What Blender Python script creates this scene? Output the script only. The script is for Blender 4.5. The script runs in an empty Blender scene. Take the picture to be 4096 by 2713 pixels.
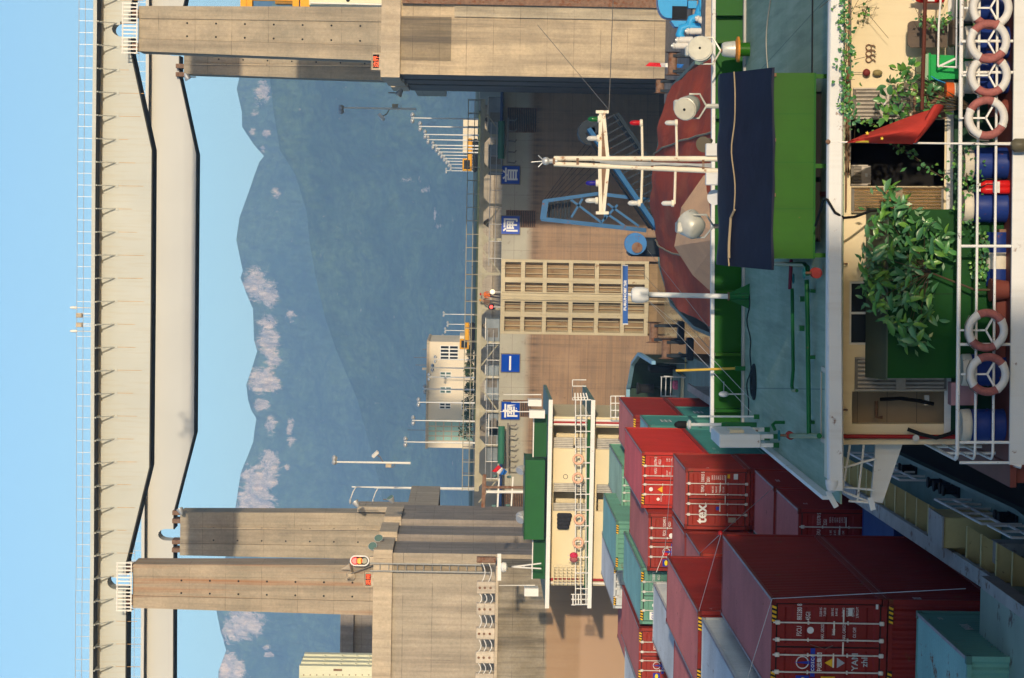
import bpy, bmesh, math, random
from mathutils import Vector, Matrix
R = math.radians
random.seed(7)
scene = bpy.context.scene
COL = scene.collection

# ------------------------------------------------------------------ camera
# The photograph lies on its side: the camera is rolled a quarter turn.
FPX, W0, H0 = 9900.0, 4096.0, 2713.0        # focal length and frame, photograph pixels
EYE = Vector((0, 0, 16.5))
ROLL = R(1.0)
def _basis():
    a = Vector((1356.5-830.0, 2048-1890.0, FPX)).normalized()      # lock axis (+Y) in camera r,u,f
    z = Vector((math.sin(ROLL), math.cos(ROLL), 0)); z = (z-a*z.dot(a)).normalized()
    x = a.cross(z)
    if x.x < 0: x = -x
    return x, a, z
BX_, BA_, BZ_ = _basis()
cam_r = Vector((BX_[0], BA_[0], BZ_[0])); cam_u = Vector((BX_[1], BA_[1], BZ_[1])); cam_f = Vector((BX_[2], BA_[2], BZ_[2]))
cd = bpy.data.cameras.new('camera'); cam = bpy.data.objects.new('camera', cd); COL.objects.link(cam)
cd.sensor_fit = 'HORIZONTAL'; cd.sensor_width = 36.0; cd.lens = FPX/W0*36.0
cd.clip_start = 0.5; cd.clip_end = 30000
mx = Matrix((-cam_u, cam_r, -cam_f)).transposed().to_4x4(); mx.translation = EYE
cam.matrix_world = mx
scene.camera = cam

# ------------------------------------------------------------------ light
SUN_EL, SUN_AZ = R(6.0), R(17.0)             # low sun behind the camera, to the right
sdir = Vector((math.sin(SUN_AZ)*math.cos(SUN_EL), -math.cos(SUN_AZ)*math.cos(SUN_EL), math.sin(SUN_EL)))
sl = bpy.data.lights.new('sun', 'SUN'); sun = bpy.data.objects.new('sun', sl); COL.objects.link(sun)
sl.energy = 2.0; sl.angle = R(1.0); sl.color = (1.0, 0.82, 0.58)
sun.rotation_euler = sdir.to_track_quat('Z', 'Y').to_euler(); sun.location = (60, -120, 90)
world = bpy.data.worlds.new('World'); scene.world = world; world.use_nodes = True
wn = world.node_tree; wn.nodes.clear()
sky = wn.nodes.new('ShaderNodeTexSky'); sky.sky_type = 'NISHITA'; sky.sun_disc = False
sky.sun_elevation = SUN_EL; sky.sun_rotation = R(180)-SUN_AZ
sky.air_density = 1.0; sky.dust_density = 1.2; sky.ozone_density = 2.7; sky.altitude = 200
bg = wn.nodes.new('ShaderNodeBackground'); bg.inputs[1].default_value = 0.15
wo = wn.nodes.new('ShaderNodeOutputWorld')
wn.links.new(sky.outputs[0], bg.inputs[0]); wn.links.new(bg.outputs[0], wo.inputs[0])
scene.view_settings.view_transform = 'Standard'; scene.view_settings.look = 'None'
scene.view_settings.exposure = 0.96; scene.view_settings.gamma = 1.0
scene.render.engine = 'CYCLES'
scene.cycles.use_denoising = True
try: scene.cycles.denoiser = 'OPENIMAGEDENOISE'
except Exception: pass
scene.cycles.max_bounces = 6; scene.cycles.diffuse_bounces = 3; scene.cycles.glossy_bounces = 3
scene.cycles.volume_bounces = 0; scene.cycles.transparent_max_bounces = 8

# ------------------------------------------------------------------ measuring helpers
def ray(px, py):
    d = Vector((1356.5-py, 2048-px, FPX))
    return Vector((d.dot(BX_), d.dot(BA_), d.dot(BZ_)))
def P(px, py, D):                            # surveyed point: photograph pixel at distance D along the lock
    r = ray(px, py); return EYE + r*(D/r.y)
HEEL = Matrix.Translation(EYE) @ Matrix.Rotation(-ROLL, 4, 'Y') @ Matrix.Translation(-EYE)   # the near ship lists a little
HINV = HEEL.inverted()
def L(px, py, D): return HINV @ P(px, py, D)   # the same in the listing ship's own frame

# ------------------------------------------------------------------ materials
MATS = {}
def ramp(nt, fac, stops):
    r = nt.nodes.new('ShaderNodeValToRGB'); e = r.color_ramp.elements
    while len(e) < len(stops): e.new(0.5)
    for i, (p, c) in enumerate(stops):
        e[i].position = p; e[i].color = (c, c, c, 1) if isinstance(c, (int, float)) else (*c, 1)
    nt.links.new(fac, r.inputs[0]); return r.outputs[0]
def noise(nt, vec, scale, detail=4, rough=0.55, sc=None):
    if sc:
        m = nt.nodes.new('ShaderNodeMapping'); m.inputs['Scale'].default_value = sc; nt.links.new(vec, m.inputs[0]); vec = m.outputs[0]
    n = nt.nodes.new('ShaderNodeTexNoise'); n.inputs['Scale'].default_value = scale
    n.inputs['Detail'].default_value = detail; n.inputs['Roughness'].default_value = rough
    nt.links.new(vec, n.inputs['Vector']); return n.outputs[0]
def mixc(nt, fac, a, b, mode='MIX'):
    m = nt.nodes.new('ShaderNodeMix'); m.data_type = 'RGBA'; m.blend_type = mode
    for s, v in ((m.inputs[0], fac), (m.inputs[6], a), (m.inputs[7], b)):
        if hasattr(v, 'is_linked'): nt.links.new(v, s)
        elif isinstance(v, (int, float)): s.default_value = v
        else: s.default_value = (*v, 1)
    return m.outputs[2]
def mth(nt, op, a, b=None):
    m = nt.nodes.new('ShaderNodeMath'); m.operation = op
    for s, v in ((m.inputs[0], a), (m.inputs[1], b)):
        if v is None: continue
        if hasattr(v, 'is_linked'): nt.links.new(v, s)
        else: s.default_value = v
    return m.outputs[0]
def base(name):
    m = bpy.data.materials.new(name); m.use_nodes = True; nt = m.node_tree
    b = nt.nodes['Principled BSDF']; g = nt.nodes.new('ShaderNodeNewGeometry')
    MATS[name] = m
    return m, nt, b, g.outputs['Position']
def bump(nt, b, h, s, d=0.02):
    n = nt.nodes.new('ShaderNodeBump'); n.inputs['Strength'].default_value = s; n.inputs['Distance'].default_value = d
    nt.links.new(h, n.inputs['Height']); nt.links.new(n.outputs[0], b.inputs['Normal'])
def paint(name, col, rough=0.55, metal=0.0, var=0.14, vs=1.2, streak=0.0, scol=(0.10, 0.06, 0.04), rust=0.0, rs=3.0, rcol=(0.16, 0.055, 0.02), bmp=0.0, bs=20, fine=0.0, spec=0.15):
    """weathered paint: broad tone shifts, downward run marks, rust blotches"""
    if name in MATS: return MATS[name]
    m, nt, b, pos = base(name)
    f = ramp(nt, noise(nt, pos, vs, 5), [(0.25, 1-var), (0.75, 1+var)])
    c = mixc(nt, 1.0, col, f, 'MULTIPLY')
    if fine:
        c = mixc(nt, 1.0, c, ramp(nt, noise(nt, pos, 26, 3, 0.7), [(0.3, 1-fine), (0.7, 1+fine)]), 'MULTIPLY')
    if streak:
        s = ramp(nt, noise(nt, pos, 1.0, 5, 0.6, (6, 6, 0.35)), [(0.50, 0.0), (0.78, streak)])
        c = mixc(nt, s, c, scol)
    if rust:
        s = ramp(nt, noise(nt, pos, rs, 7, 0.68), [(0.66-0.2*rust, 0.0), (0.72-0.2*rust, 0.9)])
        c = mixc(nt, s, c, rcol)
    nt.links.new(c, b.inputs['Base Color']); b.inputs['Roughness'].default_value = rough; b.inputs['Metallic'].default_value = metal; b.inputs['Specular IOR Level'].default_value = spec
    if bmp: bump(nt, b, noise(nt, pos, bs, 4), bmp)
    return m
def glow(name, col, strength):
    if name in MATS: return MATS[name]
    m, nt, b, pos = base(name); b.inputs['Base Color'].default_value = (*col, 1)
    b.inputs['Emission Color'].default_value = (*col, 1); b.inputs['Emission Strength'].default_value = strength
    return m
def concrete(name, c1, c2, stain=0.5, stcol=(0.09, 0.075, 0.06), zj=1.9, bands=(), rust=0.0, joint=0.7):
    """cast concrete: two tones, rain streaks from the top, pour joints, tide bands (z, width, colour, amount)"""
    m, nt, b, pos = base(name); c1 = (c1[0], c1[1]*0.95, c1[2]*0.87); c2 = (c2[0], c2[1]*0.95, c2[2]*0.87)
    c = mixc(nt, ramp(nt, noise(nt, pos, 0.35, 8, 0.62), [(0.35, 0.0), (0.66, 1.0)]), c1, c2)
    c = mixc(nt, 1.0, c, ramp(nt, noise(nt, pos, 5, 6, 0.7), [(0.25, 0.80), (0.75, 1.15)]), 'MULTIPLY')
    s = ramp(nt, noise(nt, pos, 1.0, 6, 0.62, (1.6, 1.6, 0.07)), [(0.44, 0.0), (0.70, stain)])
    c = mixc(nt, s, c, stcol)
    s2 = ramp(nt, noise(nt, pos, 1.0, 4, 0.6, (7, 7, 0.25)), [(0.55, 0.0), (0.8, stain*0.6)])
    c = mixc(nt, s2, c, stcol)
    sp = nt.nodes.new('ShaderNodeSeparateXYZ'); nt.links.new(pos, sp.inputs[0])
    fz = mth(nt, 'FRACT', mth(nt, 'DIVIDE', sp.outputs[2], zj)); fx = mth(nt, 'FRACT', mth(nt, 'DIVIDE', mth(nt, 'ADD', sp.outputs[0], 100.3), zj*1.7))
    jz = mth(nt, 'MULTIPLY', mth(nt, 'LESS_THAN', fz, 0.022), ramp(nt, noise(nt, pos, 0.8, 3), [(0.4, 0.1), (0.65, 1.0)]))
    jx = mth(nt, 'MULTIPLY', mth(nt, 'LESS_THAN', fx, 0.009), ramp(nt, noise(nt, pos, 0.5, 3), [(0.42, 0.0), (0.62, 0.8)]))
    j = mth(nt, 'MULTIPLY', mth(nt, 'MAXIMUM', jz, jx), joint)
    c = mixc(nt, j, c, (0.08, 0.06, 0.045))
    for z, w, col, amt in bands:
        wob = mth(nt, 'ADD', sp.outputs[2], mth(nt, 'MULTIPLY', noise(nt, pos, 0.6, 5, 0.6), w*0.8))
        f = ramp(nt, mth(nt, 'DIVIDE', mth(nt, 'SUBTRACT', z+w*0.4, wob), w), [(0.0, 0.0), (0.5, amt), (1.0, amt)])
        c = mixc(nt, f, c, col)
    if rust:
        s = ramp(nt, noise(nt, pos, 1.0, 5, 0.6, (1.7, 1.7, 0.035)), [(0.50, 0.0), (0.66, rust)])
        c = mixc(nt, s, c, (0.30, 0.13, 0.05))
    nt.links.new(c, b.inputs['Base Color']); b.inputs['Roughness'].default_value = 0.9
    bump(nt, b, noise(nt, pos, 3.5, 8, 0.7), 0.25, 0.06)
    return m

# ------------------------------------------------------------------ mesh builder
TMP = bpy.data.scenes.new('workbench')
def solo_mesh(ob):                                       # evaluate one object in an otherwise empty scene
    TMP.collection.objects.link(ob); vl = TMP.view_layers[0]; vl.update(); dg = vl.depsgraph
    me = bpy.data.meshes.new_from_object(ob.evaluated_get(dg)); TMP.collection.objects.unlink(ob); return me
class MB:
    def __init__(s, fr=None): s.v = []; s.f = []; s.fr = fr
    def add(s, vs, fs):
        n = len(s.v); s.v += [Vector(q) for q in vs]; s.f += [tuple(i+n for i in f) for f in fs]; return s
    def box(s, x0, x1, y0, y1, z0, z1):
        return s.add([(x0,y0,z0),(x1,y0,z0),(x1,y1,z0),(x0,y1,z0),(x0,y0,z1),(x1,y0,z1),(x1,y1,z1),(x0,y1,z1)],
                     [(0,3,2,1),(4,5,6,7),(0,1,5,4),(1,2,6,5),(2,3,7,6),(3,0,4,7)])
    def bev(s, x0, x1, y0, y1, z0, z1, b=0.02):      # box with chamfered edges
        bm = bmesh.new(); bmesh.ops.create_cube(bm, size=1)
        for v in bm.verts: v.co = ((x0+x1)/2+v.co.x*(x1-x0), (y0+y1)/2+v.co.y*(y1-y0), (z0+z1)/2+v.co.z*(z1-z0))
        bmesh.ops.bevel(bm, geom=bm.edges[:], offset=b, segments=1, affect='EDGES')
        bm.verts.index_update(); s.add([v.co.copy() for v in bm.verts], [tuple(v.index for v in f.verts) for f in bm.faces]); bm.free(); return s
    def beam(s, p, q, w, h, up=(0,0,1)):
        p, q = Vector(p), Vector(q); d = (q-p).normalized(); u = Vector(up)
        if abs(d.dot(u)) > 0.98: u = Vector((0,1,0))
        x = d.cross(u).normalized()*w/2; z = x.cross(d).normalized()*h/2
        return s.add([p-x-z,p+x-z,p+x+z,p-x+z,q-x-z,q+x-z,q+x+z,q-x+z], [(0,1,2,3),(7,6,5,4),(0,4,5,1),(1,5,6,2),(2,6,7,3),(3,7,4,0)])
    def pipe(s, pts, r, n=8, r2=None, caps=True):
        pts = [Vector(p) for p in pts]; k = len(pts); rings = []
        ref = None
        for i, p in enumerate(pts):
            d = (pts[min(i+1,k-1)]-pts[max(i-1,0)]).normalized()
            if ref is None:
                ref = Vector((0,0,1)) if abs(d.z) < 0.9 else Vector((0,1,0))
            x = d.cross(ref).normalized(); y = x.cross(d).normalized(); ref = y
            rr = r if r2 is None else r+(r2-r)*i/(k-1)
            rings.append([p+(x*math.cos(2*math.pi*j/n)+y*math.sin(2*math.pi*j/n))*rr for j in range(n)])
        vs = [v for g in rings for v in g]; fs = []
        for i in range(k-1):
            for j in range(n): fs.append((i*n+j, i*n+(j+1)%n, (i+1)*n+(j+1)%n, (i+1)*n+j))
        if caps: fs.append(tuple(range(n-1,-1,-1))); fs.append(tuple((k-1)*n+j for j in range(n)))
        return s.add(vs, fs)
    def lathe(s, prof, o, axis=(0,0,1), n=16):        # prof: (radius, height) along axis
        o = Vector(o); a = Vector(axis).normalized(); x = a.orthogonal().normalized(); y = a.cross(x); vs = []; fs = []
        for r, h in prof:
            for j in range(n):
                t = 2*math.pi*j/n; vs.append(o+a*h+(x*math.cos(t)+y*math.sin(t))*max(r,1e-4))
        for i in range(len(prof)-1):
            for j in range(n): fs.append((i*n+j, i*n+(j+1)%n, (i+1)*n+(j+1)%n, (i+1)*n+j))
        fs.append(tuple(range(n-1,-1,-1))); fs.append(tuple((len(prof)-1)*n+j for j in range(n)))
        return s.add(vs, fs)
    def ball(s, c, r, n=12, m=8, sc=(1,1,1)):
        c = Vector(c); vs = []; fs = []
        for i in range(m+1):
            t = math.pi*i/m
            for j in range(n):
                u = 2*math.pi*j/n; vs.append(c+Vector((sc[0]*math.sin(t)*math.cos(u), sc[1]*math.sin(t)*math.sin(u), sc[2]*math.cos(t)))*r)
        for i in range(m):
            for j in range(n): fs.append((i*n+j, (i+1)*n+j, (i+1)*n+(j+1)%n, i*n+(j+1)%n))
        return s.add(vs, fs)
    def arc(s, c, Rr, r, a0, a1, n=10, m=8, ax=(1,0,0), ay=(0,0,1)):   # piece of a ring
        c = Vector(c); ax = Vector(ax); ay = Vector(ay)
        pts = [c+(ax*math.cos(a0+(a1-a0)*i/n)+ay*math.sin(a0+(a1-a0)*i/n))*Rr for i in range(n+1)]
        k = n+1; nz = ax.cross(ay).normalized(); vs = []; fs = []
        for i in range(k):
            o = (pts[i]-c).normalized()
            for j in range(m):
                t = 2*math.pi*j/m; vs.append(pts[i]+(o*math.cos(t)+nz*math.sin(t))*r)
        for i in range(n):
            for j in range(m): fs.append((i*m+j, i*m+(j+1)%m, (i+1)*m+(j+1)%m, (i+1)*m+j))
        fs.append(tuple(range(m-1,-1,-1))); fs.append(tuple(n*m+j for j in range(m)))
        return s.add(vs, fs)
    def prism(s, pts, a, b, axis='Y'):                # 2-D outline pushed from a to b; Y: (x,z)  X: (y,z)  Z: (x,y)
        mk = {'Y': lambda p,t: (p[0],t,p[1]), 'X': lambda p,t: (t,p[0],p[1]), 'Z': lambda p,t: (p[0],p[1],t)}[axis]
        n = len(pts); vs = [mk(p,a) for p in pts]+[mk(p,b) for p in pts]
        return s.add(vs, [tuple(range(n)), tuple(range(2*n-1,n-1,-1))]+[(i,(i+1)%n+0,(i+1)%n+n,i+n) for i in range(n)])
    def quad(s, *pts): return s.add(pts, [tuple(range(len(pts)))])
    def grid(s, rows):
        n = len(rows[0]); vs = [v for r in rows for v in r]
        return s.add(vs, [(i*n+j, i*n+j+1, (i+1)*n+j+1, (i+1)*n+j) for i in range(len(rows)-1) for j in range(n-1)])
    def text(s, body, size, o, right=(1,0,0), up=(0,0,1), align='CENTER', bold=0.0, sx=1.0, th=0.004, spacing=1.0):
        key = (body, align, bold, spacing); o = Vector(o); r = Vector(right); u = Vector(up); nrm = r.cross(u)
        if key not in TXT:
            cu = bpy.data.curves.new('t', 'FONT'); cu.body = body; cu.align_x = align; cu.size = 1; cu.offset = bold; cu.resolution_u = 2; cu.space_character = spacing
            ob = bpy.data.objects.new('t', cu); me = solo_mesh(ob)
            TXT[key] = ([v.co.copy() for v in me.vertices], [tuple(p.vertices) for p in me.polygons])
            bpy.data.objects.remove(ob); bpy.data.curves.remove(cu); bpy.data.meshes.remove(me)
        vs, fs = TXT[key]
        return s.add([o+r*(v.x*size*sx)+u*(v.y*size)+nrm*th for v in vs], fs)
    def build(s, name, mat, parent=None, smooth=False, sharp=40, fix=True):
        me = bpy.data.meshes.new(name); vs = [s.fr @ v for v in s.v] if s.fr else s.v
        if parent is not None: off = parent['_o'] if '_o' in parent else (0,0,0); off = Vector(off)
        else:
            lo = Vector([min(v[i] for v in vs) for i in range(3)]); hi = Vector([max(v[i] for v in vs) for i in range(3)])
            off = Vector(((lo.x+hi.x)/2, (lo.y+hi.y)/2, lo.z))
        me.from_pydata([tuple(v-off) for v in vs], [], s.f)
        if fix:
            bm = bmesh.new(); bm.from_mesh(me); bmesh.ops.recalc_face_normals(bm, faces=bm.faces[:]); bm.to_mesh(me); bm.free()
        if smooth:
            me.shade_smooth()
            try: me.set_sharp_from_angle(angle=R(sharp))
            except Exception: pass
        if mat is not None: me.materials.append(mat)
        o = bpy.data.objects.new(name, me); COL.objects.link(o); o['_o'] = tuple(off) if parent is None else tuple(off)
        if parent is None: o.location = off
        else: o.parent = parent
        return o
TXT = {}
def tag(o, label, cat, group=None):
    o['label'] = label; o['category'] = cat
    if group: o['group'] = group
    return o
def thing(name, label, cat, loc, group=None):
    o = bpy.data.objects.new(name, None); COL.objects.link(o); o.location = loc; o.empty_display_size = 0.3
    o['_o'] = tuple(loc); return tag(o, label, cat, group)
def struct(name, mb, mat, **k):
    o = mb.build(name, mat, **k); o['kind'] = 'structure'; return o
def dup(root, loc, label=None, rotz=None):            # copy of a thing with its parts and sub-parts
    r = root.copy(); COL.objects.link(r); r.location = loc
    if label: r['label'] = label
    if rotz is not None: r.rotation_euler = (0, 0, rotz)
    for ch in root.children:
        c = ch.copy(); COL.objects.link(c); c.parent = r
        for g in ch.children:
            d = g.copy(); COL.objects.link(d); d.parent = c
    return r
# ================================================================== colours
WZ = 0.6                                              # water level
DF, DG, DR = 176.0, 214.0, 209.0                      # front of the lock head, gates, rear girder
XL, XR = -24.75, 9.33                                 # chamber walls
m_conc = concrete('concrete_pier', (0.55,0.46,0.34), (0.36,0.31,0.24), 0.6, bands=[(2.5,2.2,(0.16,0.13,0.11),0.7)])
m_concL = concrete('concrete_wall', (0.44,0.39,0.33), (0.35,0.32,0.27), 0.45, zj=2.1)
m_pill = concrete('concrete_pillar', (0.42,0.37,0.30), (0.28,0.26,0.22), 0.45, zj=2.6, rust=0.0, joint=0.5)
m_pillr = concrete('concrete_pillar_rusty', (0.42,0.36,0.29), (0.30,0.27,0.22), 0.45, zj=2.6, rust=0.75, joint=0.5)
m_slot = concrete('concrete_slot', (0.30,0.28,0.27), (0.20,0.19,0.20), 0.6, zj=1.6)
m_slotR = concrete('concrete_slot_shaded', (0.11,0.105,0.11), (0.06,0.06,0.066), 0.7, zj=1.6)  # right chamber side: its shade is put into this darker concrete colour
m_guide = concrete('concrete_guide_wall', (0.20,0.17,0.12), (0.33,0.30,0.25), 0.9, (0.035,0.028,0.022), zj=2.2,
                   bands=[(11.0,0.5,(0.36,0.22,0.12),0.82),(8.6,0.5,(0.43,0.28,0.18),0.75)])
m_cope = concrete('concrete_coping', (0.55,0.47,0.37), (0.45,0.40,0.33), 0.35, zj=3.4)
m_dark = paint('dark_void', (0.012,0.012,0.013), 0.8, var=0.05)
m_girder = paint('girder_cream_paint', (0.46,0.49,0.48), 0.5, var=0.06, vs=0.25, streak=0.25, scol=(0.40,0.28,0.12))
m_girder2 = paint('girder_pale_paint', (0.54,0.54,0.52), 0.5, var=0.04, vs=0.2)
m_under = paint('girder_underside_shade', (0.035,0.033,0.03), 0.8, var=0.2)  # near black puts the shade under girders into the colour; grille bars share it
m_galv = paint('galvanised_steel', (0.50,0.51,0.52), 0.45, 0.4, var=0.12, vs=4)
m_whitem = paint('white_metal', (0.74,0.73,0.70), 0.45, var=0.06, vs=3)
m_rustm = paint('rusty_steel', (0.20,0.12,0.08), 0.75, var=0.35, vs=5, rust=0.6)
m_rail = paint('dark_rail_steel', (0.16,0.15,0.14), 0.6, var=0.2, vs=5)
m_steelgreen = paint('pale_green_steel', (0.62,0.64,0.50), 0.5, var=0.06, vs=0.8, streak=0.25, scol=(0.32,0.25,0.12))
m_gate = paint('gate_steel', (0.50,0.44,0.31), 0.6, var=0.12, vs=0.5, streak=0.45, scol=(0.20,0.14,0.09), rust=0.12, rs=1.2, rcol=(0.24,0.15,0.09))
def gate_skin():
    m, nt, b, pos = base('gate_skin_plate')
    sp = nt.nodes.new('ShaderNodeSeparateXYZ'); nt.links.new(pos, sp.inputs[0])
    c = mixc(nt, ramp(nt, noise(nt, pos, 0.5, 5), [(0.35,0.0),(0.65,1.0)]), (0.40,0.39,0.33), (0.34,0.33,0.28))
    st = noise(nt, pos, 1.0, 7, 0.62, (0.12, 0.12, 5.0)); run = noise(nt, pos, 1.0, 6, 0.6, (3.5, 3.5, 0.08))
    brown = mixc(nt, ramp(nt, st, [(0.3,0.0),(0.7,1.0)]), (0.33,0.20,0.115), (0.22,0.145,0.095))
    brown = mixc(nt, ramp(nt, run, [(0.5,0.0),(0.75,0.6)]), brown, (0.09,0.065,0.05))
    brown = mixc(nt, ramp(nt, noise(nt, pos, 0.35, 4), [(0.5,0.0),(0.75,0.6)]), brown, (0.44,0.29,0.18))
    edge = mth(nt, 'ADD', sp.outputs[2], mth(nt, 'MULTIPLY', noise(nt, pos, 0.7, 5), 0.35))
    c = mixc(nt, ramp(nt, mth(nt, 'DIVIDE', mth(nt, 'SUBTRACT', 12.1, edge), 0.7), [(0.0,0.0),(1.0,0.95)]), c, brown)
    dk = ramp(nt, mth(nt, 'ABSOLUTE', mth(nt, 'SUBTRACT', edge, 11.2)), [(0.0,0.65),(0.55,0.0)])
    c = mixc(nt, mth(nt, 'MULTIPLY', dk, ramp(nt, run, [(0.4,0.2),(0.62,1.0)])), c, (0.07,0.05,0.04))
    for o_, per, wd in ((0, 2.35, 0.012), (2, 1.62, 0.020)):
        ln = mth(nt, 'LESS_THAN', mth(nt, 'FRACT', mth(nt, 'DIVIDE', mth(nt, 'ADD', sp.outputs[o_], 60.0), per)), wd)
        c = mixc(nt, mth(nt, 'MULTIPLY', ln, 0.45), c, (0.07,0.05,0.04))
    rs_ = ramp(nt, noise(nt, pos, 1.6, 7, 0.7), [(0.60,0.0),(0.70,0.5)]); c = mixc(nt, rs_, c, (0.12,0.07,0.045))
    nt.links.new(c, b.inputs['Base Color']); b.inputs['Roughness'].default_value = 0.75
    return m
m_skin = gate_skin()
m_blue = paint('sign_blue', (0.0,0.05,0.40), 0.4, var=0.05)
m_signw = paint('sign_white', (0.75,0.76,0.78), 0.5, var=0.04)
m_ledred = glow('led_orange', (1.0, 0.10, 0.02), 0.7)
m_ledbk = paint('led_panel', (0.035,0.022,0.015), 0.6)
m_wglass = paint('green_glass', (0.10,0.17,0.15), 0.08, 0.0, var=0.25, vs=0.7)
m_wdark = paint('dark_glass', (0.02,0.025,0.03), 0.08, 0.0, var=0.2)
m_yellow = paint('crane_yellow', (0.72,0.34,0.01), 0.45, var=0.1, vs=1, streak=0.3, scol=(0.35,0.13,0.02))

# ================================================================== ground and water
def water_mat():
    m, nt, b, pos = base('lock_water')
    b.inputs['Base Color'].default_value = (0.045,0.06,0.045,1); b.inputs['Roughness'].default_value = 0.08
    bump(nt, b, noise(nt, pos, 0.9, 4, 0.55, (1.0,0.6,1.0)), 0.35, 0.15); return m
struct('water', MB().quad((-700,-400,WZ),(700,-400,WZ),(700,DG+30,WZ),(-700,DG+30,WZ)), water_mat(), fix=False)
m_ground = paint('yard_ground', (0.24,0.22,0.18), 0.9, var=0.25, vs=0.05)
g = MB()
g.box(-700, XL-3, DG+2, 318, 8, 15.9); g.box(XR+3, 700, DG+2, 318, 8, 15.9)
struct('ground', g, m_ground)
struct('terrain', MB().box(-3000, 3000, 318.2, 6000, 2, 15.88), paint('valley_ground', (0.07,0.09,0.05), 0.95, var=0.35, vs=0.01))
struct('chamber_floor', MB().quad((XL-4,DG+3,2),(XR+4,DG+3,2),(XR+4,330,2),(XL-4,330,2)), m_slot, fix=False)

# ================================================================== lock head piers
def lock_head(side):
    """concrete pier with a stepped, grooved chamber face, a coping and a taller front block"""
    s = 1 if side == 'R' else -1; X = XR if side == 'R' else XL
    t = thing('lock_head', 'tan concrete pier at the right of the lock, sunlit face and shadowed side' if s > 0 else
              'tan concrete pier at the left of the lock with two grooves in its side', 'pier', (X+s*10, DF+15, WZ-1), 'lock head piers')
    # plan outline of the chamber face: (distance inland, distance along)
    prof = [(0,DF),(0,DF+6.2),(1.3,DF+6.2),(1.3,DF+11.2),(0.15,DF+11.2),(0.15,DF+16.4),(1.3,DF+16.4),(1.3,DF+21.6),(0.3,DF+21.6),(0.3,DF+31),(2.6,DF+31),(2.6,DG+10)]
    out = [(X+s*a, b) for a, b in prof]+[(X+s*60, DG+10), (X+s*60, DF)]
    b = MB(); n = len(out); ZB, ZT = WZ-1, 21.8
    for i in range(n):
        p, q = out[i], out[(i+1) % n]
        if i == n-1: continue                           # front face comes separately
        if b.f is not None: b.quad((p[0],p[1],ZB),(q[0],q[1],ZB),(q[0],q[1],ZT),(p[0],p[1],ZT))
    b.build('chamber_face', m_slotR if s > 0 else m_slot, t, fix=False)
    f = MB(); f.quad((X,DF,ZB),(X+s*60,DF,ZB),(X+s*60,DF,ZT),(X,DF,ZT)); f.build('front_face', m_conc if s > 0 else m_concL, t, fix=False)
    c = MB(); cope = [(X-s*0.25, DF-0.3),(X-s*0.25,DF+6.4),(X+s*1.1,DF+6.4),(X+s*1.1,DF+11.0),(X-s*0.05,DF+11.0),(X-s*0.05,DF+16.6),(X+s*1.1,DF+16.6),(X+s*1.1,DF+21.4),(X+s*0.1,DF+21.4),(X+s*0.1,DF+28),(X+s*60,DF+28),(X+s*60,DF-0.3)]
    c.prism(cope, 21.8, 23.15, 'Z'); c.build('coping', m_cope, t)
    c = MB().box(min(X+s*0.6,X+s*60), max(X+s*0.6,X+s*60), DF+28.03, DG+9.9, 19.0, 21.6); c.build('rear_block', m_concL, t)
    return t
hl, hr = lock_head('L'), lock_head('R')
# steel guide strips with bolted wear plates standing in the left grooves
for k, d in enumerate((DF+8.7, DF+19.0)):
    st = MB().box(XL-1.28, XL-1.08, d-2.3, d+2.3, WZ, 21.7).build('guide_strip', m_galv, hl)
    pl = paint('wear_plate', (0.42,0.36,0.24), 0.7, var=0.15, vs=3)
    zz = 20.9
    while zz > 9:
        MB().box(XL-1.08, XL-1.02, d-1.5, d+1.5, zz-0.62, zz).build('wear_plate', pl, hl); zz -= 0.92
# recessed panel, pipe and patches on the right pier front
MB().box(XR+4.1, XR+60, DF-0.18, DF-0.005, 0, 18.0).build('raised_panel', concrete('concrete_panel', (0.50,0.45,0.36), (0.36,0.33,0.27), 0.7), hr)
MB().box(XR+4.95, XR+5.55, DF-0.5, DF-0.19, 0, 21.7).build('rusty_conduit', m_rustm, hr)
dk = concrete('concrete_dark_strip', (0.24,0.20,0.14), (0.32,0.27,0.20), 0.85)
MB().box(XR+1.0, XR+4.08, DF-0.05, DF-0.004, 18.2, 21.75).build('stained_panel', dk, hr)
# lower guide wall at the left, nearer than the pier
gw = thing('guide_wall', 'low stained concrete wall at the left with chain posts along its top', 'wall', (-45, 173.5, 0))
MB().box(-90, XL-0.3, 171.6, DF-0.02, WZ-1, 14.25).build('wall_face', m_guide, gw)
MB().box(-90, XL-0.2, 171.45, DF-0.02, 14.255, 14.45).build('ledge', m_cope, gw)
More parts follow.
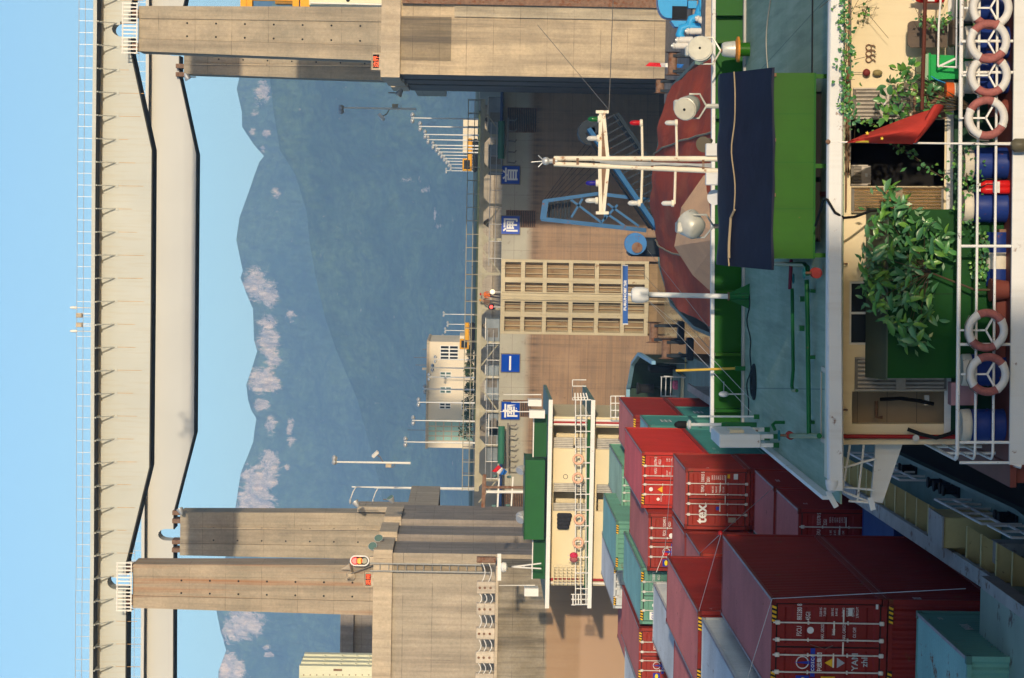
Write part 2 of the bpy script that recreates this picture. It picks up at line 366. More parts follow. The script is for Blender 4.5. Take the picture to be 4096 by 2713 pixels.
# fence of stout white posts with sagging chains on the guide wall
m_post = concrete('whitewashed_post', (0.62,0.57,0.50), (0.5,0.45,0.4), 0.4)
fx = [P(1950, y, 172.2).x for y in (2290, 2349, 2435, 2533, 2628, 2716, 2804)]
for i, x in enumerate(fx[1:], 0):
    t = thing('chain_post', ['white chain post nearest the ladder foot', 'second white chain post from the ladder', 'third white chain post from the ladder',
              'fourth white chain post from the ladder', 'white chain post at the photo edge', 'white chain post beyond the photo edge'][i], 'post', (x, 172.2, 14.45), 'chain posts on the guide wall')
    MB().bev(x-0.42, x+0.42, 171.9, 172.5, 14.45, 15.75, 0.05).build('post', m_post, t)
    for dz in (0.35, 0.75, 1.1): MB().lathe([(0.09,-0.05),(0.09,0.05)], (x, 171.88, 14.45+dz), (0,1,0), 8).build('eye_plate', m_rustm, t)
    if i == 5: continue
    q = fx[i+2] if i+2 < len(fx) else x-1.6
    for dz in (0.35, 0.75, 1.1):
        pts = [Vector((x-0.42+(q+0.42-x+0.42)*k/8, 171.95-0.05, 14.45+dz-0.16*math.sin(math.pi*k/8))) for k in range(9)]
        MB().pipe(pts, 0.032, 6).build('chain', m_whitem, t)
t = thing('chain_post', 'rust stained end post of the chains at the wall corner', 'post', (fx[0]+0.9, 172.2, 14.45), 'chain posts on the guide wall')
x = fx[0]+0.9
MB().bev(x-0.2, x+0.2, 171.9, 172.5, 14.45, 15.8, 0.04).build('post', m_rustm, t)
for dz in (0.45, 0.9):
    pts = [Vector((x-0.2+(fx[1]+0.42-x+0.2)*k/8, 171.9, 14.5+dz-0.2*math.sin(math.pi*k/8))) for k in range(9)]
    MB().pipe(pts, 0.032, 6).build('chain', m_whitem, t)

m_lad = paint('ladder_grey', (0.30,0.30,0.29), 0.5, 0.3, var=0.15, vs=4)
# caged ladder on the left pier front
la, lb = P(1500, 2254, DF-0.35), P(1960, 2254, DF-0.35)
t = thing('wall_ladder', 'long galvanised ladder fixed to the left pier front', 'ladder', (la.x, DF-0.35, lb.z))
x0, x1 = P(1700, 2284, DF).x, P(1700, 2254, DF).x
for xx in (x0, x1): MB().pipe([(xx, DF-0.4, lb.z), (xx, DF-0.4, 23.4)], 0.07, 8).build('stile', m_lad, t, smooth=True)
z = lb.z+0.4
while z < 23:
    MB().pipe([(x0, DF-0.4, z), (x1, DF-0.4, z)], 0.035, 6).build('rung', m_lad, t); z += 0.62
MB().box(x0+0.05, x1-0.05, DF-0.06, DF-0.01, lb.z, 21.7).build('backing_groove', dk, t)

# ================================================================== pillars
def pillar(name, label, pts, D, dep, zt, z0, mat, holes=True, cage=True):
    """tapering pillar: pts = x at the top (left,right), x at the foot (left,right)"""
    (a, b), (c, d) = pts
    t = thing('crane_pillar', label, 'pillar', ((c+d)/2, D, z0), 'concrete pillars of the crane runway')
    def xat(f, k):                                       # k: 0 left .. 1 right ; f: 0 foot .. 1 top
        l, r = c+(a-c)*f, d+(b-d)*f; return l+(r-l)*k
    def slab(nm, k0, k1, y0, y1, m, zz0=z0, zz1=zt):
        f0, f1 = (zz0-z0)/(zt-z0), (zz1-z0)/(zt-z0)
        v = [(xat(f0,k0),y0,zz0),(xat(f0,k1),y0,zz0),(xat(f0,k1),y1,zz0),(xat(f0,k0),y1,zz0),(xat(f1,k0),y0,zz1),(xat(f1,k1),y0,zz1),(xat(f1,k1),y1,zz1),(xat(f1,k0),y1,zz1)]
        return MB().add(v, [(0,3,2,1),(4,5,6,7),(0,1,5,4),(1,2,6,5),(2,3,7,6),(3,0,4,7)]).build(nm, m, t)
    slab('flange', 0.0, 0.275, D, D+dep, mat); slab('flange', 0.725, 1.0, D, D+dep, mat)
    slab('web', 0.28, 0.72, D+0.10, D+dep-0.1, mat)
    if holes:
        h = MB(); z = z0+1.6
        while z < zt-2:
            f = (z-z0)/(zt-z0)
            for k in (0.36, 0.64): h.lathe([(0.075,-0.012),(0.075,0.0)], (xat(f,k), D+0.10, z), (0,1,0), 8)
            z += 2.05
        h.build('tie_holes', m_dark, t)['kind'] = 'stuff'
    if cage:
        l, r = xat(1,0)-0.15, xat(1,1)+0.15
        gm = m_whitem
        for zz in (zt+0.05, zt+1.05): MB().pipe([(l,D-0.35,zz),(r,D-0.35,zz)], 0.05, 6).build('cage_rail', gm, t)
        n = 14
        for i in range(n):
            x = l+(r-l)*i/(n-1); MB().beam((x,D-0.35,zt-0.02),(x,D-0.35,zt+1.12),0.09,0.05).build('cage_bar', gm, t)
        for x in (l, r): MB().beam((x, D-0.35, zt+0.5), (x, D+0.3, zt+0.05), 0.06, 0.3).build('cage_bracket', gm, t)
    return t
def xs(px, y1, y2, D): return (P(px, y1, D).x, P(px, y2, D).x)
PD = 177.2; GD = 178.7; GR = DR+2.3
zt = P(553, 110, PD).z
prF = pillar('r', 'tall tan pillar at the right edge, sunlit front', (xs(553,205,24,PD), xs(1490,243,27,PD)), PD, 3.2, zt, 23.1, m_pill)
ztl = P(530, 2340, PD).z
plF = pillar('l', 'tall pillar at the left with an orange rust streak down its front', (xs(530,2432,2258,PD), xs(1490,2462,2260,PD)), PD, 3.2, ztl, 23.1, m_pillr)
zr = P(735, 270, DR+1).z
prR = pillar('rr', 'thinner looking pillar half hidden behind the right edge pillar', (xs(740,296,120,DR+1), xs(1560,330,140,DR+1)), DR+1, 3.2, zr, 16, m_pill, True, False)
zl = P(720, 2130, DR+1).z
plR = pillar('lr', 'grey topped pillar standing behind and right of the rust streaked one', (xs(720,2222,2050,DR+1), xs(1560,2240,2048,DR+1)), DR+1, 3.2, zl, 16, m_pill, True, False)
for t, y, D, pz in ((prR, 258, DR+1, zr), (plR, 2113, DR+1, zl)):
    a = P(760, y, D-0.06); b = P(1540, y+8, D-0.06); MB().pipe([a, b], 0.06, 6).build('conduit', m_cope, t)
for t, z, sgn, D in ((prR, zr, 1, DR+1), (plR, zl, 1, DR+1)):
    xx = [c for c in t.children if c.name.startswith('flange')]
    for k in (-1.6, -0.9, 0.9, 1.6): MB().box(t.location.x+k-0.18, t.location.x+k+0.18, D+0.6, D+2.4, z, z+0.75).build('bearing', m_rustm, t)
for t, z in ((prF, zt), (plF, ztl)):
    for k in (-1.2, 1.2): MB().box(t.location.x+k-0.25, t.location.x+k+0.25, PD+0.5, PD+2.5, z, z+0.5).build('bearing', m_rustm, t)

# ================================================================== crane runway girders
m_run = paint('rust_run', (0.46,0.30,0.15), 0.8, var=0.3, vs=2)
def girder(label, D, wid, top, bot, notches, mat, brk, rails=True, over=1.9, group='crane runway girders'):
    """haunched box girder; top/bot are outlines (x, z) from left to right"""
    cx = (top[0][0]+top[-1][0])/2
    t = thing('runway_girder', label, 'girder', (cx, D, bot[0][1]), group)
    low = []
    for p in bot: low.append(p)
    for nx, nw, nh in notches:                           # rounded openings above the bearings
        zb = min(bot, key=lambda p: abs(p[0]-nx))[1]
        arch = [(nx-nw, zb)]+[(nx-nw*math.cos(math.pi*i/8), zb+nh*(0.45+0.55*math.sin(math.pi*i/8))) for i in range(9)]+[(nx+nw, zb)]
        low = [p for p in low if p[0] < nx-nw]+arch+[p for p in low if p[0] > nx+nw]
    poly = low+list(reversed(top))
    MB().prism(poly, D, D+wid).build('web', mat, t)
    u = MB(); 
    for (xa, za), (xb, zb) in zip(bot[:-1], bot[1:]): u.add([(xa,D-0.12,za),(xb,D-0.12,zb),(xb,D+wid+0.1,zb),(xa,D+wid+0.1,za),(xa,D-0.12,za-0.09),(xb,D-0.12,zb-0.09),(xb,D+wid+0.1,zb-0.09),(xa,D+wid+0.1,za-0.09)], [(0,1,2,3),(7,6,5,4),(0,4,5,1),(3,2,6,7)])
    # flange plate in stretches that leave the openings free
    f = MB()
    for (xa, za), (xb, zb) in zip(bot[:-1], bot[1:]):
        cuts = [xa]+sorted([v for nx, nw, nh in notches for v in (nx-nw, nx+nw) if xa < v < xb])+[xb]
        for i in range(0, len(cuts)-1):
            p, q = cuts[i], cuts[i+1]
            if any(abs((p+q)/2-nx) < nw for nx, nw, nh in notches): continue
            zp, zq = za+(zb-za)*(p-xa)/(xb-xa), za+(zb-za)*(q-xa)/(xb-xa)
            f.add([(p,D-0.15,zp-0.1),(q,D-0.15,zq-0.1),(q,D+wid+0.15,zq-0.1),(p,D+wid+0.15,zp-0.1),(p,D-0.15,zp-0.005),(q,D-0.15,zq-0.005),(q,D+wid+0.15,zq-0.005),(p,D+wid+0.15,zp-0.005)], [(0,3,2,1),(4,5,6,7),(0,1,5,4),(1,2,6,5),(2,3,7,6),(3,0,4,7)])
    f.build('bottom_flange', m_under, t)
    w = MB()
    for (xa, za), (xb, zb) in zip(top[:-1], top[1:]):
        w.add([(xa,D-over,za+0.01),(xb,D-over,zb+0.01),(xb,D+wid+0.3,zb+0.01),(xa,D+wid+0.3,za+0.01),(xa,D-over,za+0.27),(xb,D-over,zb+0.27),(xb,D+wid+0.3,zb+0.27),(xa,D+wid+0.3,za+0.27)], [(0,3,2,1),(4,5,6,7),(0,1,5,4),(1,2,6,5),(2,3,7,6),(3,0,4,7)])
    w.build('walkway_slab', mat, t)
    us_ = MB()
    for (xa, za), (xb, zb) in zip(top[:-1], top[1:]): us_.quad((xa,D-over+0.05,za+0.004),(xb,D-over+0.05,zb+0.004),(xb,D-0.01,zb+0.004),(xa,D-0.01,za+0.004))
    us_.build('added_slab_shade_sheet', m_under, t, fix=False)  # thin dark sheet added; the shade below the slab is in its colour
    def ztop(x):
        for (xa, za), (xb, zb) in zip(top[:-1], top[1:]):
            if xa <= x <= xb: return za+(zb-za)*(x-xa)/(xb-xa)
        return top[0][1]
    x = top[0][0]+0.6; i = 0
    while x < top[-1][0]-0.3:
        z = ztop(x)+0.28; MB().beam((x,D-over+0.06,z-0.05),(x,D-over+0.06,z+1.0),0.03,0.03).build('rail_post', m_galv, t)
        if i % 2 == 0 and brk:
            b = MB(); b.beam((x,D-over+0.1,z-0.33),(x,D-0.0,z-0.33),0.09,0.10); b.beam((x,D-over+0.5,z-0.38),(x,D-0.02,z-1.45),0.07,0.07); b.box(x-0.12,x+0.12,D-0.05,D-0.005,z-1.65,z-1.3)
            b.build('bracket', m_girder if D < 190 else mat, t)
            rl = random.Random(i).uniform(0.3, 1.0); MB().box(x-0.018,x+0.018,D-0.007,D-0.004,z-1.65-1.9*rl,z-1.66).build('rust_run', m_run, t)
        x += brk if brk else 0.83; i += 1
    for dz in (0.55, 1.0): MB().pipe([(p[0],D-over+0.06,p[1]+0.28+dz) for p in top], 0.022, 5).build('hand_rail', m_galv, t)
    return t
def xz(px, py, D): v = P(px, py, D); return (v.x, v.z)
def line(pts, D): return [xz(a, b, D) for a, b in pts]
top1 = line([(383,3600),(388,2713),(390,2380),(392,2250),(394,1400),(398,700),(402,300),(404,100),(405,-900)], GD)
bot1 = line([(500,3600),(502,2713),(504,2460),(504,2250),(597,1869),(603,1250),(607,600),(523,215),(524,20),(610,-340),(612,-900)], GD)
nx1 = [(P(520,2330,GD).x, 0.55, 1.35), (P(520,117,GD).x, 0.55, 1.35)]
girder('near cream runway girder with handrail crossing the sky', GD, 2.0, top1, bot1, nx1, m_girder, 0.83)
top2 = line([(580,3600),(582,2713),(584,2450),(586,2000),(592,1400),(600,600),(603,300),(604,-900)], GR)
bot2 = line([(690,3600),(692,2713),(694,2050),(776,1735),(780,1200),(785,618),(716,303),(717,100),(785,-220),(787,-900)], GR)
nx2 = [(P(700,2140,GR).x, 0.5, 1.3), (P(716,200,GR).x, 0.5, 1.2)]
girder('far pale runway girder seen below the near one', GR, 2.0, top2, bot2, nx2, m_girder2, 0, over=1.2)
# cameras and boxes on the near girder's handrail
for y, lb in ((1232, 'survey camera on a thin stem, right of the two cream boxes on the girder'), (1326, 'survey camera on a thin stem, left of the two cream boxes on the girder')):
    b = P(367, y, GD-1.8); t = thing('rail_camera', lb, 'camera', (b.x, GD-1.8, b.z), 'cameras on the girder rail')
    MB().pipe([b, b+Vector((0,0,1.1))], 0.035, 6).build('stem', m_galv, t); MB().lathe([(0.06,0),(0.10,0.05),(0.10,0.35),(0.05,0.5)], b+Vector((0,0,1.05)), (0,0,1), 10).build('housing', m_whitem, t, smooth=True)
for y, lb in ((1262, 'cream equipment box on the girder rail, right hand one'), (1300, 'cream equipment box on the girder rail, left hand one')):
    b = P(330, y, GD-1.8); t = thing('equipment_box', lb, 'box', (b.x, GD-1.8, b.z-0.6), 'boxes on the girder rail')
    MB().bev(b.x-0.16, b.x+0.16, GD-1.95, GD-1.65, b.z, b.z+0.45, 0.02).build('case', m_cope, t)
    for k in (-0.1, 0.1): MB().pipe([(b.x+k, GD-1.8, b.z-0.65), (b.x+k, GD-1.8, b.z)], 0.02, 5).build('stand_leg', m_galv, t)
# ================================================================== mitre gates
XM = P(2000, 1182, DG-4).x                              # meeting line of the two leaves
GT = P(2003, 1182, DG-4).z                              # top of the gate
def leaf(side):
    s = 1 if side == 'R' else -1; XE = XR+2.4 if s > 0 else XL-2.4
    t = thing('gate_leaf', 'right hand lock gate leaf, mostly in shadow' if s > 0 else 'left hand lock gate leaf, brown and sunlit', 'gate', ((XM+XE)/2, DG-2, WZ-1), 'mitre gate leaves')
    A = Vector((XM, DG-4, 0)); Bv = Vector((XE, DG, 0)); d = (Bv-A).normalized(); n = Vector((d.y, -d.x, 0)); n = n if n.y < 0 else -n
    Lg = (Bv-A).length
    def pt(u, w, z): return A+d*u+n*w+Vector((0,0,z))
    def slab(mb, u0, u1, w0, w1, z0, z1):
        v = [pt(u0,w0,z0),pt(u1,w0,z0),pt(u1,w1,z0),pt(u0,w1,z0),pt(u0,w0,z1),pt(u1,w0,z1),pt(u1,w1,z1),pt(u0,w1,z1)]
        return mb.add(v, [(0,3,2,1),(4,5,6,7),(0,1,5,4),(1,2,6,5),(2,3,7,6),(3,0,4,7)])
    # ribbed part beside the meeting line: a grid of ribs standing proud of a plate
    uR = 3.35 if s < 0 else 3.15; vr = ((0.0,0.50),(1.40,1.84),(3.13,3.345)) if s < 0 else ((0.0,0.30),(1.15,1.58),(2.90,3.145))
    m_rec = paint('gate_recess_rust', (0.27,0.19,0.11), 0.75, var=0.25, vs=0.9, streak=0.6, scol=(0.11,0.075,0.045), rust=0.3, rs=1.1, rcol=(0.16,0.09,0.05))
    slab(MB(), uR+0.003, Lg, -0.5, 0.0, WZ-1, GT).build('skin_plate', m_skin, t)
    slab(MB(), 0.0, uR, -1.0, -0.8, WZ-1, GT).build('recessed_plate', m_rec, t)
    zs = [P(px, 1182, DG-4).z for px in (2091, 2178, 2283, 2387, 2492, 2587)]
    allz = [GT-0.17]+zs
    for zz in allz: slab(MB(), 0.0, uR-0.004, -0.798, 0.02, zz-0.18, zz+0.17).build('horizontal_rib', m_gate, t)
    for (u0, u1) in vr:
        for za, zb in zip(allz[:-1], allz[1:]): slab(MB(), u0, u1, -0.798, 0.016, zb+0.175, za-0.185).build('vertical_rib', m_gate, t)
    for (a0, a1), (b0, b1) in zip(vr[:-1], vr[1:]):
        for f in (0.33, 0.70):
            u = a1+(b0-a1)*f
            for za, zb in zip(allz[:-1], allz[1:]): slab(MB(), u, u+0.05, -0.798, -0.55, zb+0.175, za-0.185).build('stiffener', m_gate, t)
    MB().pipe([pt(0.28,0.09,WZ), pt(0.28,0.09,GT-0.1)], 0.07, 8).build('seal_pipe', m_gate, t)
    # ladder grilles let into the skin near the top
    for u in ((14.2, 5.9, 14.9) if s > 0 else (9.2, 17.6)):
        gr = MB()
        slab(gr, u, u+1.5, 0.0, 0.03, GT-2.9, GT-0.35).build('grille_backing', m_rustm, t)
        for k in range(16): slab(MB(), u+0.06, u+1.44, 0.031, 0.07, GT-2.8+0.155*k, GT-2.72+0.155*k).build('grille_bar', m_under, t)
    return t, pt, slab
(gL, ptL, slabL), (gR, ptR, slabR) = leaf('L'), leaf('R')
# blue character signs
for ch, py, leafp, lab in (('南', 1641, ptL, 'blue square sign with a white character, leftmost on the gate'), ('一', 1449, ptL, 'blue square sign with a single white stroke'),
                     ('闸', 903, ptR, 'blue square sign with a white character just right of the ribbed panels'), ('首', 703, ptR, 'blue square sign with a white character, rightmost and in shadow')):
    c = P(2047, py, DG-2.5); u = abs(c.x-XM)/0.975; sg = -1 if py > 1182 else 1
    base_ = leafp(u, 0.12, 0); d = (leafp(u+1, 0.12, 0)-base_); d = d if d.x > 0 else -d
    zc = P(2042, py, base_.y).z; o = Vector((base_.x, base_.y, zc)); h = 0.84
    t = thing('character_sign', lab, 'sign', (o.x, o.y, zc-h), 'blue character signs on the gate')
    nrm = d.cross(Vector((0,0,1)))
    def plate(hh, w0, w1): 
        mb = MB(); vs = []
        for w in (w0, w1):
            for a, b in ((-hh,-hh),(hh,-hh),(hh,hh),(-hh,hh)): vs.append(o+d*a+Vector((0,0,b))+nrm*w)
        return mb.add(vs, [(0,1,2,3),(7,6,5,4),(0,4,5,1),(1,5,6,2),(2,6,7,3),(3,7,4,0)])
    plate(h, -0.06, 0.0).build('frame', m_rail, t); plate(h-0.07, 0.0, 0.03).build('panel', m_blue, t)
    MB().text(ch, 1.32, o+Vector((0,0,-0.48))+nrm*0.035, d, (0,0,1), bold=0.022).build('character', m_signw, t, fix=False)
# ================================================================== walkway over the gates
wk = thing('gate_walkway', 'steel footbridge with handrails running along the top of the lock gates', 'footbridge', (-7, DG-2, GT))
DW = DG-2.2; zb = P(1915, 1182, DW).z
xa, xb = XL+0.4, XR-0.1
m_wk = paint('walkway_steel', (0.36,0.34,0.26), 0.65, var=0.2, vs=1.5, rust=0.1)
MB().box(xa, xb, DW-0.1, DW+0.15, zb-0.28, zb+0.10).build('edge_beam', m_wk, wk); MB().box(xa, xb, DW+1.7, DW+1.95, zb-0.28, zb+0.10).build('edge_beam', m_wk, wk)
MB().box(xa, xb, DW+0.155, DW+1.695, zb-0.02, zb+0.05).build('deck_plate', m_wk, wk)
for y in (DW, DW+1.85):
    for dz in (0.6, 1.15): MB().pipe([(xa,y,zb+dz),(xb,y,zb+dz)], 0.035, 5).build('hand_rail', m_rail if y > DW+1 else m_wk, wk)
    x = xa+0.2
    while x < xb: MB().pipe([(x,y,zb+0.05),(x,y,zb+1.15)], 0.03, 5).build('rail_post', m_rail if y > DW+1 else m_wk, wk); x += 1.15
x = xa+1.0; i = 0
while x < xb-0.5:
    zf = GT+0.02
    MB().beam((x,DW+0.05,zf),(x,DW+0.05,zb-0.28),0.22,0.2).build('trestle_leg', m_wk, wk)
    MB().add([(x-0.62,DW+0.0,zb-0.285),(x+0.62,DW+0.0,zb-0.285),(x+0.11,DW+0.0,zb-0.75),(x-0.11,DW+0.0,zb-0.75)]+[(x-0.62,DW+0.12,zb-0.285),(x+0.62,DW+0.12,zb-0.285),(x+0.11,DW+0.12,zb-0.75),(x-0.11,DW+0.12,zb-0.75)],[(0,1,2,3),(7,6,5,4),(0,4,5,1),(1,5,6,2),(2,6,7,3),(3,7,4,0)]).build('gusset', m_wk, wk)
    if i % 2 == 0: MB().beam((x,DW+0.25,zf),(x+(2.0 if i % 4 else -2.0),DW+0.25,zb-0.3),0.10,0.10).build('brace', m_wk, wk)
    if i % 3 == 1: MB().lathe([(0.42,0.0),(0.10,0.45)], (x+1.4, DW+0.9, zb-0.75), (0,0,1), 10).build('bell_housing', m_rail, wk)
    x += 2.95; i += 1
# lower rails on the gate top in front of the footbridge
y0 = DG-3.0
for dz in (0.55, 1.05): MB().pipe([(xa+1,y0,GT+dz),(XM-3,y0,GT+dz)], 0.03, 5).build('gate_rail', m_galv, wk); MB().pipe([(XM+2.5,y0,GT+dz),(xb-2,y0,GT+dz)], 0.03, 5).build('gate_rail', m_galv, wk)
x = xa+1.2
while x < xb-2:
    if not XM-3 < x < XM+2.5: MB().pipe([(x,y0,GT),(x,y0,GT+1.05)], 0.03, 5).build('gate_rail_post', m_galv, wk)
    x += 1.45
# machinery housings and pipe behind the rails
hm = paint('machinery_grey_blue', (0.20,0.24,0.28), 0.5, var=0.25, vs=1.2)
for k, (y, wdt, hh) in enumerate(((1760,3.6,1.0),(1690,2.2,0.8),(1530,3.0,1.15),(640,2.6,1.2),(470,3.4,1.3),(1330,2.4,1.2))):
    c = P(1980, y, DW+0.9)
    t = thing('drive_housing', ['grey drive housing at the left end of the gate top', 'small grey housing beside the left end drive', 'grey housing above the leftmost blue sign', 'grey housing above the rightmost blue sign', 'grey housing at the dark right end of the gate top', 'grey housing left of the two workers'][k], 'housing', (c.x, c.y, GT), 'housings on the gate top')
    MB().bev(c.x-wdt/2, c.x+wdt/2, DW+0.3, DW+1.5, GT, GT+hh, 0.06).build('case', hm, t); MB().box(c.x-wdt/2-0.05, c.x+wdt/2+0.05, DW+0.25, DW+1.55, GT+hh, GT+hh+0.06).build('lid', m_galv, t)
    MB().box(c.x-0.4, c.x+0.4, DW+0.285, DW+0.299, GT+0.15, GT+hh-0.15).build('hatch', m_rail, t)
# hydraulic rams (dark green cylinders) of the gate drives
for y, s, lab in ((1780, -1, 'green hydraulic ram of the left gate leaf'), (560, 1, 'green hydraulic ram of the right gate leaf')):
    c = P(2005, y, DG-2.9); t = thing('hydraulic_ram', lab, 'ram', (c.x, c.y, c.z-0.3), 'hydraulic rams of the gates')
    MB().lathe([(0.30,-1.6),(0.30,1.6)], c, (1,0,0), 12).build('cylinder', paint('ram_green', (0.03,0.14,0.09), 0.35, var=0.15), t, smooth=True)
    MB().lathe([(0.14,0),(0.14,4.2)], c+Vector((-s*-1.6,0,0)), (s,0,0), 10).build('rod', paint('ram_blue', (0.015,0.04,0.13), 0.3), t, smooth=True)
    fk = MB().beam(c+Vector((-2.0,-0.1,-0.55)), c+Vector((1.9,-0.1,-0.55)), 0.16, 0.16).build('rake_bar', m_rail, t)
    for k in range(5): MB().pipe([c+Vector((-1.9+0.9*k,-0.1,-0.55)), c+Vector((-1.95+0.9*k,-0.12,-1.15)), c+Vector((-1.75+0.9*k,-0.15,-1.3))], 0.06, 6).build('tine', m_rail, fk)
# parapet of the next lock head, closing the view over the gates
pw = thing('far_parapet', 'pale cream parapet wall seen between the footbridge and the gate top', 'wall', (-8, 302, 8))
MB().box(-60, 40, 300, 304, 8, P(1925, 1182, 300).z).build('wall', m_concL, pw); MB().box(-60, 40, 299.8, 304.2, P(1925,1182,300).z+0.003, P(1913,1182,300).z).build('coping', m_cope, pw)
MB().box(-60, 40, 299.6, 299.98, P(1968,1182,300).z, P(1962,1182,300).z).build('ledge', m_cope, pw)

# two workers on the gate top
def person(lab, px, py, D, h, shirt, trous, lean, hat):
    f = P(px, py, D); f.z = GT; t = thing('person', lab, 'person', f, 'workers on the gate top')
    s = h/1.75
    pts = [(0,0,0.95),(0,0,1.2),(0,-0.01,1.42),(0,-0.02,1.52),(0,-0.03,1.68),   # pelvis chest neck head
           (-0.10,0,0.92),(-0.12,-0.02,0.5),(-0.13,0.02,0.08),(-0.13,-0.14,0.04),
           (0.10,0,0.92),(0.13,-0.05,0.5),(0.14,0.04,0.08),(0.14,-0.12,0.04),
           (-0.2,0,1.38),(-0.27,-0.05,1.12),(-0.22,-0.25,0.98),(0.2,0,1.38),(0.28,-0.04,1.12),(0.25,-0.22,0.95)]
    ed = [(0,1),(1,2),(2,3),(3,4),(0,5),(5,6),(6,7),(7,8),(0,9),(9,10),(10,11),(11,12),(2,13),(13,14),(14,15),(2,16),(16,17),(17,18)]
    rad = [.15,.16,.12,.06,.10,.09,.065,.045,.04,.09,.065,.045,.04,.07,.05,.035,.07,.05,.035]
    me = bpy.data.meshes.new('body'); me.from_pydata([(x*s+lean*z*s, y*s, z*s) for x, y, z in pts], ed, []); o = bpy.data.objects.new('body', me)
    m = o.modifiers.new('skin', 'SKIN'); o.modifiers.new('sub', 'SUBSURF').levels = 1
    for i, v in enumerate(me.skin_vertices[0].data): v.radius = (rad[i]*s, rad[i]*s); v.use_root = (i == 0)
    me2 = solo_mesh(o); bpy.data.objects.remove(o)
    for mm in (paint('skin_tone', (0.42,0.24,0.16), 0.6), shirt, trous): me2.materials.append(mm)
    for p in me2.polygons:
        z = p.center.z/s; p.material_index = 2 if z < 0.97 else (1 if z < 1.47 and not (abs(p.center.x/s-lean*z) > 0.2 and z < 1.05) else 0); p.use_smooth = True
    o = bpy.data.objects.new('body', me2); COL.objects.link(o); o.parent = t
    MB().lathe([(0.135*s,0.0),(0.13*s,0.05*s),(0.09*s,0.12*s),(0.01,0.15*s)], f+Vector((lean*1.72*s,-0.03*s,1.7*s)), (0,0,1), 12).build('hard_hat', hat, t, smooth=True)
person('worker in an orange vest leaning by the lamp on the gate top', 1985, 1186, DG-3.2, 1.7, paint('vest_orange', (0.55,0.13,0.03), 0.8), paint('dark_trousers', (0.03,0.03,0.04), 0.8), 0.10, paint('hat_red', (0.4,0.03,0.03), 0.4))
person('worker in a brown jacket standing left of the orange vest', 1985, 1215, DG-3.2, 1.72, paint('jacket_brown', (0.15,0.09,0.06), 0.8), paint('grey_trousers', (0.08,0.08,0.09), 0.8), 0.16, paint('hat_yellow', (0.55,0.25,0.03), 0.4))
c = P(1970, 1168, DG-3.4); t = thing('deck_lamp', 'round lit lamp beside the workers on the gate top', 'lamp', (c.x, c.y, GT))
MB().pipe([(c.x,c.y,GT),(c.x,c.y,c.z)], 0.04, 6).build('stem', m_galv, t); MB().ball(c, 0.22).build('globe', glow('lamp_globe', (1.0,0.85,0.55), 0.5), t, smooth=True)
c = P(1965, 1228, DG-3.4); t = thing('signal_lamp', 'small red signal lamp left of the workers', 'lamp', (c.x, c.y, GT))
MB().pipe([(c.x,c.y,GT),(c.x,c.y,c.z-0.2)], 0.04, 6).build('stem', m_galv, t); MB().bev(c.x-0.22,c.x+0.22,c.y,c.y+0.3,c.z-0.25,c.z+0.25,0.03).build('housing', m_dark, t); MB().lathe([(0.15,-0.04),(0.15,0.0)], c, (0,1,0), 14).build('lens', glow('lamp_red', (1.0,0.05,0.04), 1.2), t)

# ================================================================== hills
def hill_mat():
    m, nt, b, pos = base('forest_and_rock')
    a = nt.nodes.new('ShaderNodeAttribute'); a.attribute_name = 'rock'
    c = mixc(nt, ramp(nt, noise(nt, pos, 0.008, 9, 0.7), [(0.38,0.0),(0.60,1.0)]), (0.015,0.048,0.022), (0.075,0.125,0.045))
    c = mixc(nt, 1.0, c, ramp(nt, noise(nt, pos, 0.06, 5, 0.7), [(0.3,0.45),(0.7,1.6)]), 'MULTIPLY')
    rk = mixc(nt, ramp(nt, noise(nt, pos, 1.0, 6, 0.7, (0.20,0.06,0.018)), [(0.35,0.0),(0.65,1.0)]), (1.0,0.76,0.55), (0.42,0.33,0.26))
    f = mth(nt, 'ADD', a.outputs['Fac'], mth(nt, 'MULTIPLY', mth(nt, 'SUBTRACT', noise(nt, pos, 1.0, 8, 0.75, (0.09,0.05,0.022)), 0.5), 3.4))
    c = mixc(nt, ramp(nt, f, [(0.30,0.0),(0.75,0.95)]), c, rk)
    nt.links.new(c, b.inputs['Base Color']); b.inputs['Roughness'].default_value = 0.95; b.inputs['Specular IOR Level'].default_value = 0.0
    bump(nt, b, noise(nt, pos, 0.05, 6, 0.7), 0.6, 14.0); return m
m_hill = hill_mat()
from mathutils import noise as mn
HS = 1.8
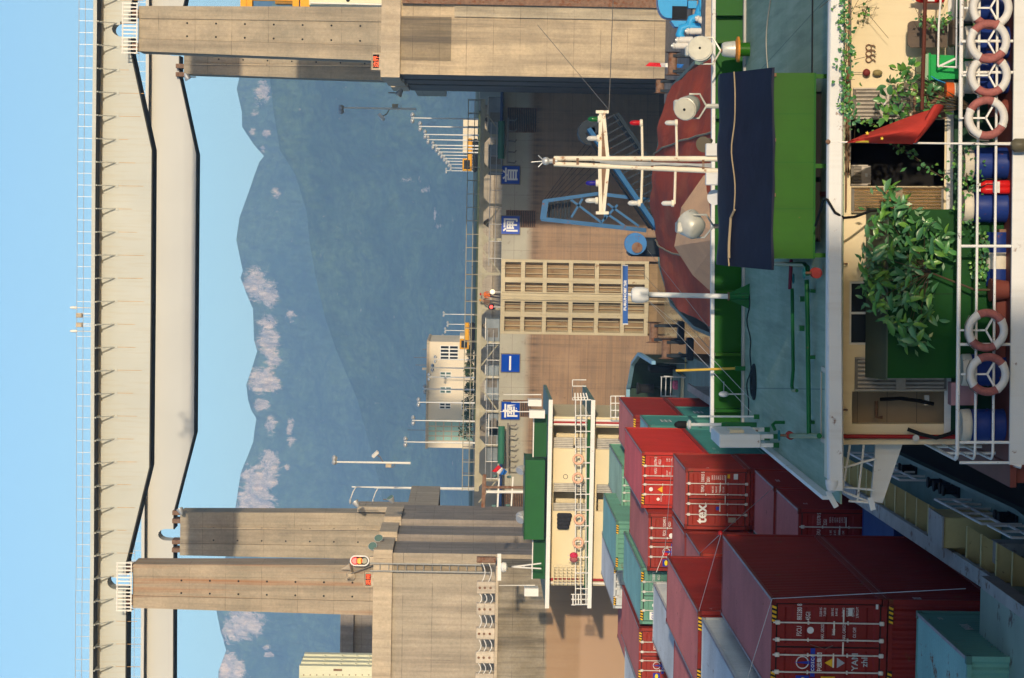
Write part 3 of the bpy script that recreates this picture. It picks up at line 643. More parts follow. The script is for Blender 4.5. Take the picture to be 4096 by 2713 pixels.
def hill(ridge, D1, D0, rocks, seed, rough):
    D1, D0 = D1*HS, D0*HS
    ys = [y for y, x in ridge]; y = ys[0]; rows = []; rk = []
    n = 60; cols = []
    while y < ys[-1]:
        for (ya, xa_), (yb, xb_) in zip(ridge[:-1], ridge[1:]):
            if ya <= y <= yb: px = xa_+(xb_-xa_)*(y-ya)/(yb-ya); break
        top = P(px, y, D1); col = []; rc = []
        for i in range(n+1):
            f = i/n; D = D0+(D1-D0)*(f**0.75); z = 16+(top.z-16)*(f**1.15)
            e_ = math.sin(math.pi*min(1,f*1.02)); xx_ = top.x/HS
            zz_ = z/HS
            nz = (mn.noise(Vector((xx_*0.009+seed, zz_*0.014, seed)))*5+mn.noise(Vector((xx_*0.03, zz_*0.035, seed)))*2.4)*e_+mn.noise(Vector((xx_*0.11, zz_*0.11, seed)))*0.8+mn.noise(Vector((xx_*0.33, zz_*0.2, seed+4)))*0.35
            v = Vector((top.x, D+nz*rough*HS*2.5, z+nz*rough*0.22*HS*(1 if f > 0.9 else 0.6)))
            col.append(v)
            ip = ray_px(v); r = -1.0
            for (cx, cy, rx, ry, a) in rocks:
                q = ((ip[0]-cx)/(rx*1.15))**2+((ip[1]-cy)/(ry*1.15))**2; r = max(r, a*max(-0.6, 1.15-q*0.75))
            rc.append(r)
        for k in range(1, 6):                                   # back slope
            col.append(Vector((top.x, D1+k*60*HS, top.z-k*k*4*HS))); rc.append(0)
        cols.append(col); rk += rc; y += 5
    mb = MB().grid(cols); o = struct('hills', mb, m_hill, smooth=False, fix=True)
    at = o.data.attributes.new('rock', 'FLOAT', 'POINT'); at.data.foreach_set('value', rk); o.data.shade_smooth(); return o
def ray_px(p):
    d = p-EYE; r, u, f = d.dot(cam_r), d.dot(cam_u), d.dot(cam_f); return (2048-FPX*u/f, 1356.5-FPX*r/f)
far = [(-500,1040),(-200,1000),(0,1008),(100,990),(200,975),(312,957),(357,947),(446,967),(509,969),(580,1016),(625,1056),(647,1038),(700,1018),(771,994),(870,958),(959,945),(1084,971),(1111,962),(1173,985),(1236,1012),(1361,1016),(1405,1029),(1468,1009),(1539,985),(1600,992),(1637,1003),(1673,1025),(1771,1012),(1896,962),(2021,943),(2150,925),(2300,880),(2450,867),(2531,883),(2600,905),(2683,874),(2800,870),(3200,920)]
rocks = [(1020,1140,48,62,1.0),(1075,1180,38,50,0.9),(1068,1290,34,28,0.8),(1070,1370,42,48,1.0),(1095,1440,30,35,0.9),(1045,1520,48,45,1.0),(1100,1540,25,30,0.8),(1045,1620,30,22,1.0),(1085,1700,22,40,0.7),(1160,1710,14,30,0.75),(1165,1765,14,22,0.8),(1148,1870,12,16,0.75),
         (1030,1920,70,55,0.95),(1020,2000,70,50,1.0),(1000,2060,60,60,1.0),(1080,1850,36,45,0.9),(1100,775,16,20,0.8),(1165,1262,20,22,0.7),(1050,370,28,40,0.75),(1010,525,15,14,0.8),(1068,535,18,16,0.75),(1050,600,12,20,0.7),(1020,440,16,20,0.6),(980,2490,70,60,0.95),(930,2530,40,40,0.8),(920,2680,50,60,0.95),(1065,2590,14,10,0.8),(1075,2620,22,12,0.8),(1020,250,30,40,0.7),(1740,860,9,26,0.9),(1555,900,50,30,0.35)]
hill(far, 2600, 2180, rocks, 3.1, 5)
near = [(-500,1120),(0,1090),(190,1072),(330,1082),(450,1095),(600,1120),(700,1182),(850,1228),(970,1238),(1100,1262),(1270,1300),(1400,1345),(1600,1430),(1900,1510),(2200,1570),(2600,1640),(3200,1700)]
hill(near, 2000, 1700, [(1740,860,8,22,0.75),(1690,760,36,10,0.30),(1750,905,26,10,0.3),(1640,720,50,10,0.28)], 8.7, 4)
# ================================================================== signals on the piers
def led(lab, px0, px1, y0, y1, body, D):
    a, b = P(px1, y1, D), P(px0, y0, D)                   # a: left/bottom, b: right/top
    t = thing('led_sign', lab, 'sign', ((a.x+b.x)/2, D, a.z-0.3), 'led signs on the piers'); w = 0.13
    MB().box(a.x+w, b.x-w, D, D+0.3, a.z+w, b.z-w).build('panel', m_ledbk, t)
    for q in ((a.x,b.x,a.z,a.z+w),(a.x,b.x,b.z-w,b.z),(a.x,a.x+w,a.z+w,b.z-w),(b.x-w,b.x,a.z+w,b.z-w)): MB().box(q[0],q[1],D-0.12,D+0.32,q[2],q[3]).build('frame', m_cope, t)
    for k in (0.25, 0.75): MB().box(a.x+(b.x-a.x)*k-0.16, a.x+(b.x-a.x)*k+0.16, D-0.05, D+0.35, a.z-0.35, a.z-0.003).build('foot', m_whitem, t)
    h = b.z-a.z; MB().text(body, h*0.60, ((a.x+b.x)/2, D-0.012, a.z+h*0.28), bold=0.0, sx=1.0).build('lettering', m_ledred, t, fix=False)
led('small led sign with orange characters on the right pier', 1485, 1523, 211, 281, '边界', DF+1.2)
led('small led sign with orange characters beside the ladder on the left pier', 1455, 1491, 2287, 2350, '进闸', DF+1.2)
# three-lamp signal at the left pier
c0, c1 = P(1405, 2243, DF+0.6), P(1472, 2243, DF+0.6)
t = thing('traffic_light', 'three lamp traffic light showing red above the left pier corner', 'traffic light', (c0.x, c0.y, c1.z-0.6))
hw = 0.34; pts = [(c0.x+hw*math.cos(R(a)), c0.z-hw+0.05+hw*math.sin(R(a))) for a in range(0,181,20)]+[(c0.x+hw*math.cos(R(a)), c1.z+hw-0.05+hw*math.sin(R(a))) for a in range(180,361,20)]
MB().prism(pts, DF+0.6, DF+0.9).build('backboard', m_dark, t)
rim = [Vector((x, DF+0.58, z)) for x, z in pts]; MB().pipe(rim+[rim[0]], 0.06, 6).build('rim', m_whitem, t)
for i, (col, em) in enumerate((((1.0,0.05,0.04),3.0),((1.0,0.22,0.02),0.9),((0.35,0.33,0.24),0.0))):
    p = c0.lerp(c1, 0.22+0.28*i); MB().lathe([(0.21,-0.06),(0.21,0.02)], (p.x, DF+0.55, p.z), (0,1,0), 18).build('lens', glow('signal_%d' % i, col, em), t)
    MB().arc((p.x, DF+0.45, p.z), 0.23, 0.025, R(0), R(180), 10, 5).build('hood', m_dark, t)
MB().beam((c0.x,DF+0.8,c1.z-0.5),(c0.x,DF+0.8,23.1),0.14,0.14).build('post', m_galv, t); MB().box(c0.x-0.3,c0.x+0.3,DF+0.6,DF+1.0,23.15,23.45).build('base_box', m_cope, t)
# horn loudspeakers on a raking arm
o0 = P(1400, 2300, DF+0.8); t = thing('loudspeaker_arm', 'pair of cream horn loudspeakers on a raking arm at the left pillar', 'loudspeaker', (o0.x, o0.y, 23.2))
MB().pipe([P(1490,2262,DF+0.8), P(1402,2296,DF+0.8)], 0.04, 6).build('arm', m_rail, t)
for y, px, ax in ((2272,1388,(-0.25,0.2,0.9)),(2309,1395,(-0.15,-0.9,0.35))):
    c = P(px, y, DF+0.8); d = -Vector(ax).normalized(); MB().lathe([(0.05,-0.45),(0.09,-0.25),(0.16,0.0),(0.32,0.28),(0.36,0.32)], c, d, 14).build('horn', m_cope, t, smooth=True)
MB().box(o0.x-0.1,o0.x+0.1,o0.y-0.1,o0.y+0.1,o0.z-0.12,o0.z+0.12).build('junction_box', m_cope, t)
# floodlights along the left coping
def flood(lab, px, py, D, z0, d, r=0.33):
    c = P(px, py, D); t = thing('floodlight', lab, 'floodlight', (c.x, D, z0), 'floodlights on the lock head'); d = Vector(d).normalized()
    MB().lathe([(0.08,-0.35),(0.16,-0.25),(r*0.8,0.0),(r,0.18),(r,0.22)], c, d, 14).build('reflector', m_galv, t, smooth=True)
    MB().lathe([(r*0.93,0.221),(r*0.93,0.235)], c, d, 14).build('lens', m_wglass, t)
    MB().pipe([(c.x,D+0.05,z0),(c.x,D+0.05,c.z-0.2),c], 0.05, 6).build('bracket', m_rail, t)
flood('bright floodlight at the front left coping', 1493, 2190, DF+1, 23.15, (0.5,-0.7,0.2))
flood('second floodlight, further along the left coping', 1516, 2160, DF+4, 23.15, (0.6,-0.6,0.1))
flood('small floodlight on the grooved coping step', 1565, 1999, DF+18, 23.15, (0.7,-0.3,0.4), 0.3)
flood('small floodlight on top of the block behind the left pillar', 1425, 2015, DR-3, 24.4, (0.7,0.2,0.5), 0.3)
flood('small floodlight on the right coping step', 1598, 372, DF+16, 23.15, (-0.8,0.1,0.5), 0.3)
flood('floodlight under the far girder at the right rear pillar', 748, 308, DR, 39.9, (-0.8,0.2,-0.5), 0.3)
flood('floodlight on top of the left rear pillar', 722, 2044, DR, P(722,2044,DR).z-0.5, (0.8,0.2,0.4), 0.3)
MB().box(P(1430,2050,DR).x, P(1430,2028,DR).x, DR+0.3, DR+4, 20, P(1428,2040,DR).z).build('rear_turret', m_concL, hl)
# deck behind the left pier and the stoplog stack at the photo's lower edge
t = thing('road_deck', 'grey shaded road deck behind the left pier', 'bridge deck', (-45, 215, 20))
a = P(1360, 2600, 215); b = P(1412, 2600, 215); c = P(1520, 2600, 215)
MB().box(-90, P(1400,2440,215).x, 215, 223, b.z, a.z).build('parapet', m_slot, t); MB().box(-90, P(1400,2440,215).x, 215.8, 222.5, c.z-4, b.z-0.003).build('wall', m_slot, t)
t = thing('stoplog_stack', 'pale green steel stoplog frame at the lower left photo edge', 'steel frame', (-36, 186, 23))
D = 186
for i, (y0, y1, px) in enumerate(((2619,2635,1217),(2635,2650,1211),(2650,2665,1205))):
    r_, l_ = P(1400,y0,D+3-i), P(1400,y1+2,D+3-i); MB().box(l_.x, r_.x, D+3-i, D+3.2-i+0.6, 23.1, P(px,y0,D+3-i).z).build('flange', m_steelgreen, t)
    for pz in (1285,1355,1415,1465): MB().box(l_.x, r_.x-0.03, D+2.6-i, D+3-i-0.004, P(pz+9,y0,D).z, P(pz+4,y0,D).z).build('web_plate', m_steelgreen, t)
l_ = P(1400,3000,D); MB().box(l_.x, P(1400,2666,D).x, D, D+0.8, 23.1, P(1197,2680,D).z).build('front_plate', m_steelgreen, t)
for k in range(11): q = P(1215+26*k, 2700, D-0.005); MB().lathe([(0.05,-0.03),(0.05,0.0)], q, (0,1,0), 6).build('bolt', m_rustm, t)
q0, q1 = P(1200,2707,D-0.06), P(1490,2710,D-0.06); MB().pipe([q0,q1], 0.08, 6).build('edge_bar', m_steelgreen, t)
MB().box(P(1340,2684,D).x, P(1340,2676,D).x, D-0.04, D-0.005, P(1368,2680,D).z, P(1334,2680,D).z).build('rust_patch', m_rustm, t)
# yellow gantry leg and pale green cabin past the right pillar
t = thing('gantry_crane', 'orange yellow gantry crane leg peeping past the right pillar', 'crane', (16.5, 186, 23.1)); D = 186
def bxy(nm, px0, px1, y0, y1, m, d0=0, d1=1.0): a, b = P(px1,y1,D), P(px0,y0,D); return MB().box(a.x,b.x,D+d0,D+d1,a.z,b.z).build(nm, m, t)
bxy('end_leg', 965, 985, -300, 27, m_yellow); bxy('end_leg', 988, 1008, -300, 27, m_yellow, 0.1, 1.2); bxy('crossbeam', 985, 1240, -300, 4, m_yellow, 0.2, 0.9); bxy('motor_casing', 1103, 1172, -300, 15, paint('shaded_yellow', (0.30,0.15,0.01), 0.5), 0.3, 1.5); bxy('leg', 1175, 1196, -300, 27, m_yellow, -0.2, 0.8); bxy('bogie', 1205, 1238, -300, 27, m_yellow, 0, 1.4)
t = thing('crane_cabin', 'pale green metal cabin beside the yellow gantry', 'cabin', (17, 184, 23.1)); D = 184
a, b = P(1545,25,D), P(1240,-300,D); MB().box(a.x,b.x,D,D+4,23.1,b.z).build('wall', m_steelgreen, t)
MB().pipe([P(1242,12,D-0.1), P(1540,19,D-0.1)], 0.08, 6).build('corner_trim', m_whitem, t); MB().lathe([(0.14,-0.02),(0.14,0.0)], P(1392,1,D-0.01), (0,1,0), 10).build('vent', m_dark, t)

# ================================================================== lamp masts along the far quays
def mast(name, lab, px, py, pb, D, grp, arms=2, r=0.09):
    tp, bt = P(px, py, D), P(pb, py, D); bt.x = tp.x; bt.z = max(15.9, min(bt.z, 21.6)) if D < 318 else 15.88
    t = thing(name, lab, 'lamp post', (tp.x, D, bt.z), grp)
    MB().pipe([(tp.x,D,bt.z),(tp.x,D,tp.z)], r*1.3, 8, r*0.6).build('pole', m_whitem, t, smooth=True)
    for k in range(arms):
        s = -1 if k % 2 else 1; dx = s*r*4.2; hd = MB().lathe([(r*1.4,-r*3.0),(r*3.1,0.0),(r*2.6,r*1.2)], (tp.x+dx,D,tp.z-r*1.0), (s*0.35,-0.5,0.9), 10).build('lamp_head', m_galv, t, smooth=True)
        MB().pipe([(tp.x,D,tp.z-r*3),(tp.x+dx,D,tp.z-r*2)], r*0.5, 5).build('arm', m_galv, t)
    return t
ordn = ['nearest', 'second', 'third', 'fourth', 'fifth', 'sixth', 'seventh', 'eighth', 'ninth', 'tenth', 'eleventh', 'twelfth', 'thirteenth', 'fourteenth']
ry = [(472,1645),(506,1676),(538,1696),(559,1708),(581,1728),(594,1742),(608,1752),(621,1763),(634,1773),(645,1782),(657,1792),(672,1800),(683,1782)]
for i, (y, px) in enumerate(ry):
    D = 235+i*17; mast('lamp_mast', '%s tall lamp mast in the right hand row, counted from the pier' % ordn[i], px, y, 1915, D, 'lamp masts behind the gate, right row', 2, 0.075)
ly = [(1768,1617),(1682,1648),(1609,1670),(1556,1694),(1508,1713),(1471,1727),(1437,1738),(1407,1752),(1377,1762),(1349,1768),(1322,1778),(1297,1788),(1257,1772)]
for i, (y, px) in enumerate(ly):
    D = 236+i*17; mast('lamp_mast', '%s tall lamp mast in the left hand row, counted from the pier' % ordn[i], px, y, 1905, D, 'lamp masts behind the gate, left row', 2, 0.075)
# camera masts on the rear blocks of the piers
def cam_mast(lab, y, px, pb, D, s):
    tp, bt = P(px, y, D), P(pb, y, D); zb_ = 21.6; t = thing('camera_mast', lab, 'mast', (tp.x, D, zb_), 'camera masts on the lock heads')
    MB().pipe([(tp.x,D,zb_),(tp.x,D,tp.z)], 0.11, 8, 0.07).build('pole', m_whitem, t, smooth=True)
    for dx in (0.0, 0.35*s): MB().lathe([(0.16,-0.3),(0.28,0.0),(0.2,0.1)], (tp.x+dx,D,tp.z-0.1), (0.2*s,-0.4,0.9), 10).build('lamp_head', m_galv, t, smooth=True)
    zc = bt.z+ (tp.z-bt.z)*0.32
    MB().pipe([(tp.x,D,zc),(tp.x+0.5*s,D,zc+0.3),(tp.x+0.75*s,D-0.2,zc+0.75)], 0.05, 6).build('camera_arm', m_rail, t)
    MB().beam((tp.x+0.55*s,D-0.2,zc+0.95),(tp.x+1.0*s,D-0.4,zc+0.5),0.3,0.26).build('camera', m_whitem, t)
    MB().box(tp.x-0.25*s-0.15,tp.x-0.25*s+0.15,D-0.2,D+0.15,zc-0.7,zc-0.2).build('control_box', m_cope, t)
    MB().arc((tp.x-0.15*s,D,zc-0.75), 0.25, 0.03, 0, R(300), 12, 5).build('cable_coil', m_rail, t)
cam_mast('white camera mast rising from the right hand lock head', 431, 1357, 1655, DG+4, -1)
cam_mast('white camera mast rising from the left hand lock head', 1848, 1330, 1630, DG+4, 1)
for y, px, lab, D in ((1948,1407,'curved arm street lamp behind the left pier, taller one', 232),(1952,1497,'curved arm street lamp behind the left pier, shorter one', 250)):
    tp = P(px,y,D); t = thing('street_lamp', lab, 'street lamp', (tp.x,D,15.9), 'curved street lamps'); MB().pipe([(tp.x,D,15.9),(tp.x,D,tp.z)],0.12,8,0.06).build('pole', m_whitem, t, smooth=True)
    MB().pipe([(tp.x,D,tp.z-0.4),(tp.x-0.4,D-0.3,tp.z-0.15),(tp.x-1.0,D-0.8,tp.z+0.05)],0.05,6).build('arm', m_whitem, t); MB().ball((tp.x-1.25,D-1.0,tp.z+0.08),0.3,10,6,(1,0.5,0.4)).build('lantern', m_galv, t, smooth=True)

# ================================================================== buildings behind the gate
m_cream = paint('cream_render', (0.72,0.62,0.47), 0.8, var=0.05, vs=0.2)
t = thing('control_building', 'cream control building with green glass stair window behind the gate', 'building', (-35, 362, 15.9)); D = 350
def X_(y, px=1800): return P(px, y, D).x
def Z_(px, y=1600): return P(px, y, D).z
xr_, xl_ = X_(1368), X_(1792); zt_ = Z_(1714)
MB().box(xl_, xr_, D, D+18, 15.9, zt_).build('wall', m_cream, t); MB().box(xl_-0.15, xr_+0.15, D-0.15, D+18.1, zt_+0.004, zt_+0.35).build('roof_edge', m_cope, t)
MB().box(X_(1368), X_(1344), D+1, D+10, 15.9, Z_(1835)).build('side_wing', m_cream, t)
def win(px0, px1, y0, y1, n, m, kz=1, fr=m_whitem):
    a, b = P(px1, y1, D), P(px0, y0, D); w = MB().box(a.x, b.x, D-0.06, D-0.005, a.z, b.z).build('window', fr, t); nx = n
    for i in range(nx):
        for j in range(kz):
            x0_, x1_ = a.x+(b.x-a.x)*i/nx+0.09, a.x+(b.x-a.x)*(i+1)/nx-0.09; z0_, z1_ = a.z+(b.z-a.z)*j/kz+0.09, a.z+(b.z-a.z)*(j+1)/kz-0.09
            MB().box(x0_, x1_, D-0.09, D-0.0605, z0_, z1_).build('pane', m, w)
win(1761, 1833, 1382, 1440, 4, m_wdark, 2); win(1760, 1805, 1487, 1514, 2, m_wglass, 2); win(1760, 1805, 1547, 1574, 2, m_wglass, 2); win(1758, 1803, 1612, 1636, 2, m_wdark, 2); win(1846, 1880, 1614, 1640, 2, m_wdark, 2); win(1869, 1895, 1378, 1400, 2, m_wdark, 1)
win(1712, 1900, 1685, 1766, 4, paint('pale_teal_glass', (0.30,0.48,0.42), 0.15, var=0.15, vs=0.5, spec=0.5), 6, m_cope)
for y, px, h in ((1430,1655,2.2),(1460,1662,2.0),(1397,1690,1.0),(1575,1695,1.6),(1720,1630,3.2)):
    q = P(px,y,D+6); MB().pipe([(q.x,D+6,zt_+0.3),(q.x,D+6,q.z)],0.05,5).build('roof_aerial', m_rail, t)
MB().box(X_(1486),X_(1478),D+2,D+3,zt_+0.36,zt_+1.0).build('roof_unit', m_cream, t)
t = thing('quay_building', 'low cream building behind the right hand lamp row', 'building', (7, 380, 15.9)); D = 372
MB().box(X_(612), X_(478), D, D+14, 15.9, Z_(1852,540)).build('wall', m_cream, t)
for px0, px1, y0, y1 in ((1889,1901,568,581),(1904,1916,568,581),(1889,1901,585,597)): 
    a, b = P(px1,y1,D), P(px0,y0,D); w = MB().box(a.x,b.x,D-0.05,D-0.004,a.z,b.z).build('window', m_wdark, t)
# excavators on the quays (yellow)
def digger(lab, px, py, w, h, D, boom):
    c = P(px, py, D); z0 = 15.9; t = thing('excavator', lab, 'excavator', (c.x, D, z0), 'yellow machines on the quays')
    for s in (-1, 1): MB().bev(c.x-w*0.5, c.x+w*0.5, D+s*0.9-0.3, D+s*0.9+0.3, z0, z0+0.7, 0.2).build('track', m_dark, t)
    MB().bev(c.x-w*0.48, c.x+w*0.5, D-1.1, D+1.1, z0+0.75, z0+h*0.7, 0.12).build('body', m_yellow, t); MB().bev(c.x-w*0.48, c.x-w*0.1, D-1.12, D-0.1, z0+h*0.7, z0+h, 0.1).build('cab', m_yellow, t)
    MB().box(c.x-w*0.42, c.x-w*0.15, D-1.14, D-1.1205, z0+h*0.5, z0+h*0.9).build('cab_window', m_wdark, t)
    if boom: MB().pipe([(c.x+w*0.2,D-0.5,z0+h*0.5),(c.x+w*0.45,D-0.5,z0+h*1.15),(c.x+w*1.3,D-0.5,z0+h*0.9),(c.x+w*1.5,D-0.5,z0+0.6)], 0.2, 6).build('boom', m_yellow, t)
digger('yellow machine between the right hand lamp masts', 1905, 622, 4.6, 2.1, 345, False)
digger('yellow machine beside the cream control building', 1893, 1345, 3.6, 2.0, 330, False)
# clipped shrubs in front of the control building
m_shrub = paint('shrub_green', (0.05,0.085,0.025), 0.9, var=0.4, vs=6)
for k, (y, px, r) in enumerate(((1725,1868,1.5),(1662,1888,1.0),(1612,1887,1.1),(1560,1890,0.9),(1545,1890,0.8),(1487,1892,1.0),(1465,1890,0.9),(1418,1893,0.7),(1400,1893,0.7))):
    c = P(px, y, 338); mb = MB(); rnd = random.Random(k)
    for j in range(220):
        d = Vector((rnd.gauss(0,1),rnd.gauss(0,1),abs(rnd.gauss(0,1)))).normalized()*r*rnd.uniform(0.55,1.0); p = Vector((c.x,338,15.9+0.2))+Vector((d.x,d.y,d.z*1.3))
        a = Vector((rnd.uniform(-1,1),rnd.uniform(-1,1),rnd.uniform(-1,1)))*0.22; b = Vector((rnd.uniform(-1,1),rnd.uniform(-1,1),rnd.uniform(-1,1)))*0.22; mb.quad(p-a,p+b,p+a)
    t = thing('shrub', ['large round shrub beside the green glass stair window'] [0] if k == 0 else '%s low shrub along the front of the control building, from the left' % ordn[k], 'shrub', (c.x,338,15.9), 'shrubs before the control building')
    mb.build('foliage', m_shrub, t, fix=False); MB().pipe([(c.x,338,15.9),(c.x,338,16.5)],0.08,6).build('stem', m_rustm, t)
# ================================================================== shipping containers
def cpaint(n, c, rust=0.18, **k): return paint('container_'+n, c, 0.5, var=0.12, vs=0.7, streak=0.25, scol=(c[0]*0.45, c[1]*0.6, c[2]*0.6), rust=rust, rs=1.6, fine=0.06, **k)
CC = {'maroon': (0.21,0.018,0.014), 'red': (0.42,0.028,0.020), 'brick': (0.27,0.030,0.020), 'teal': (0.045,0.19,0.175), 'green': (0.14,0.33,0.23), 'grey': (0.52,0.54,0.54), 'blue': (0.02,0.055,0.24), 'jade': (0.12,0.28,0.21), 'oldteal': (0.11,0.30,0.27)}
CR = {'maroon': (0.43,0.135,0.13), 'red': (0.52,0.10,0.11), 'brick': (0.40,0.125,0.115), 'teal': (0.16,0.34,0.38), 'green': (0.28,0.42,0.34), 'grey': (0.46,0.49,0.53), 'blue': (0.05,0.10,0.26), 'jade': (0.17,0.36,0.37), 'oldteal': (0.22,0.42,0.41)}  # roof paints: sky reflection put into the paler tint, besides dust
m_rod = paint('zinc_rod', (0.60,0.58,0.54), 0.4, 0.3, var=0.15, vs=6, rust=0.05)
m_seal = paint('door_seal', (0.02,0.018,0.018), 0.8)
m_let = paint('letter_white', (0.72,0.70,0.68), 0.6, var=0.08, vs=8)
m_hzy = paint('hazard_yellow', (0.75,0.42,0.02), 0.5, var=0.15, vs=8)
m_lblue = paint('logo_blue', (0.02,0.04,0.33), 0.5); m_lyel = paint('logo_yellow', (0.80,0.62,0.02), 0.5); m_sheet = paint('paper_label', (0.62,0.62,0.60), 0.7)
def corr(a, b, per, dep):                                # trapezoid corrugation stations (t, offset)
    out = []; n = max(1, round((b-a)/per)); p = (b-a)/n
    for i in range(n): t = a+i*p; out += [(t,0),(t+p*0.25,0),(t+p*0.5,dep),(t+p*0.75,dep)]
    return out+[(b,0)]
def container(label, xr, D, ln, zt, h, col, front='door', txt=(), hc=False, side=(), extra=None, skytinted=True):
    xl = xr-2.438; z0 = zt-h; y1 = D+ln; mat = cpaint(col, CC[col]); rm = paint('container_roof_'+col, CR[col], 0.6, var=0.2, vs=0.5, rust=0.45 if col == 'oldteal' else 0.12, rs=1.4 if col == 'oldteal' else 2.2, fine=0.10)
    t = thing('shipping_container', label, 'container', ((xl+xr)/2, D+ln/2, z0), 'shipping containers on the container ship')
    f = MB(); w = 0.12
    for x0, x1 in ((xl,xl+w),(xr-w,xr)):
        for ya, yb in ((D,D+w),(y1-w,y1)): f.box(x0,x1,ya,yb,z0+0.16,zt-0.12)
        f.box(x0,x1,D+0.165,y1-0.165,z0+0.01,z0+0.17); f.box(x0+0.03 if x0 == xl else x0+0.05,x1-0.05 if x0 == xl else x1-0.03,D+0.165,y1-0.165,zt-0.09,zt-0.012)
    for ya, yb in ((D+0.01,D+w),(y1-w,y1-0.01)): f.box(xl+0.185,xr-0.185,ya,yb,zt-0.12,zt-0.015); f.box(xl+0.185,xr-0.185,ya,yb,z0+0.01,z0+0.15)
    f.build('frame', mat, t); dust = paint('dusty_rail', (0.34,0.29,0.30), 0.8, var=0.25, vs=3)
    for x_ in (xr-0.10, xl+0.03): MB().box(x_,x_+0.07,D+0.17,y1-0.17,zt-0.0118,zt-0.003).build('roof_rail', dust, t)
    cst = paint('casting_'+col, tuple(v*0.55 for v in CC[col]), 0.6, rust=0.5, rs=5)
    for x0 in (xl-0.003, xr-0.177):
        for ya in (D-0.003, y1-0.165):
            for za in (z0, zt-0.118): MB().box(x0,x0+0.18,ya,ya+0.168,za,za+0.12).build('corner_casting', cst, t)
    for x, s in ((xr-0.045, -1), (xl+0.045, 1)):          # corrugated sides
        st = corr(D+w+0.02, y1-w-0.02, 0.28, 0.036); mb = MB(); mb.grid([[(x+s*o, yy, zz) for yy, o in st] for zz in (z0+0.17, zt-0.10)]); mb.build('side_panel', mat, t, fix=False)
    st = corr(D+w, y1-w, 0.22, 0.022); mb = MB(); rows = []
    for x in (xl+0.07, xr-0.07): rows.append([(x, yy, zt-0.045+o) for yy, o in st])
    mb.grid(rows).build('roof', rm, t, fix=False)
    st = corr(xl+w, xr-w, 0.25, 0.04); MB().grid([[(x, y1-0.06-o, zz) for x, o in st] for zz in (z0+0.15, zt-0.12)]).build('rear_end', mat, t, fix=False)
    if front == 'end': MB().grid([[(x, D+0.05+o, zz) for x, o in st] for zz in (z0+0.15, zt-0.12)]).build('front_end', mat, t, fix=False)
    else:
        xm = (xl+xr)/2
        for a, b in ((xl+w+0.03, xm-0.02), (xm+0.02, xr-w-0.03)):
            zz0, zz1 = z0+0.19, zt-0.16; prof = [(zz1,0)]; hh = zz1-zz0
            for k in range(5): c = zz1-hh*(0.1+0.2*k); prof += [(c+0.08,0),(c+0.03,0.03),(c-0.10,0.03),(c-0.15,0)]
            prof.append((zz0,0)); mb = MB(); mb.grid([[(a+0.07,D+0.02+o,z) for z, o in prof],[(b-0.07,D+0.02+o,z) for z, o in prof]])
            dl = mb.build('door', mat, t, fix=False); MB().box(a,a+0.07,D+0.012,D+0.06,zz0,zz1).box(b-0.07,b,D+0.012,D+0.06,zz0,zz1).build('door_edge', mat, dl)
        MB().box(xl+w,xr-w,D+0.06,D+0.07,z0+0.15,zt-0.12).build('door_seal', m_seal, t)
        for off in (0.60,1.03,1.41,1.84):
            x = xr-off; rd = MB().pipe([(x,D-0.03,z0+0.08),(x,D-0.03,zt-0.05)], 0.021, 6).build('lock_rod', m_rod, t)
            for z in (z0+0.14, zt-0.16): MB().bev(x-0.055,x+0.055,D-0.06,D+0.005,z-0.06,z+0.06,0.015).build('cam_keeper', m_rod, rd)
            for k in (0.34, 0.68): MB().box(x-0.045,x+0.045,D-0.045,D+0.018,z0+h*k-0.018,z0+h*k+0.018).build('rod_bracket', m_rod, rd)
        for off in (0.60, 1.41): x = xr-off; MB().beam((x,D-0.05,z0+h*0.38),(x+0.34,D-0.05,z0+h*0.38),0.02,0.035).build('door_handle', m_rod, t); MB().beam((x+0.05,D-0.05,z0+h*0.46),(x-0.30,D-0.05,z0+h*0.46),0.02,0.035).build('door_handle', m_rod, t)
    if txt:
        mb = MB()
        for s_, size, ox, dz, al in txt: mb.text(s_, size, (xr-ox, D+0.006, zt-dz), align=al, bold=0.003, sx=0.62)
        lo_ = mb.build('lettering', m_let, t, fix=False)
        if len(txt) > 4: lo_['kind'] = 'stuff'
    if side:
        mb = MB()
        for s_, size, oy, dz, sx in side: mb.text(s_, size, (xr-0.036, D+oy, zt-dz), (0,1,0), (0,0,1), 'LEFT', 0.01, sx)
        mb.build('side_lettering', m_let, t, fix=False)
    if hc:
        mb = MB()
        for x0 in (xr-0.62, xl+0.16):
            for k in range(4): x = x0+k*0.115; mb.quad((x,D-0.006,zt-0.125),(x+0.06,D-0.006,zt-0.125),(x+0.1,D-0.006,zt-0.015),(x+0.04,D-0.006,zt-0.015))
        mb.build('hazard_stripes', m_hzy, t, fix=False)
        for q0, q1 in ((xr-0.62,xr-0.15),(xl+0.13,xl+0.64)): MB().box(q0,q1,D-0.002,D+0.009,zt-0.13,zt-0.01).build('stripe_plate', m_seal, t)
    if extra: extra(t, xr, D, zt)
    return t
def tbl(c, n, a='45G1'):
    return [(c, 0.17, 0.62, 0.78, 'CENTER') if False else (c.split('|')[0], 0.175, 0.815, 0.76, 'CENTER'), (c.split('|')[1], 0.175, 0.335, 0.76, 'CENTER'), (a, 0.165, 0.43, 0.97, 'CENTER')]
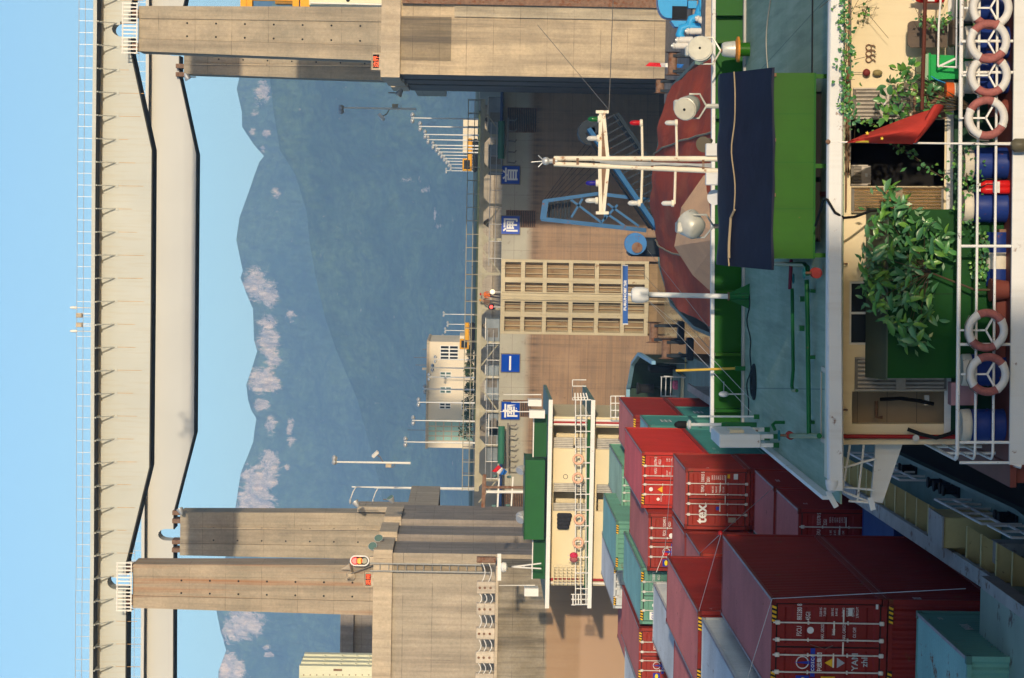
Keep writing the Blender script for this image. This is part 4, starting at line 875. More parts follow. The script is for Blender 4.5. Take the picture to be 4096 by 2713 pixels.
wt = [(s, 0.11, 0.83, d, 'CENTER') for s, d in (('MAX. GROSS',1.32),('TARE',1.60),('MAX. CARGO',1.86),('CU. CAP.',2.12))]+[(s, 0.085, 0.33, d, 'CENTER') for s, d in (('32,500 KG',1.26),('71,650 LB',1.36),('3,830 KG',1.55),('8,440 LB',1.65),('28,670 KG',1.82),('63,210 LB',1.92),('76.4 CU.M',2.07),('2,700 CU.FT',2.17))]
wt2 = [(s, 0.10, 0.83, d, 'CENTER') for s, d in (('MAX. WT.',1.14),('TARE WT.',1.28),('PAYLOAD',1.42),('CU. CAP.',1.56))]+[(s, 0.07, 0.36, d, 'CENTER') for s, d in (('30,480 KG',1.10),('67,200 LB',1.18),('2,220 KG',1.26),('4,890 LB',1.34),('28,260 KG',1.42),('62,300 LB',1.50),('33.2 CU.M',1.58))]
def disc(x, D, z, r, m, nm, t, n=20, sx=1.0, th=0.012): return MB().add([(x+r*sx*math.cos(2*math.pi*i/n), D-th, z+r*math.sin(2*math.pi*i/n)) for i in range(n)], [tuple(range(n))]).build(nm, m, t, fix=False)
def logo(t, xr, D, zt, ox, dz, k=1.0):                    # ring and spike emblem over a lettered bar
    x, z = xr-ox, zt-dz
    MB().arc((x,D-0.004,z), 0.15*k, 0.014*k, 0, 2*math.pi, 24, 4).build('emblem_ring', m_let, t)
    MB().add([(x-0.045*k,D-0.016,z-0.19*k),(x+0.045*k,D-0.016,z-0.19*k),(x,D-0.016,z+0.22*k)], [(0,1,2)]).build('emblem_spike', m_lblue, t, fix=False)
    MB().box(x-0.36*k,x+0.36*k,D-0.012,D-0.004,z-0.31*k,z-0.20*k).build('logo_bar', m_lblue, t)
    MB().text('COSCO', 0.105*k, (x,D-0.013,z-0.292*k), bold=0.02, spacing=1.3).text('中远集团', 0.13*k, (x,D-0.008,z-0.47*k), bold=0.02).build('logo_lettering', m_let, t, fix=False)
def ex_near(t, xr, D, zt):
    disc(xr-0.79, D, zt-0.98, 0.085, m_let, 'round_emblem', t); logo(t, xr, D, zt, 1.60, 0.80)
    x = xr-1.60
    MB().add([(x-0.13,D-0.012,zt-1.58),(x+0.13,D-0.012,zt-1.58),(x,D-0.012,zt-1.35)], [(0,1,2)]).build('warning_triangle', m_hzy, t, fix=False)
    MB().add([(x-0.13,D-0.012,zt-1.66),(x+0.13,D-0.012,zt-1.66),(x,D-0.012,zt-1.86)], [(0,1,2)]).build('grey_triangle', paint('grey_label', (0.35,0.36,0.40), 0.6), t, fix=False)
    MB().text('YAM', 0.22, (x+0.03,D-0.006,zt-2.18), bold=0.012, sx=1.0).text('zhl', 0.22, (x+0.03,D-0.006,zt-2.42), bold=0.012).build('chalk_marks', paint('chalk_grey', (0.42,0.46,0.47), 0.8), t, fix=False)
    MB().box(xr-0.42,xr-0.22,D-0.01,D+0.008,zt-2.02,zt-1.92).build('plate_label', m_sheet, t); MB().box(xr-0.24,xr-0.12,D-0.01,D+0.008,zt-2.66,zt-2.60).build('plate_label', m_sheet, t)
    MB().box(xr-2.28,xr-1.93,D-0.01,D+0.008,zt-0.98,zt-0.64).build('flag_label', m_lblue, t); MB().ball((xr-2.10,D-0.012,zt-0.82),0.11,12,6,(1.2,0.05,0.7)).build('yellow_emblem', m_lyel, t, smooth=True)
    MB().box(xr-2.28,xr-1.95,D-0.01,D+0.008,zt-1.62,zt-1.27).build('yellow_label', m_hzy, t)
    mu = paint('mud_smear', (0.25,0.17,0.14), 0.9)
    MB().beam((xr-1.14,D-0.012,zt-0.98),(xr-1.24,D-0.012,zt-1.30),0.006,0.05,(0,1,0)).beam((xr-1.16,D-0.013,zt-1.55),(xr-1.25,D-0.013,zt-1.36),0.006,0.08,(0,1,0)).build('mud_smear', mu, t)
container('nearest dark red container, doors lettered FSCU 883280 8', -9.57, 61.0, 12.19, 8.90, 2.896, 'maroon', 'door', tbl('FSCU|883280 8',0)+wt, True, (), ex_near)
container('dark red container directly under the FSCU 883280 8 one', -9.57, 61.04, 12.19, 5.98, 2.896, 'maroon', 'end', (), True, [('CRONOS',0.30,0.25,0.9,0.3)])
container('weathered teal container low in the hold before the near dark red stack', -9.45, 52.6, 6.06, 5.72, 2.59, 'oldteal', 'end', (), False, [('22G1',0.14,5.0,0.45,1.0),('MARK',0.3,3.6,0.9,1.0)])
container('dark blue container deep in the hold behind the coaming', -9.45, 75.2, 6.06, 3.45, 2.59, 'blue', 'end')
container('dark red container lettered 553378 5 in the shaded hold', -9.85, 82.0, 6.06, 5.47, 2.59, 'maroon', 'door', tbl('TEXU|553378 5',0,'22G1')+wt2, False, [('UTL',0.2,1.6,0.55,1.0)])
container('dark red container between 553378 5 and the tex one, top only', -9.88, 88.8, 6.06, 5.46, 2.59, 'maroon', 'end', (), False, [('COSCO',0.2,2.0,0.5,1.0)])
def ex_tex(t, xr, D, zt):
    MB().text('tex', 0.62, (xr-1.82,D-0.035,zt-0.86), bold=0.025, sx=0.9).build('brand_lettering', m_let, t, fix=False)
    MB().box(xr-0.38,xr-0.22,D-0.01,D+0.008,zt-1.78,zt-1.68).build('yellow_label', m_hzy, t); MB().box(xr-0.42,xr-0.20,D-0.01,D+0.008,zt-2.10,zt-1.93).build('plate_label', m_sheet, t); MB().box(xr-2.15,xr-1.95,D-0.01,D+0.008,zt-2.05,zt-1.75).build('smudged_label', paint('smudged_label', (0.30,0.25,0.20), 0.8), t); MB().box(xr-1.66,xr-1.52,D-0.01,D+0.008,zt-1.37,zt-1.25).build('blue_label', m_lblue, t)
container('brick red container with the word tex on its door', -10.22, 98.0, 6.06, 7.85, 2.59, 'brick', 'door', tbl('TEMU|330025 5',0,'22G1')+wt2, False, [('tex',0.22,0.5,1.0,0.6)], ex_tex)
container('brick red container under the tex one', -10.20, 98.03, 6.06, 5.25, 2.59, 'maroon', 'end')
def ex_red(t, xr, D, zt):
    x = xr-1.62
    MB().add([(x-0.14,D-0.012,zt-0.92),(x+0.14,D-0.012,zt-0.92),(x,D-0.012,zt-0.70)], [(0,1,2)]).build('warning_triangle', m_hzy, t, fix=False)
    disc(x, D, zt-0.42, 0.09, m_let, 'round_emblem', t); disc(xr-2.05, D, zt-0.74, 0.07, m_let, 'round_emblem', t)
container('bright red container lettered 502794 3 on the second stack', -10.48, 107.0, 12.19, 8.96, 2.896, 'red', 'door', [('HASU',0.17,0.82,0.66,'CENTER'),('502794 3',0.17,0.40,0.66,'CENTER'),('45G1',0.17,0.42,0.84,'CENTER')]+[(a,0.1,0.92,b,'CENTER') for a, b in (('MAX.G.W.',1.14),('TARE',1.26))]+[(a,0.085,0.34,b,'CENTER') for a, b in (('30,480',1.12),('67,200',1.22),('3,900',1.32))]+[('INTERPOOL',0.08,2.02,0.90,'CENTER')], True, (), ex_red)
container('teal container with white side letters under the bright red one', -10.48, 107.05, 12.19, 6.05, 2.59, 'teal', 'end', (), False, [('22',0.2,0.7,0.5,1.0),('22G1 330',0.16,2.0,0.5,1.0),('CHINA',0.5,5.0,1.3,1.2)])
container('teal container with a striped white emblem behind the bright red one', -10.40, 119.5, 6.06, 7.80, 2.59, 'teal', 'end', (), False, [('22',0.18,0.6,0.35,1.0),('EEEE',0.75,2.4,1.35,0.9)])
container('dark red container behind the striped emblem one, purple sky-tinted roof', -10.44, 125.8, 12.19, 8.12, 2.59, 'maroon', 'end', (), True)
container('teal container deep below the purple roofed one', -10.44, 125.85, 6.06, 5.50, 2.59, 'teal', 'end', (), False, [('EEEE',0.7,2.2,1.2,0.9)])
container('dark red container deep below the far end of the purple roofed one', -10.44, 132.0, 6.06, 5.50, 2.59, 'maroon', 'end')
# second column
container('white grey container left of the nearest dark red one, ribbed side showing', -12.42, 63.0, 12.19, 9.27, 2.59, 'grey', 'end')
def ex_strap(t, xr, D, zt): MB().box(xr-0.045,xr-0.02,D+9.5,D+10.1,zt-0.75,zt-0.62).build('side_label', paint('sky_blue_label', (0.05,0.25,0.55), 0.5), t)
container('dark red container behind the white grey one', -12.36, 76.0, 12.19, 9.31, 2.896, 'maroon', 'end', (), True, [('IICL',0.1,0.6,0.5,0.8)])
container('brick red container with a sky blue side label between two stacks', -12.36, 88.9, 6.06, 8.06, 2.59, 'brick', 'end', (), False, (), lambda t, xr, D, zt: MB().box(xr-0.04,xr-0.015,D+0.6,D+1.7,zt-1.1,zt-0.98).build('side_label', paint('sky_blue_label', (0.05,0.25,0.55), 0.5), t))
container('brick red container left of the tex one, sky-tinted roof showing', -12.70, 97.0, 6.06, 7.92, 2.59, 'brick', 'end')
def ex_cos(t, xr, D, zt): logo(t, xr, D, zt, 1.62, 0.80); MB().box(xr-2.25,xr-1.95,D-0.01,D+0.008,zt-0.95,zt-0.65).build('flag_label', m_lblue, t); MB().ball((xr-2.10,D-0.012,zt-0.8),0.1,12,6,(1.2,0.05,0.7)).build('yellow_emblem', m_lyel, t, smooth=True); disc(xr-0.92, D, zt-1.0, 0.10, m_let, 'round_emblem', t)
container('brick red container lettered 502495 2 beside the bright red one', -12.93, 105.0, 12.19, 8.78, 2.59, 'brick', 'door', tbl('FSCU|502495 2',0,'42G1'), False, (), ex_cos)
container('pale green container at the far right before the deckhouse', -13.38, 129.0, 12.19, 8.45, 2.59, 'green', 'door')
# third column
container('dark red container at the photo edge, left of the white grey one', -15.0, 75.0, 12.19, 9.10, 2.59, 'maroon', 'end')
container('pale grey container left of the brick red pair', -15.18, 88.3, 12.19, 8.85, 2.59, 'grey', 'end')
def ex_cls(t, xr, D, zt): MB().box(xr-2.25,xr-1.90,D-0.01,D+0.008,zt-0.72,zt-0.42).build('white_label', m_let, t); MB().text('CLS',0.19,(xr-2.075,D-0.012,zt-0.64),bold=0.03).build('label_lettering', m_lblue, t, fix=False); disc(xr-1.62, D, zt-0.60, 0.085, m_let, 'round_emblem', t)
container('jade green container with a white CLS label on its door', -15.40, 106.0, 12.19, 8.98, 2.896, 'jade', 'door', [('CCLU',0.17,0.90,0.62,'CENTER'),('700888 9',0.17,0.36,0.62,'CENTER'),('45G1',0.17,0.40,0.84,'CENTER')], True, (), ex_cls)
container('jade green container with a row of white numbers on its plain end', -15.42, 122.0, 12.19, 9.12, 2.896, 'jade', 'end', [('CSLU 168006 8',0.24,1.22,0.72,'CENTER')], True)
# fourth column
container('brick red container lettered 991084 5 at the lower photo edge', -18.02, 106.0, 12.19, 9.01, 2.896, 'brick', 'door', tbl('FCIU|991084 5',0), True, (), ex_cos)
container('pale grey container at the far left before the deckhouse', -18.30, 128.0, 12.19, 8.83, 2.896, 'grey', 'door', (), True)
container('dark red container far left behind the pale grey one', -20.9, 122.0, 12.19, 8.2, 2.59, 'brick', 'end')
container('light grey container at the lower photo edge left of 991084 5', -20.65, 104.0, 12.19, 8.95, 2.59, 'grey', 'end')
# lower tiers that carry the visible boxes
for k, (x, d, zt_, cc, lab) in enumerate(((-12.36,76.05,6.40,'maroon','dark red container under the one behind the white grey box'),(-12.4,63.05,6.66,'brick','brick red container under the white grey ribbed one'),
      (-12.93,105.05,6.17,'teal','teal container hidden below the brick red 502495 2 one'),(-15.4,106.05,6.06,'maroon','dark red container under the CLS one'),(-18.02,106.05,6.10,'teal','teal container at the photo edge below the 991084 5 one'),(-15.18,88.35,6.24,'maroon','dark red container under the pale grey one'),(-13.38,129.05,5.84,'maroon','dark red container under the pale green one'),(-15.42,122.05,6.20,'brick','brick red container under the row of white numbers'),(-15.0,75.05,6.48,'teal','teal container under the dark red one at the photo edge'),(-18.30,128.05,5.90,'maroon','dark red container under the pale grey far left one'),(-20.9,122.05,5.58,'teal','teal container under the far left dark red one'),(-20.65,104.05,6.33,'maroon','dark red container under the light grey one at the photo edge'))):
    container(lab, x, d, 12.19, zt_, zt_-3.27, cc, 'end')
for x, d, zt_, cc, lab in ((-12.36,88.93,5.44,'teal','short teal container under the one with a sky blue label'),(-12.70,97.03,5.30,'maroon','short dark red container under the one left of tex')): container(lab, x, d, 6.06, zt_, zt_-3.27, cc, 'end')
# ================================================================== container ship
m_teal = paint('deck_teal', (0.13,0.215,0.195), 0.6, var=0.22, vs=0.8, rust=0.12, rs=2.5, streak=0.2)
m_tealh = paint('hatch_teal', (0.25,0.34,0.28), 0.55, var=0.2, vs=0.6, rust=0.35, rs=1.4, rcol=(0.10,0.045,0.035))
m_coam = paint('coaming_grey', (0.36,0.35,0.33), 0.6, var=0.2, vs=1.5, rust=0.42, rs=2.0, rcol=(0.15,0.08,0.055))
m_yelb = paint('bracket_yellow', (0.60,0.50,0.22), 0.6, var=0.12, vs=2, rust=0.1, rs=4)
m_hullbl = paint('hull_black', (0.02,0.022,0.026), 0.5, var=0.3)
cs = thing('container_ship', 'container ship at the left with teal side deck, yellow brackets and far cream deckhouse', 'ship', (-15, 105, WZ-1))
m_wht = paint('ship_white', (0.74,0.72,0.68), 0.45, var=0.05, vs=0.8, rust=0.04, rs=4, streak=0.12, scol=(0.45,0.33,0.2))
m_crm = paint('ship_cream', (0.70,0.60,0.40), 0.5, var=0.05, vs=0.6)
m_sgrn = paint('ship_green', (0.006,0.07,0.015), 0.45, var=0.12, vs=0.8)
def shx(D): return -7.25-(D-60)*0.019                     # starboard side, drifting with the ship's heading
hull = MB(); ys_ = [(38,-12.5),(46,-8.4),(54,-7.5),(60,-7.25),(80,shx(80)),(120,shx(120)),(158,shx(158)),(166,-10.5)]
ol = [(x, y) for y, x in ys_]+[(-25.6,166),(-25.9,150),(-23.5,60),(-21,46),(-16,36)]
hull.prism(ol, WZ-1, 2.6, 'Z').build('hull', m_hullbl, cs); MB().box(-23.4,-12.32,62,142,2.86,3.26).build('tank_top', m_coam, cs)
MB().prism([(x+(0.0),y) for x, y in ol], 2.604, 2.85, 'Z').build('side_deck', m_teal, cs)
bw = MB()
for (xa_, ya_), (xb_, yb_) in zip(ol[1:7], ol[2:8]): bw.add([(xa_,ya_,2.855),(xb_,yb_,2.855),(xb_-0.12,yb_,2.855),(xa_-0.12,ya_,2.855),(xa_+0.12,ya_,3.12),(xb_+0.12,yb_,3.12),(xb_,yb_,3.12),(xa_,ya_,3.12)], [(0,3,2,1),(4,5,6,7),(0,1,5,4),(1,2,6,5),(2,3,7,6),(3,0,4,7)])
bw.build('gunwale', m_teal, cs)
c0x, c1x = -8.62, -9.9
MB().add([(c0x,56.2,2.86),(c1x-0.02,140,2.86),(c1x-0.22,140,2.86),(c0x-0.2,56.2,2.86),(c0x,56.2,4.0),(c1x-0.02,140,4.0),(c1x-0.22,140,4.0),(c0x-0.2,56.2,4.0)], [(0,3,2,1),(4,5,6,7),(0,1,5,4),(1,2,6,5),(2,3,7,6),(3,0,4,7)]).build('coaming_side', m_coam, cs)
MB().add([(c0x+0.16,56.2,4.005),(c1x+0.14,140,4.005),(c1x-0.26,140,4.005),(c0x-0.24,56.2,4.005),(c0x+0.16,56.2,4.13),(c1x+0.14,140,4.13),(c1x-0.26,140,4.13),(c0x-0.24,56.2,4.13)], [(0,3,2,1),(4,5,6,7),(0,1,5,4),(1,2,6,5),(2,3,7,6),(3,0,4,7)]).build('coaming_rim', m_coam, cs)
d = 54.5; k = 0
def bracket(d, th=0.035, wd=0.92):
    x = c0x-(d-56)*0.0153+0.01; return MB().add([(x,d-th,2.86),(x+wd*0.35,d-th,2.86),(x+wd,d-th,3.95),(x,d-th,3.995),(x,d+th,2.86),(x+wd*0.35,d+th,2.86),(x+wd,d+th,3.95),(x,d+th,3.995)], [(0,1,2,3),(7,6,5,4),(0,4,5,1),(1,5,6,2),(2,6,7,3),(3,7,4,0)])
while d < 112:
    bracket(d).build('bracket', m_yelb, cs); 
    x = c0x-(d-56)*0.0153; MB().box(x+0.02,x+0.94,d-0.06,d+0.06,3.952,3.985).build('bracket_flange', m_yelb, cs)
    d += 1.75; k += 1
x = c0x-0.06; MB().bev(x+0.2,x+1.0,62.6,64.4,2.86,4.35,0.03).build('locker', m_yelb, cs); MB().box(x+0.18,x+1.02,62.55,64.45,4.352,4.40).build('locker_lid', m_coam, cs)
MB().bev(x+0.25,x+0.8,59.2,60.0,2.86,3.7,0.03).build('locker', m_coam, cs)
# hatch cover at the near end
hv = MB(); rr = 0.28
pr = [(42,4.2),(42,4.78)]+[(56.1-rr+rr*math.sin(R(a)), 4.78-rr+rr*math.cos(R(a))) for a in range(0,91,15)]+[(56.1,2.9),(42,2.9)]
hv.prism([(y, z) for y, z in pr], -20.5, -8.45, 'X').build('hatch_cover', m_tealh, cs)
MB().box(-8.44,-8.16,42,55.7,4.45,4.80).build('hatch_edge', m_coam, cs)
for z in (4.2, 3.6): MB().lathe([(0.13,-0.1),(0.13,0.25)], (-10.05+0.0, 56.2, z), (0,0,1), 8).build('hatch_cleat', m_sgrn, cs)
# side rails
def rails(d0, d1, xo, n, tp=1.0, m=m_wht):
    for dz in (0.5, tp): MB().pipe([(shx(d0)+xo,d0,2.85+dz),(shx(d1)+xo,d1,2.85+dz)], 0.035, 6).build('side_rail', m, cs)
    for i in range(n): d = d0+(d1-d0)*i/(n-1); MB().pipe([(shx(d)+xo,d,2.85),(shx(d)+xo,d,2.85+tp)], 0.035, 6).build('side_rail_post', m, cs)
rails(57.0, 59.6, -0.25, 3); rails(60.4, 66.5, -0.3, 6); rails(72, 82, -0.28, 8); rails(86, 96, -0.28, 8)
for k, (d, w_) in enumerate(((70.2,0.9),(61.3,0.5),(68.6,0.5),(75.2,0.5),(55.8,0.55))):
    x = shx(d)-0.22; tt = MB(); 
    for dd in (-w_/2, w_/2): tt.lathe([(0.12,0),(0.11,0.08),(0.11,0.36),(0.16,0.40),(0.16,0.45)], (x,d+dd,2.85), (0,0,1), 12)
    tt.box(x-0.2,x+0.2,d-w_/2-0.25,d+w_/2+0.3,2.852,2.90); tt.build('bollard', m_dark, cs, smooth=True)
# cargo lashing wires
def wire(pts, lab, r=0.009):
    mb = MB()
    for q in pts: mb.pipe(q, r, 5)
    return tag(mb.build('lashing_wire', m_galv), lab, 'wire', 'lashing wires')
def P3(px, py, D): return P(px, py, D)
wire([[P(3087,2395,60.95), P(3862,2355,57)]], 'lashing wire from the FSCU 883280 8 corner to the hatch cover')
wire([[P(3088,2397,60.9), P(2990,2713,60.5)]], 'lashing wire running down from the FSCU 883280 8 corner')
wire([[P(2883,2135,72.9), P(3092,1952,88.6)]], 'lashing wire rising from the red hook to 553378 5')
wire([[P(2883,2135,72.9), P(2800,2213,88.8)],[P(2883,2140,72.9), P(2796,2445,75.9)]], 'pair of lashing wires hanging left of the red hook')
wire([[P(2690,1830,97.9), P(2660,2200,88.1)],[P(2660,2200,88.1), P(2625,2290,88)]], 'lashing wire across the tex and 502495 2 doors')
tag(MB().ball(P(2881,2132,73.0), 0.075, 8, 6).build('lashing_hook', paint('hook_red', (0.6,0.02,0.02), 0.5), smooth=True), 'red lashing hook at the far corner of the nearest dark red container', 'hook', 'lashing hooks')
tag(MB().ball(P(2664,2218,88.0), 0.075, 8, 6).build('lashing_hook', paint('hook_red', (0.6,0.02,0.02), 0.5), smooth=True), 'red lashing hook at the far corner of the second column container', 'hook', 'lashing hooks')
# ------------------------------------------------------------------ deckhouse at the far end
DH = 158.0; Q = lambda px, py, dd=0.0: P(px, py, DH+dd)
def hbox(nm, px0, px1, y0, y1, m, d0=0.0, d1=0.3, par=None):
    a, b = Q(px1, y1), Q(px0, y0); ym = (y0+y1)/2; a.z = Q(px1, ym).z; b.z = Q(px0, ym).z; return MB().box(a.x, b.x, DH+d0, DH+d1, a.z, b.z).build(nm, m, par or cs)
hbox('upper_fascia', 2185, 2201, 1593, 2420, m_wht, -1.4, -1.1); hbox('lower_fascia', 2353, 2369, 1594, 2420, m_wht, -1.4, -1.1)
a, b = Q(2209,2420), Q(2193,1593); b.z = Q(2186,2006).z; MB().box(a.x,b.x,DH-1.1,DH+12,b.z-0.22,b.z-0.02).build('upper_deck', m_teal, cs)
a2, b2 = Q(2380,2420), Q(2364,1594); b2.z = Q(2354,2006).z; MB().box(a2.x,b2.x,DH-1.1,DH+12,b2.z-0.22,b2.z-0.02).build('lower_deck', m_teal, cs)
xl2, xr2 = Q(2300,2342).x, Q(2300,1668).x; zu, zl_ = b.z-0.23, b2.z-0.02
# upper storey front wall with openings left for the doors
def wallrow(z0, z1, holes, m, nm='front_wall'):
    xs_ = sorted([xl2]+[v for h in holes for v in h[:2]]+[xr2])
    for i in range(0, len(xs_)-1, 2): MB().box(xs_[i], xs_[i+1], DH, DH+0.15, z0, z1).build(nm, m, cs)
    for h0, h1, hz in holes: MB().box(h0, h1, DH, DH+0.15, hz, z1).build(nm, m, cs)
hx = lambda y0, y1: (Q(2300,y1).x, Q(2300,y0).x)
hol = [(*hx(1705,1793), zu-0.15), (*hx(1934,2044), zu-0.2)]
wallrow(zl_, zu, hol, m_crm); wallrow(2.9, b2.z-0.23, [(*hx(1708,1795), b2.z-0.4), (*hx(1938,2044), b2.z-0.5)], m_crm)
MB().box(xl2, xr2, DH+2.2, DH+2.3, 2.9, zu).build('inner_wall', m_crm, cs); MB().box(xl2,xl2+0.15,DH+0.16,DH+10,2.9,zu).build('side_wall', m_crm, cs); MB().box(xr2-0.15,xr2,DH+0.16,DH+10,2.9,zu).build('side_wall', m_crm, cs)
for dy, m in ((1681,m_wht),(1690,paint('pipe_red',(0.35,0.03,0.03),0.5)),(1697,m_wht),(2318,paint('pipe_red',(0.35,0.03,0.03),0.5)),(2332,m_wht)): q = Q(2300,dy); MB().pipe([(q.x,DH-0.12,2.9),(q.x,DH-0.12,zu)],0.09,8).build('corner_pipe', m, cs, smooth=True)
m_lv = paint('louvre_aluminium', (0.42,0.40,0.37), 0.35, 0.6, var=0.2, vs=4)
def shutter(y0, y1, z0, z1, n, vert=False):
    a, b = Q(2300,y1).x, Q(2300,y0).x; s = MB().box(a,b,DH-0.06,DH-0.01,z0,z1).build('shutter_door', m_rail, cs)
    for i in range(n): x0 = a+(b-a)*i/n; MB().box(x0+0.02,x0+(b-a)/n-0.02,DH-0.1,DH-0.0605,z0+0.04,z1-0.04).build('slat', m_lv, s)
shutter(1750, 1793, zl_+1.05, zu-0.15, 6); shutter(1750, 1793, zl_+0.1, zl_+0.95, 6); shutter(1933, 1968, zl_+0.1, zu-0.2, 5); shutter(2012, 2044, zl_+0.1, zu-0.2, 5); shutter(1752, 1795, 5.6, b2.z-0.45, 6); shutter(1936, 1970, 5.6, b2.z-0.5, 5)
# emblem on the wall
q = Q(2262,1907); 
MB().arc((q.x,DH-0.01,q.z),0.14,0.02,0,2*math.pi,16,4).build('wall_emblem', m_rail, cs)
# rails of both storeys
def rail_line(px_top, px_bot, y0, y1, post, dd=-1.25, nb=3, m=m_wht):
    for i in range(nb): px = px_top+(px_bot-px_top)*i/nb; MB().pipe([Q(px,y0,dd),Q(px-0.0,y1,dd)],0.035,5).build('deck_rail', m, cs)
    for i in range(post): y = y0+(y1-y0)*i/(post-1); MB().pipe([Q(px_top,y,dd),Q(px_bot,y,dd)],0.035,5).build('deck_rail_post', m, cs)
rail_line(2302, 2365, 1600, 2418, 14); rail_line(2443, 2500, 1585, 1670, 4)
MB().box(Q(2350,2342).x,Q(2350,1672).x,DH-1.05,DH-0.95,b2.z,b2.z+0.22).build('deck_kerb', m_sgrn, cs)
for y in range(2262, 2345, 12): MB().pipe([Q(2212,y,-1.0),Q(2360,y,-1.0)],0.03,5).build('screen_bar', m_crm, cs)
for px in range(2215, 2360, 17): MB().pipe([Q(px,2262,-1.0),Q(px,2342,-1.0)],0.03,5).build('screen_bar', m_crm, cs)
# top of the house: bulwark, canopy, mast, life-raft boxes
hbox('bulwark', 2138, 2190, 1665, 1838, m_sgrn, 1.5, 1.7); hbox('bulwark', 2134, 2190, 2158, 2330, m_sgrn, 1.5, 1.7); hbox('bulwark_rail', 2134, 2138, 1665, 1838, m_wht, 1.4, 1.8); hbox('bulwark_rail', 2130, 2134, 2158, 2330, m_wht, 1.4, 1.8)
hbox('canopy', 2101, 2178, 1842, 2162, paint('canopy_green', (0.010,0.095,0.020), 0.5, var=0.08, vs=1), 0.3, 4.5); hbox('canopy_edge', 2178, 2182, 1850, 2155, m_dark, 0.5, 4.3); hbox('canopy_gutter', 2098, 2101, 1840, 2164, m_sgrn, 0.2, 4.6)
for y0, y1, px0, px1 in ((1600,1627,2113,2167),(1643,1675,2118,2180),(2356,2388,2098,2154)): hbox('raft_box', px0, px1, y0, y1, m_wht, 0.2, 1.4)
for y, p0, p1 in ((1579,2014,2165),(1647,2000,2118),(1609,2045,2115),(2342,1996,2140)): MB().pipe([Q(p1,y,0.5),Q(p0,y,0.5)],0.04,6,0.02).build('whip_aerial', m_wht, cs)
for y, p0, p1, m in ((1950,1940,2100,m_rustm),(1968,1945,2100,m_wht)): MB().pipe([Q(p1,y,5),Q(p0,y,5)],0.10,6).build('signal_mast', m, cs)
MB().beam(Q(1938,1898,5),Q(1932,2030,5),0.25,0.25).build('mast_yard', m_rustm, cs); MB().beam(Q(1997,1905,5),Q(1990,2028,5),0.09,0.09).build('mast_yard', m_wht, cs); MB().beam(Q(2052,1908,5),Q(2045,2024,5),0.09,0.09).build('mast_yard', m_wht, cs)
for y, px in ((1905,1990),(2024,1984),(1908,2045),(2022,2040)): MB().lathe([(0.09,0),(0.09,0.22),(0.04,0.3)], Q(px,y,5), (0,0,1), 8).build('nav_lamp', m_wglass, cs, smooth=True)
for y in (1875, 2058, 2070): q = Q(2088,y,2); MB().lathe([(0.12,-0.25),(0.3,0.1),(0.3,0.3)], q, (-0.5,-0.6,0.5), 12).build('searchlight', m_galv, cs, smooth=True)
# radar on a lattice stand
ra = [Q(2165,2254),Q(2165,2275)]; tpq = Q(2040,2268)
for p in ra: MB().pipe([p, tpq+Vector((0,0,-0.1))],0.05,6).build('radar_leg', m_wht, cs)
for f in (0.3,0.55,0.78): MB().pipe([ra[0].lerp(tpq,f),ra[1].lerp(tpq,f)],0.035,5).build('radar_rung', m_wht, cs)
MB().lathe([(0.12,-0.3),(0.30,-0.2),(0.34,0.0),(0.26,0.12),(0.1,0.2)], Q(2012,2269), (0,0,1), 12).build('radar_motor', m_wht, cs, smooth=True)
MB().beam(Q(1997,2215),Q(1997,2322),0.22,0.24).build('radar_scanner', m_wht, cs)
# right wing ladders
for px0, px1, y0, y1 in ((2290,2345,1520,1590),(2290,2345,1545,1600)): MB().pipe([Q(px0,y0,-1),Q(px0,y1,-1),Q(px1,y1,-1)],0.035,5).build('wing_rail', m_wht, cs); MB().pipe([Q(px1,y0,-1),Q(px0,y0,-1)],0.035,5).build('wing_rail', m_wht, cs)
for k in range(5): MB().pipe([Q(2300+k*11,1572,-1),Q(2300+k*13,1600,-1)],0.05,5).build('wing_rung', m_wht, cs)
for k in range(4): MB().pipe([Q(2292+k*11,2378,-1),Q(2292+k*11,2420,-1)],0.05,5).build('wing_rung', m_wht, cs)
for y in (2378,2398,2420): MB().pipe([Q(2285,y,-1),Q(2365,y,-1)],0.035,5).build('wing_rail', m_wht, cs)
# lifebuoys, jackets, flag
def ring_buoy(lab, c, r, q, orange, d=-1, fr=None, grp='lifebuoys', ph=0.0, spoke=None):
    t = thing('lifebuoy', lab, 'lifebuoy', (fr @ c) if fr else c, grp); 
    for k in range(4): MB(fr).arc(c, r, r*0.27, ph+k*math.pi/2, ph+(k+1)*math.pi/2, 8, 10).build('ring_segment', orange[k % 2], t, smooth=True)
    return t
m_orb = paint('buoy_orange_faded', (0.75,0.42,0.28), 0.6, var=0.15, vs=6)
for y, px, nm in ((1838,2300,'first'),(1913,2298,'second'),(2078,2304,'third'),(2171,2300,'fourth')): ring_buoy('%s orange lifebuoy from the right on the far deckhouse rail' % nm, Q(px+13,y,-1.35), 0.29, 0, (m_orb,m_orb), grp='lifebuoys on the far deckhouse')
c = Q(2240,2090,-0.3); t = thing('jackets', 'row of dark jackets hung under the far deckhouse overhang', 'clothes', (c.x,c.y,c.z-0.8))
for k in range(4): q = Q(2228,2062+k*15,-0.3); MB().bev(q.x-0.16,q.x+0.16,q.y-0.12,q.y+0.12,q.z-0.95+0.06*k,q.z,0.08).build('jacket', paint('dark_cloth',(0.025,0.025,0.03),0.9,var=0.3,vs=9), t, smooth=True)
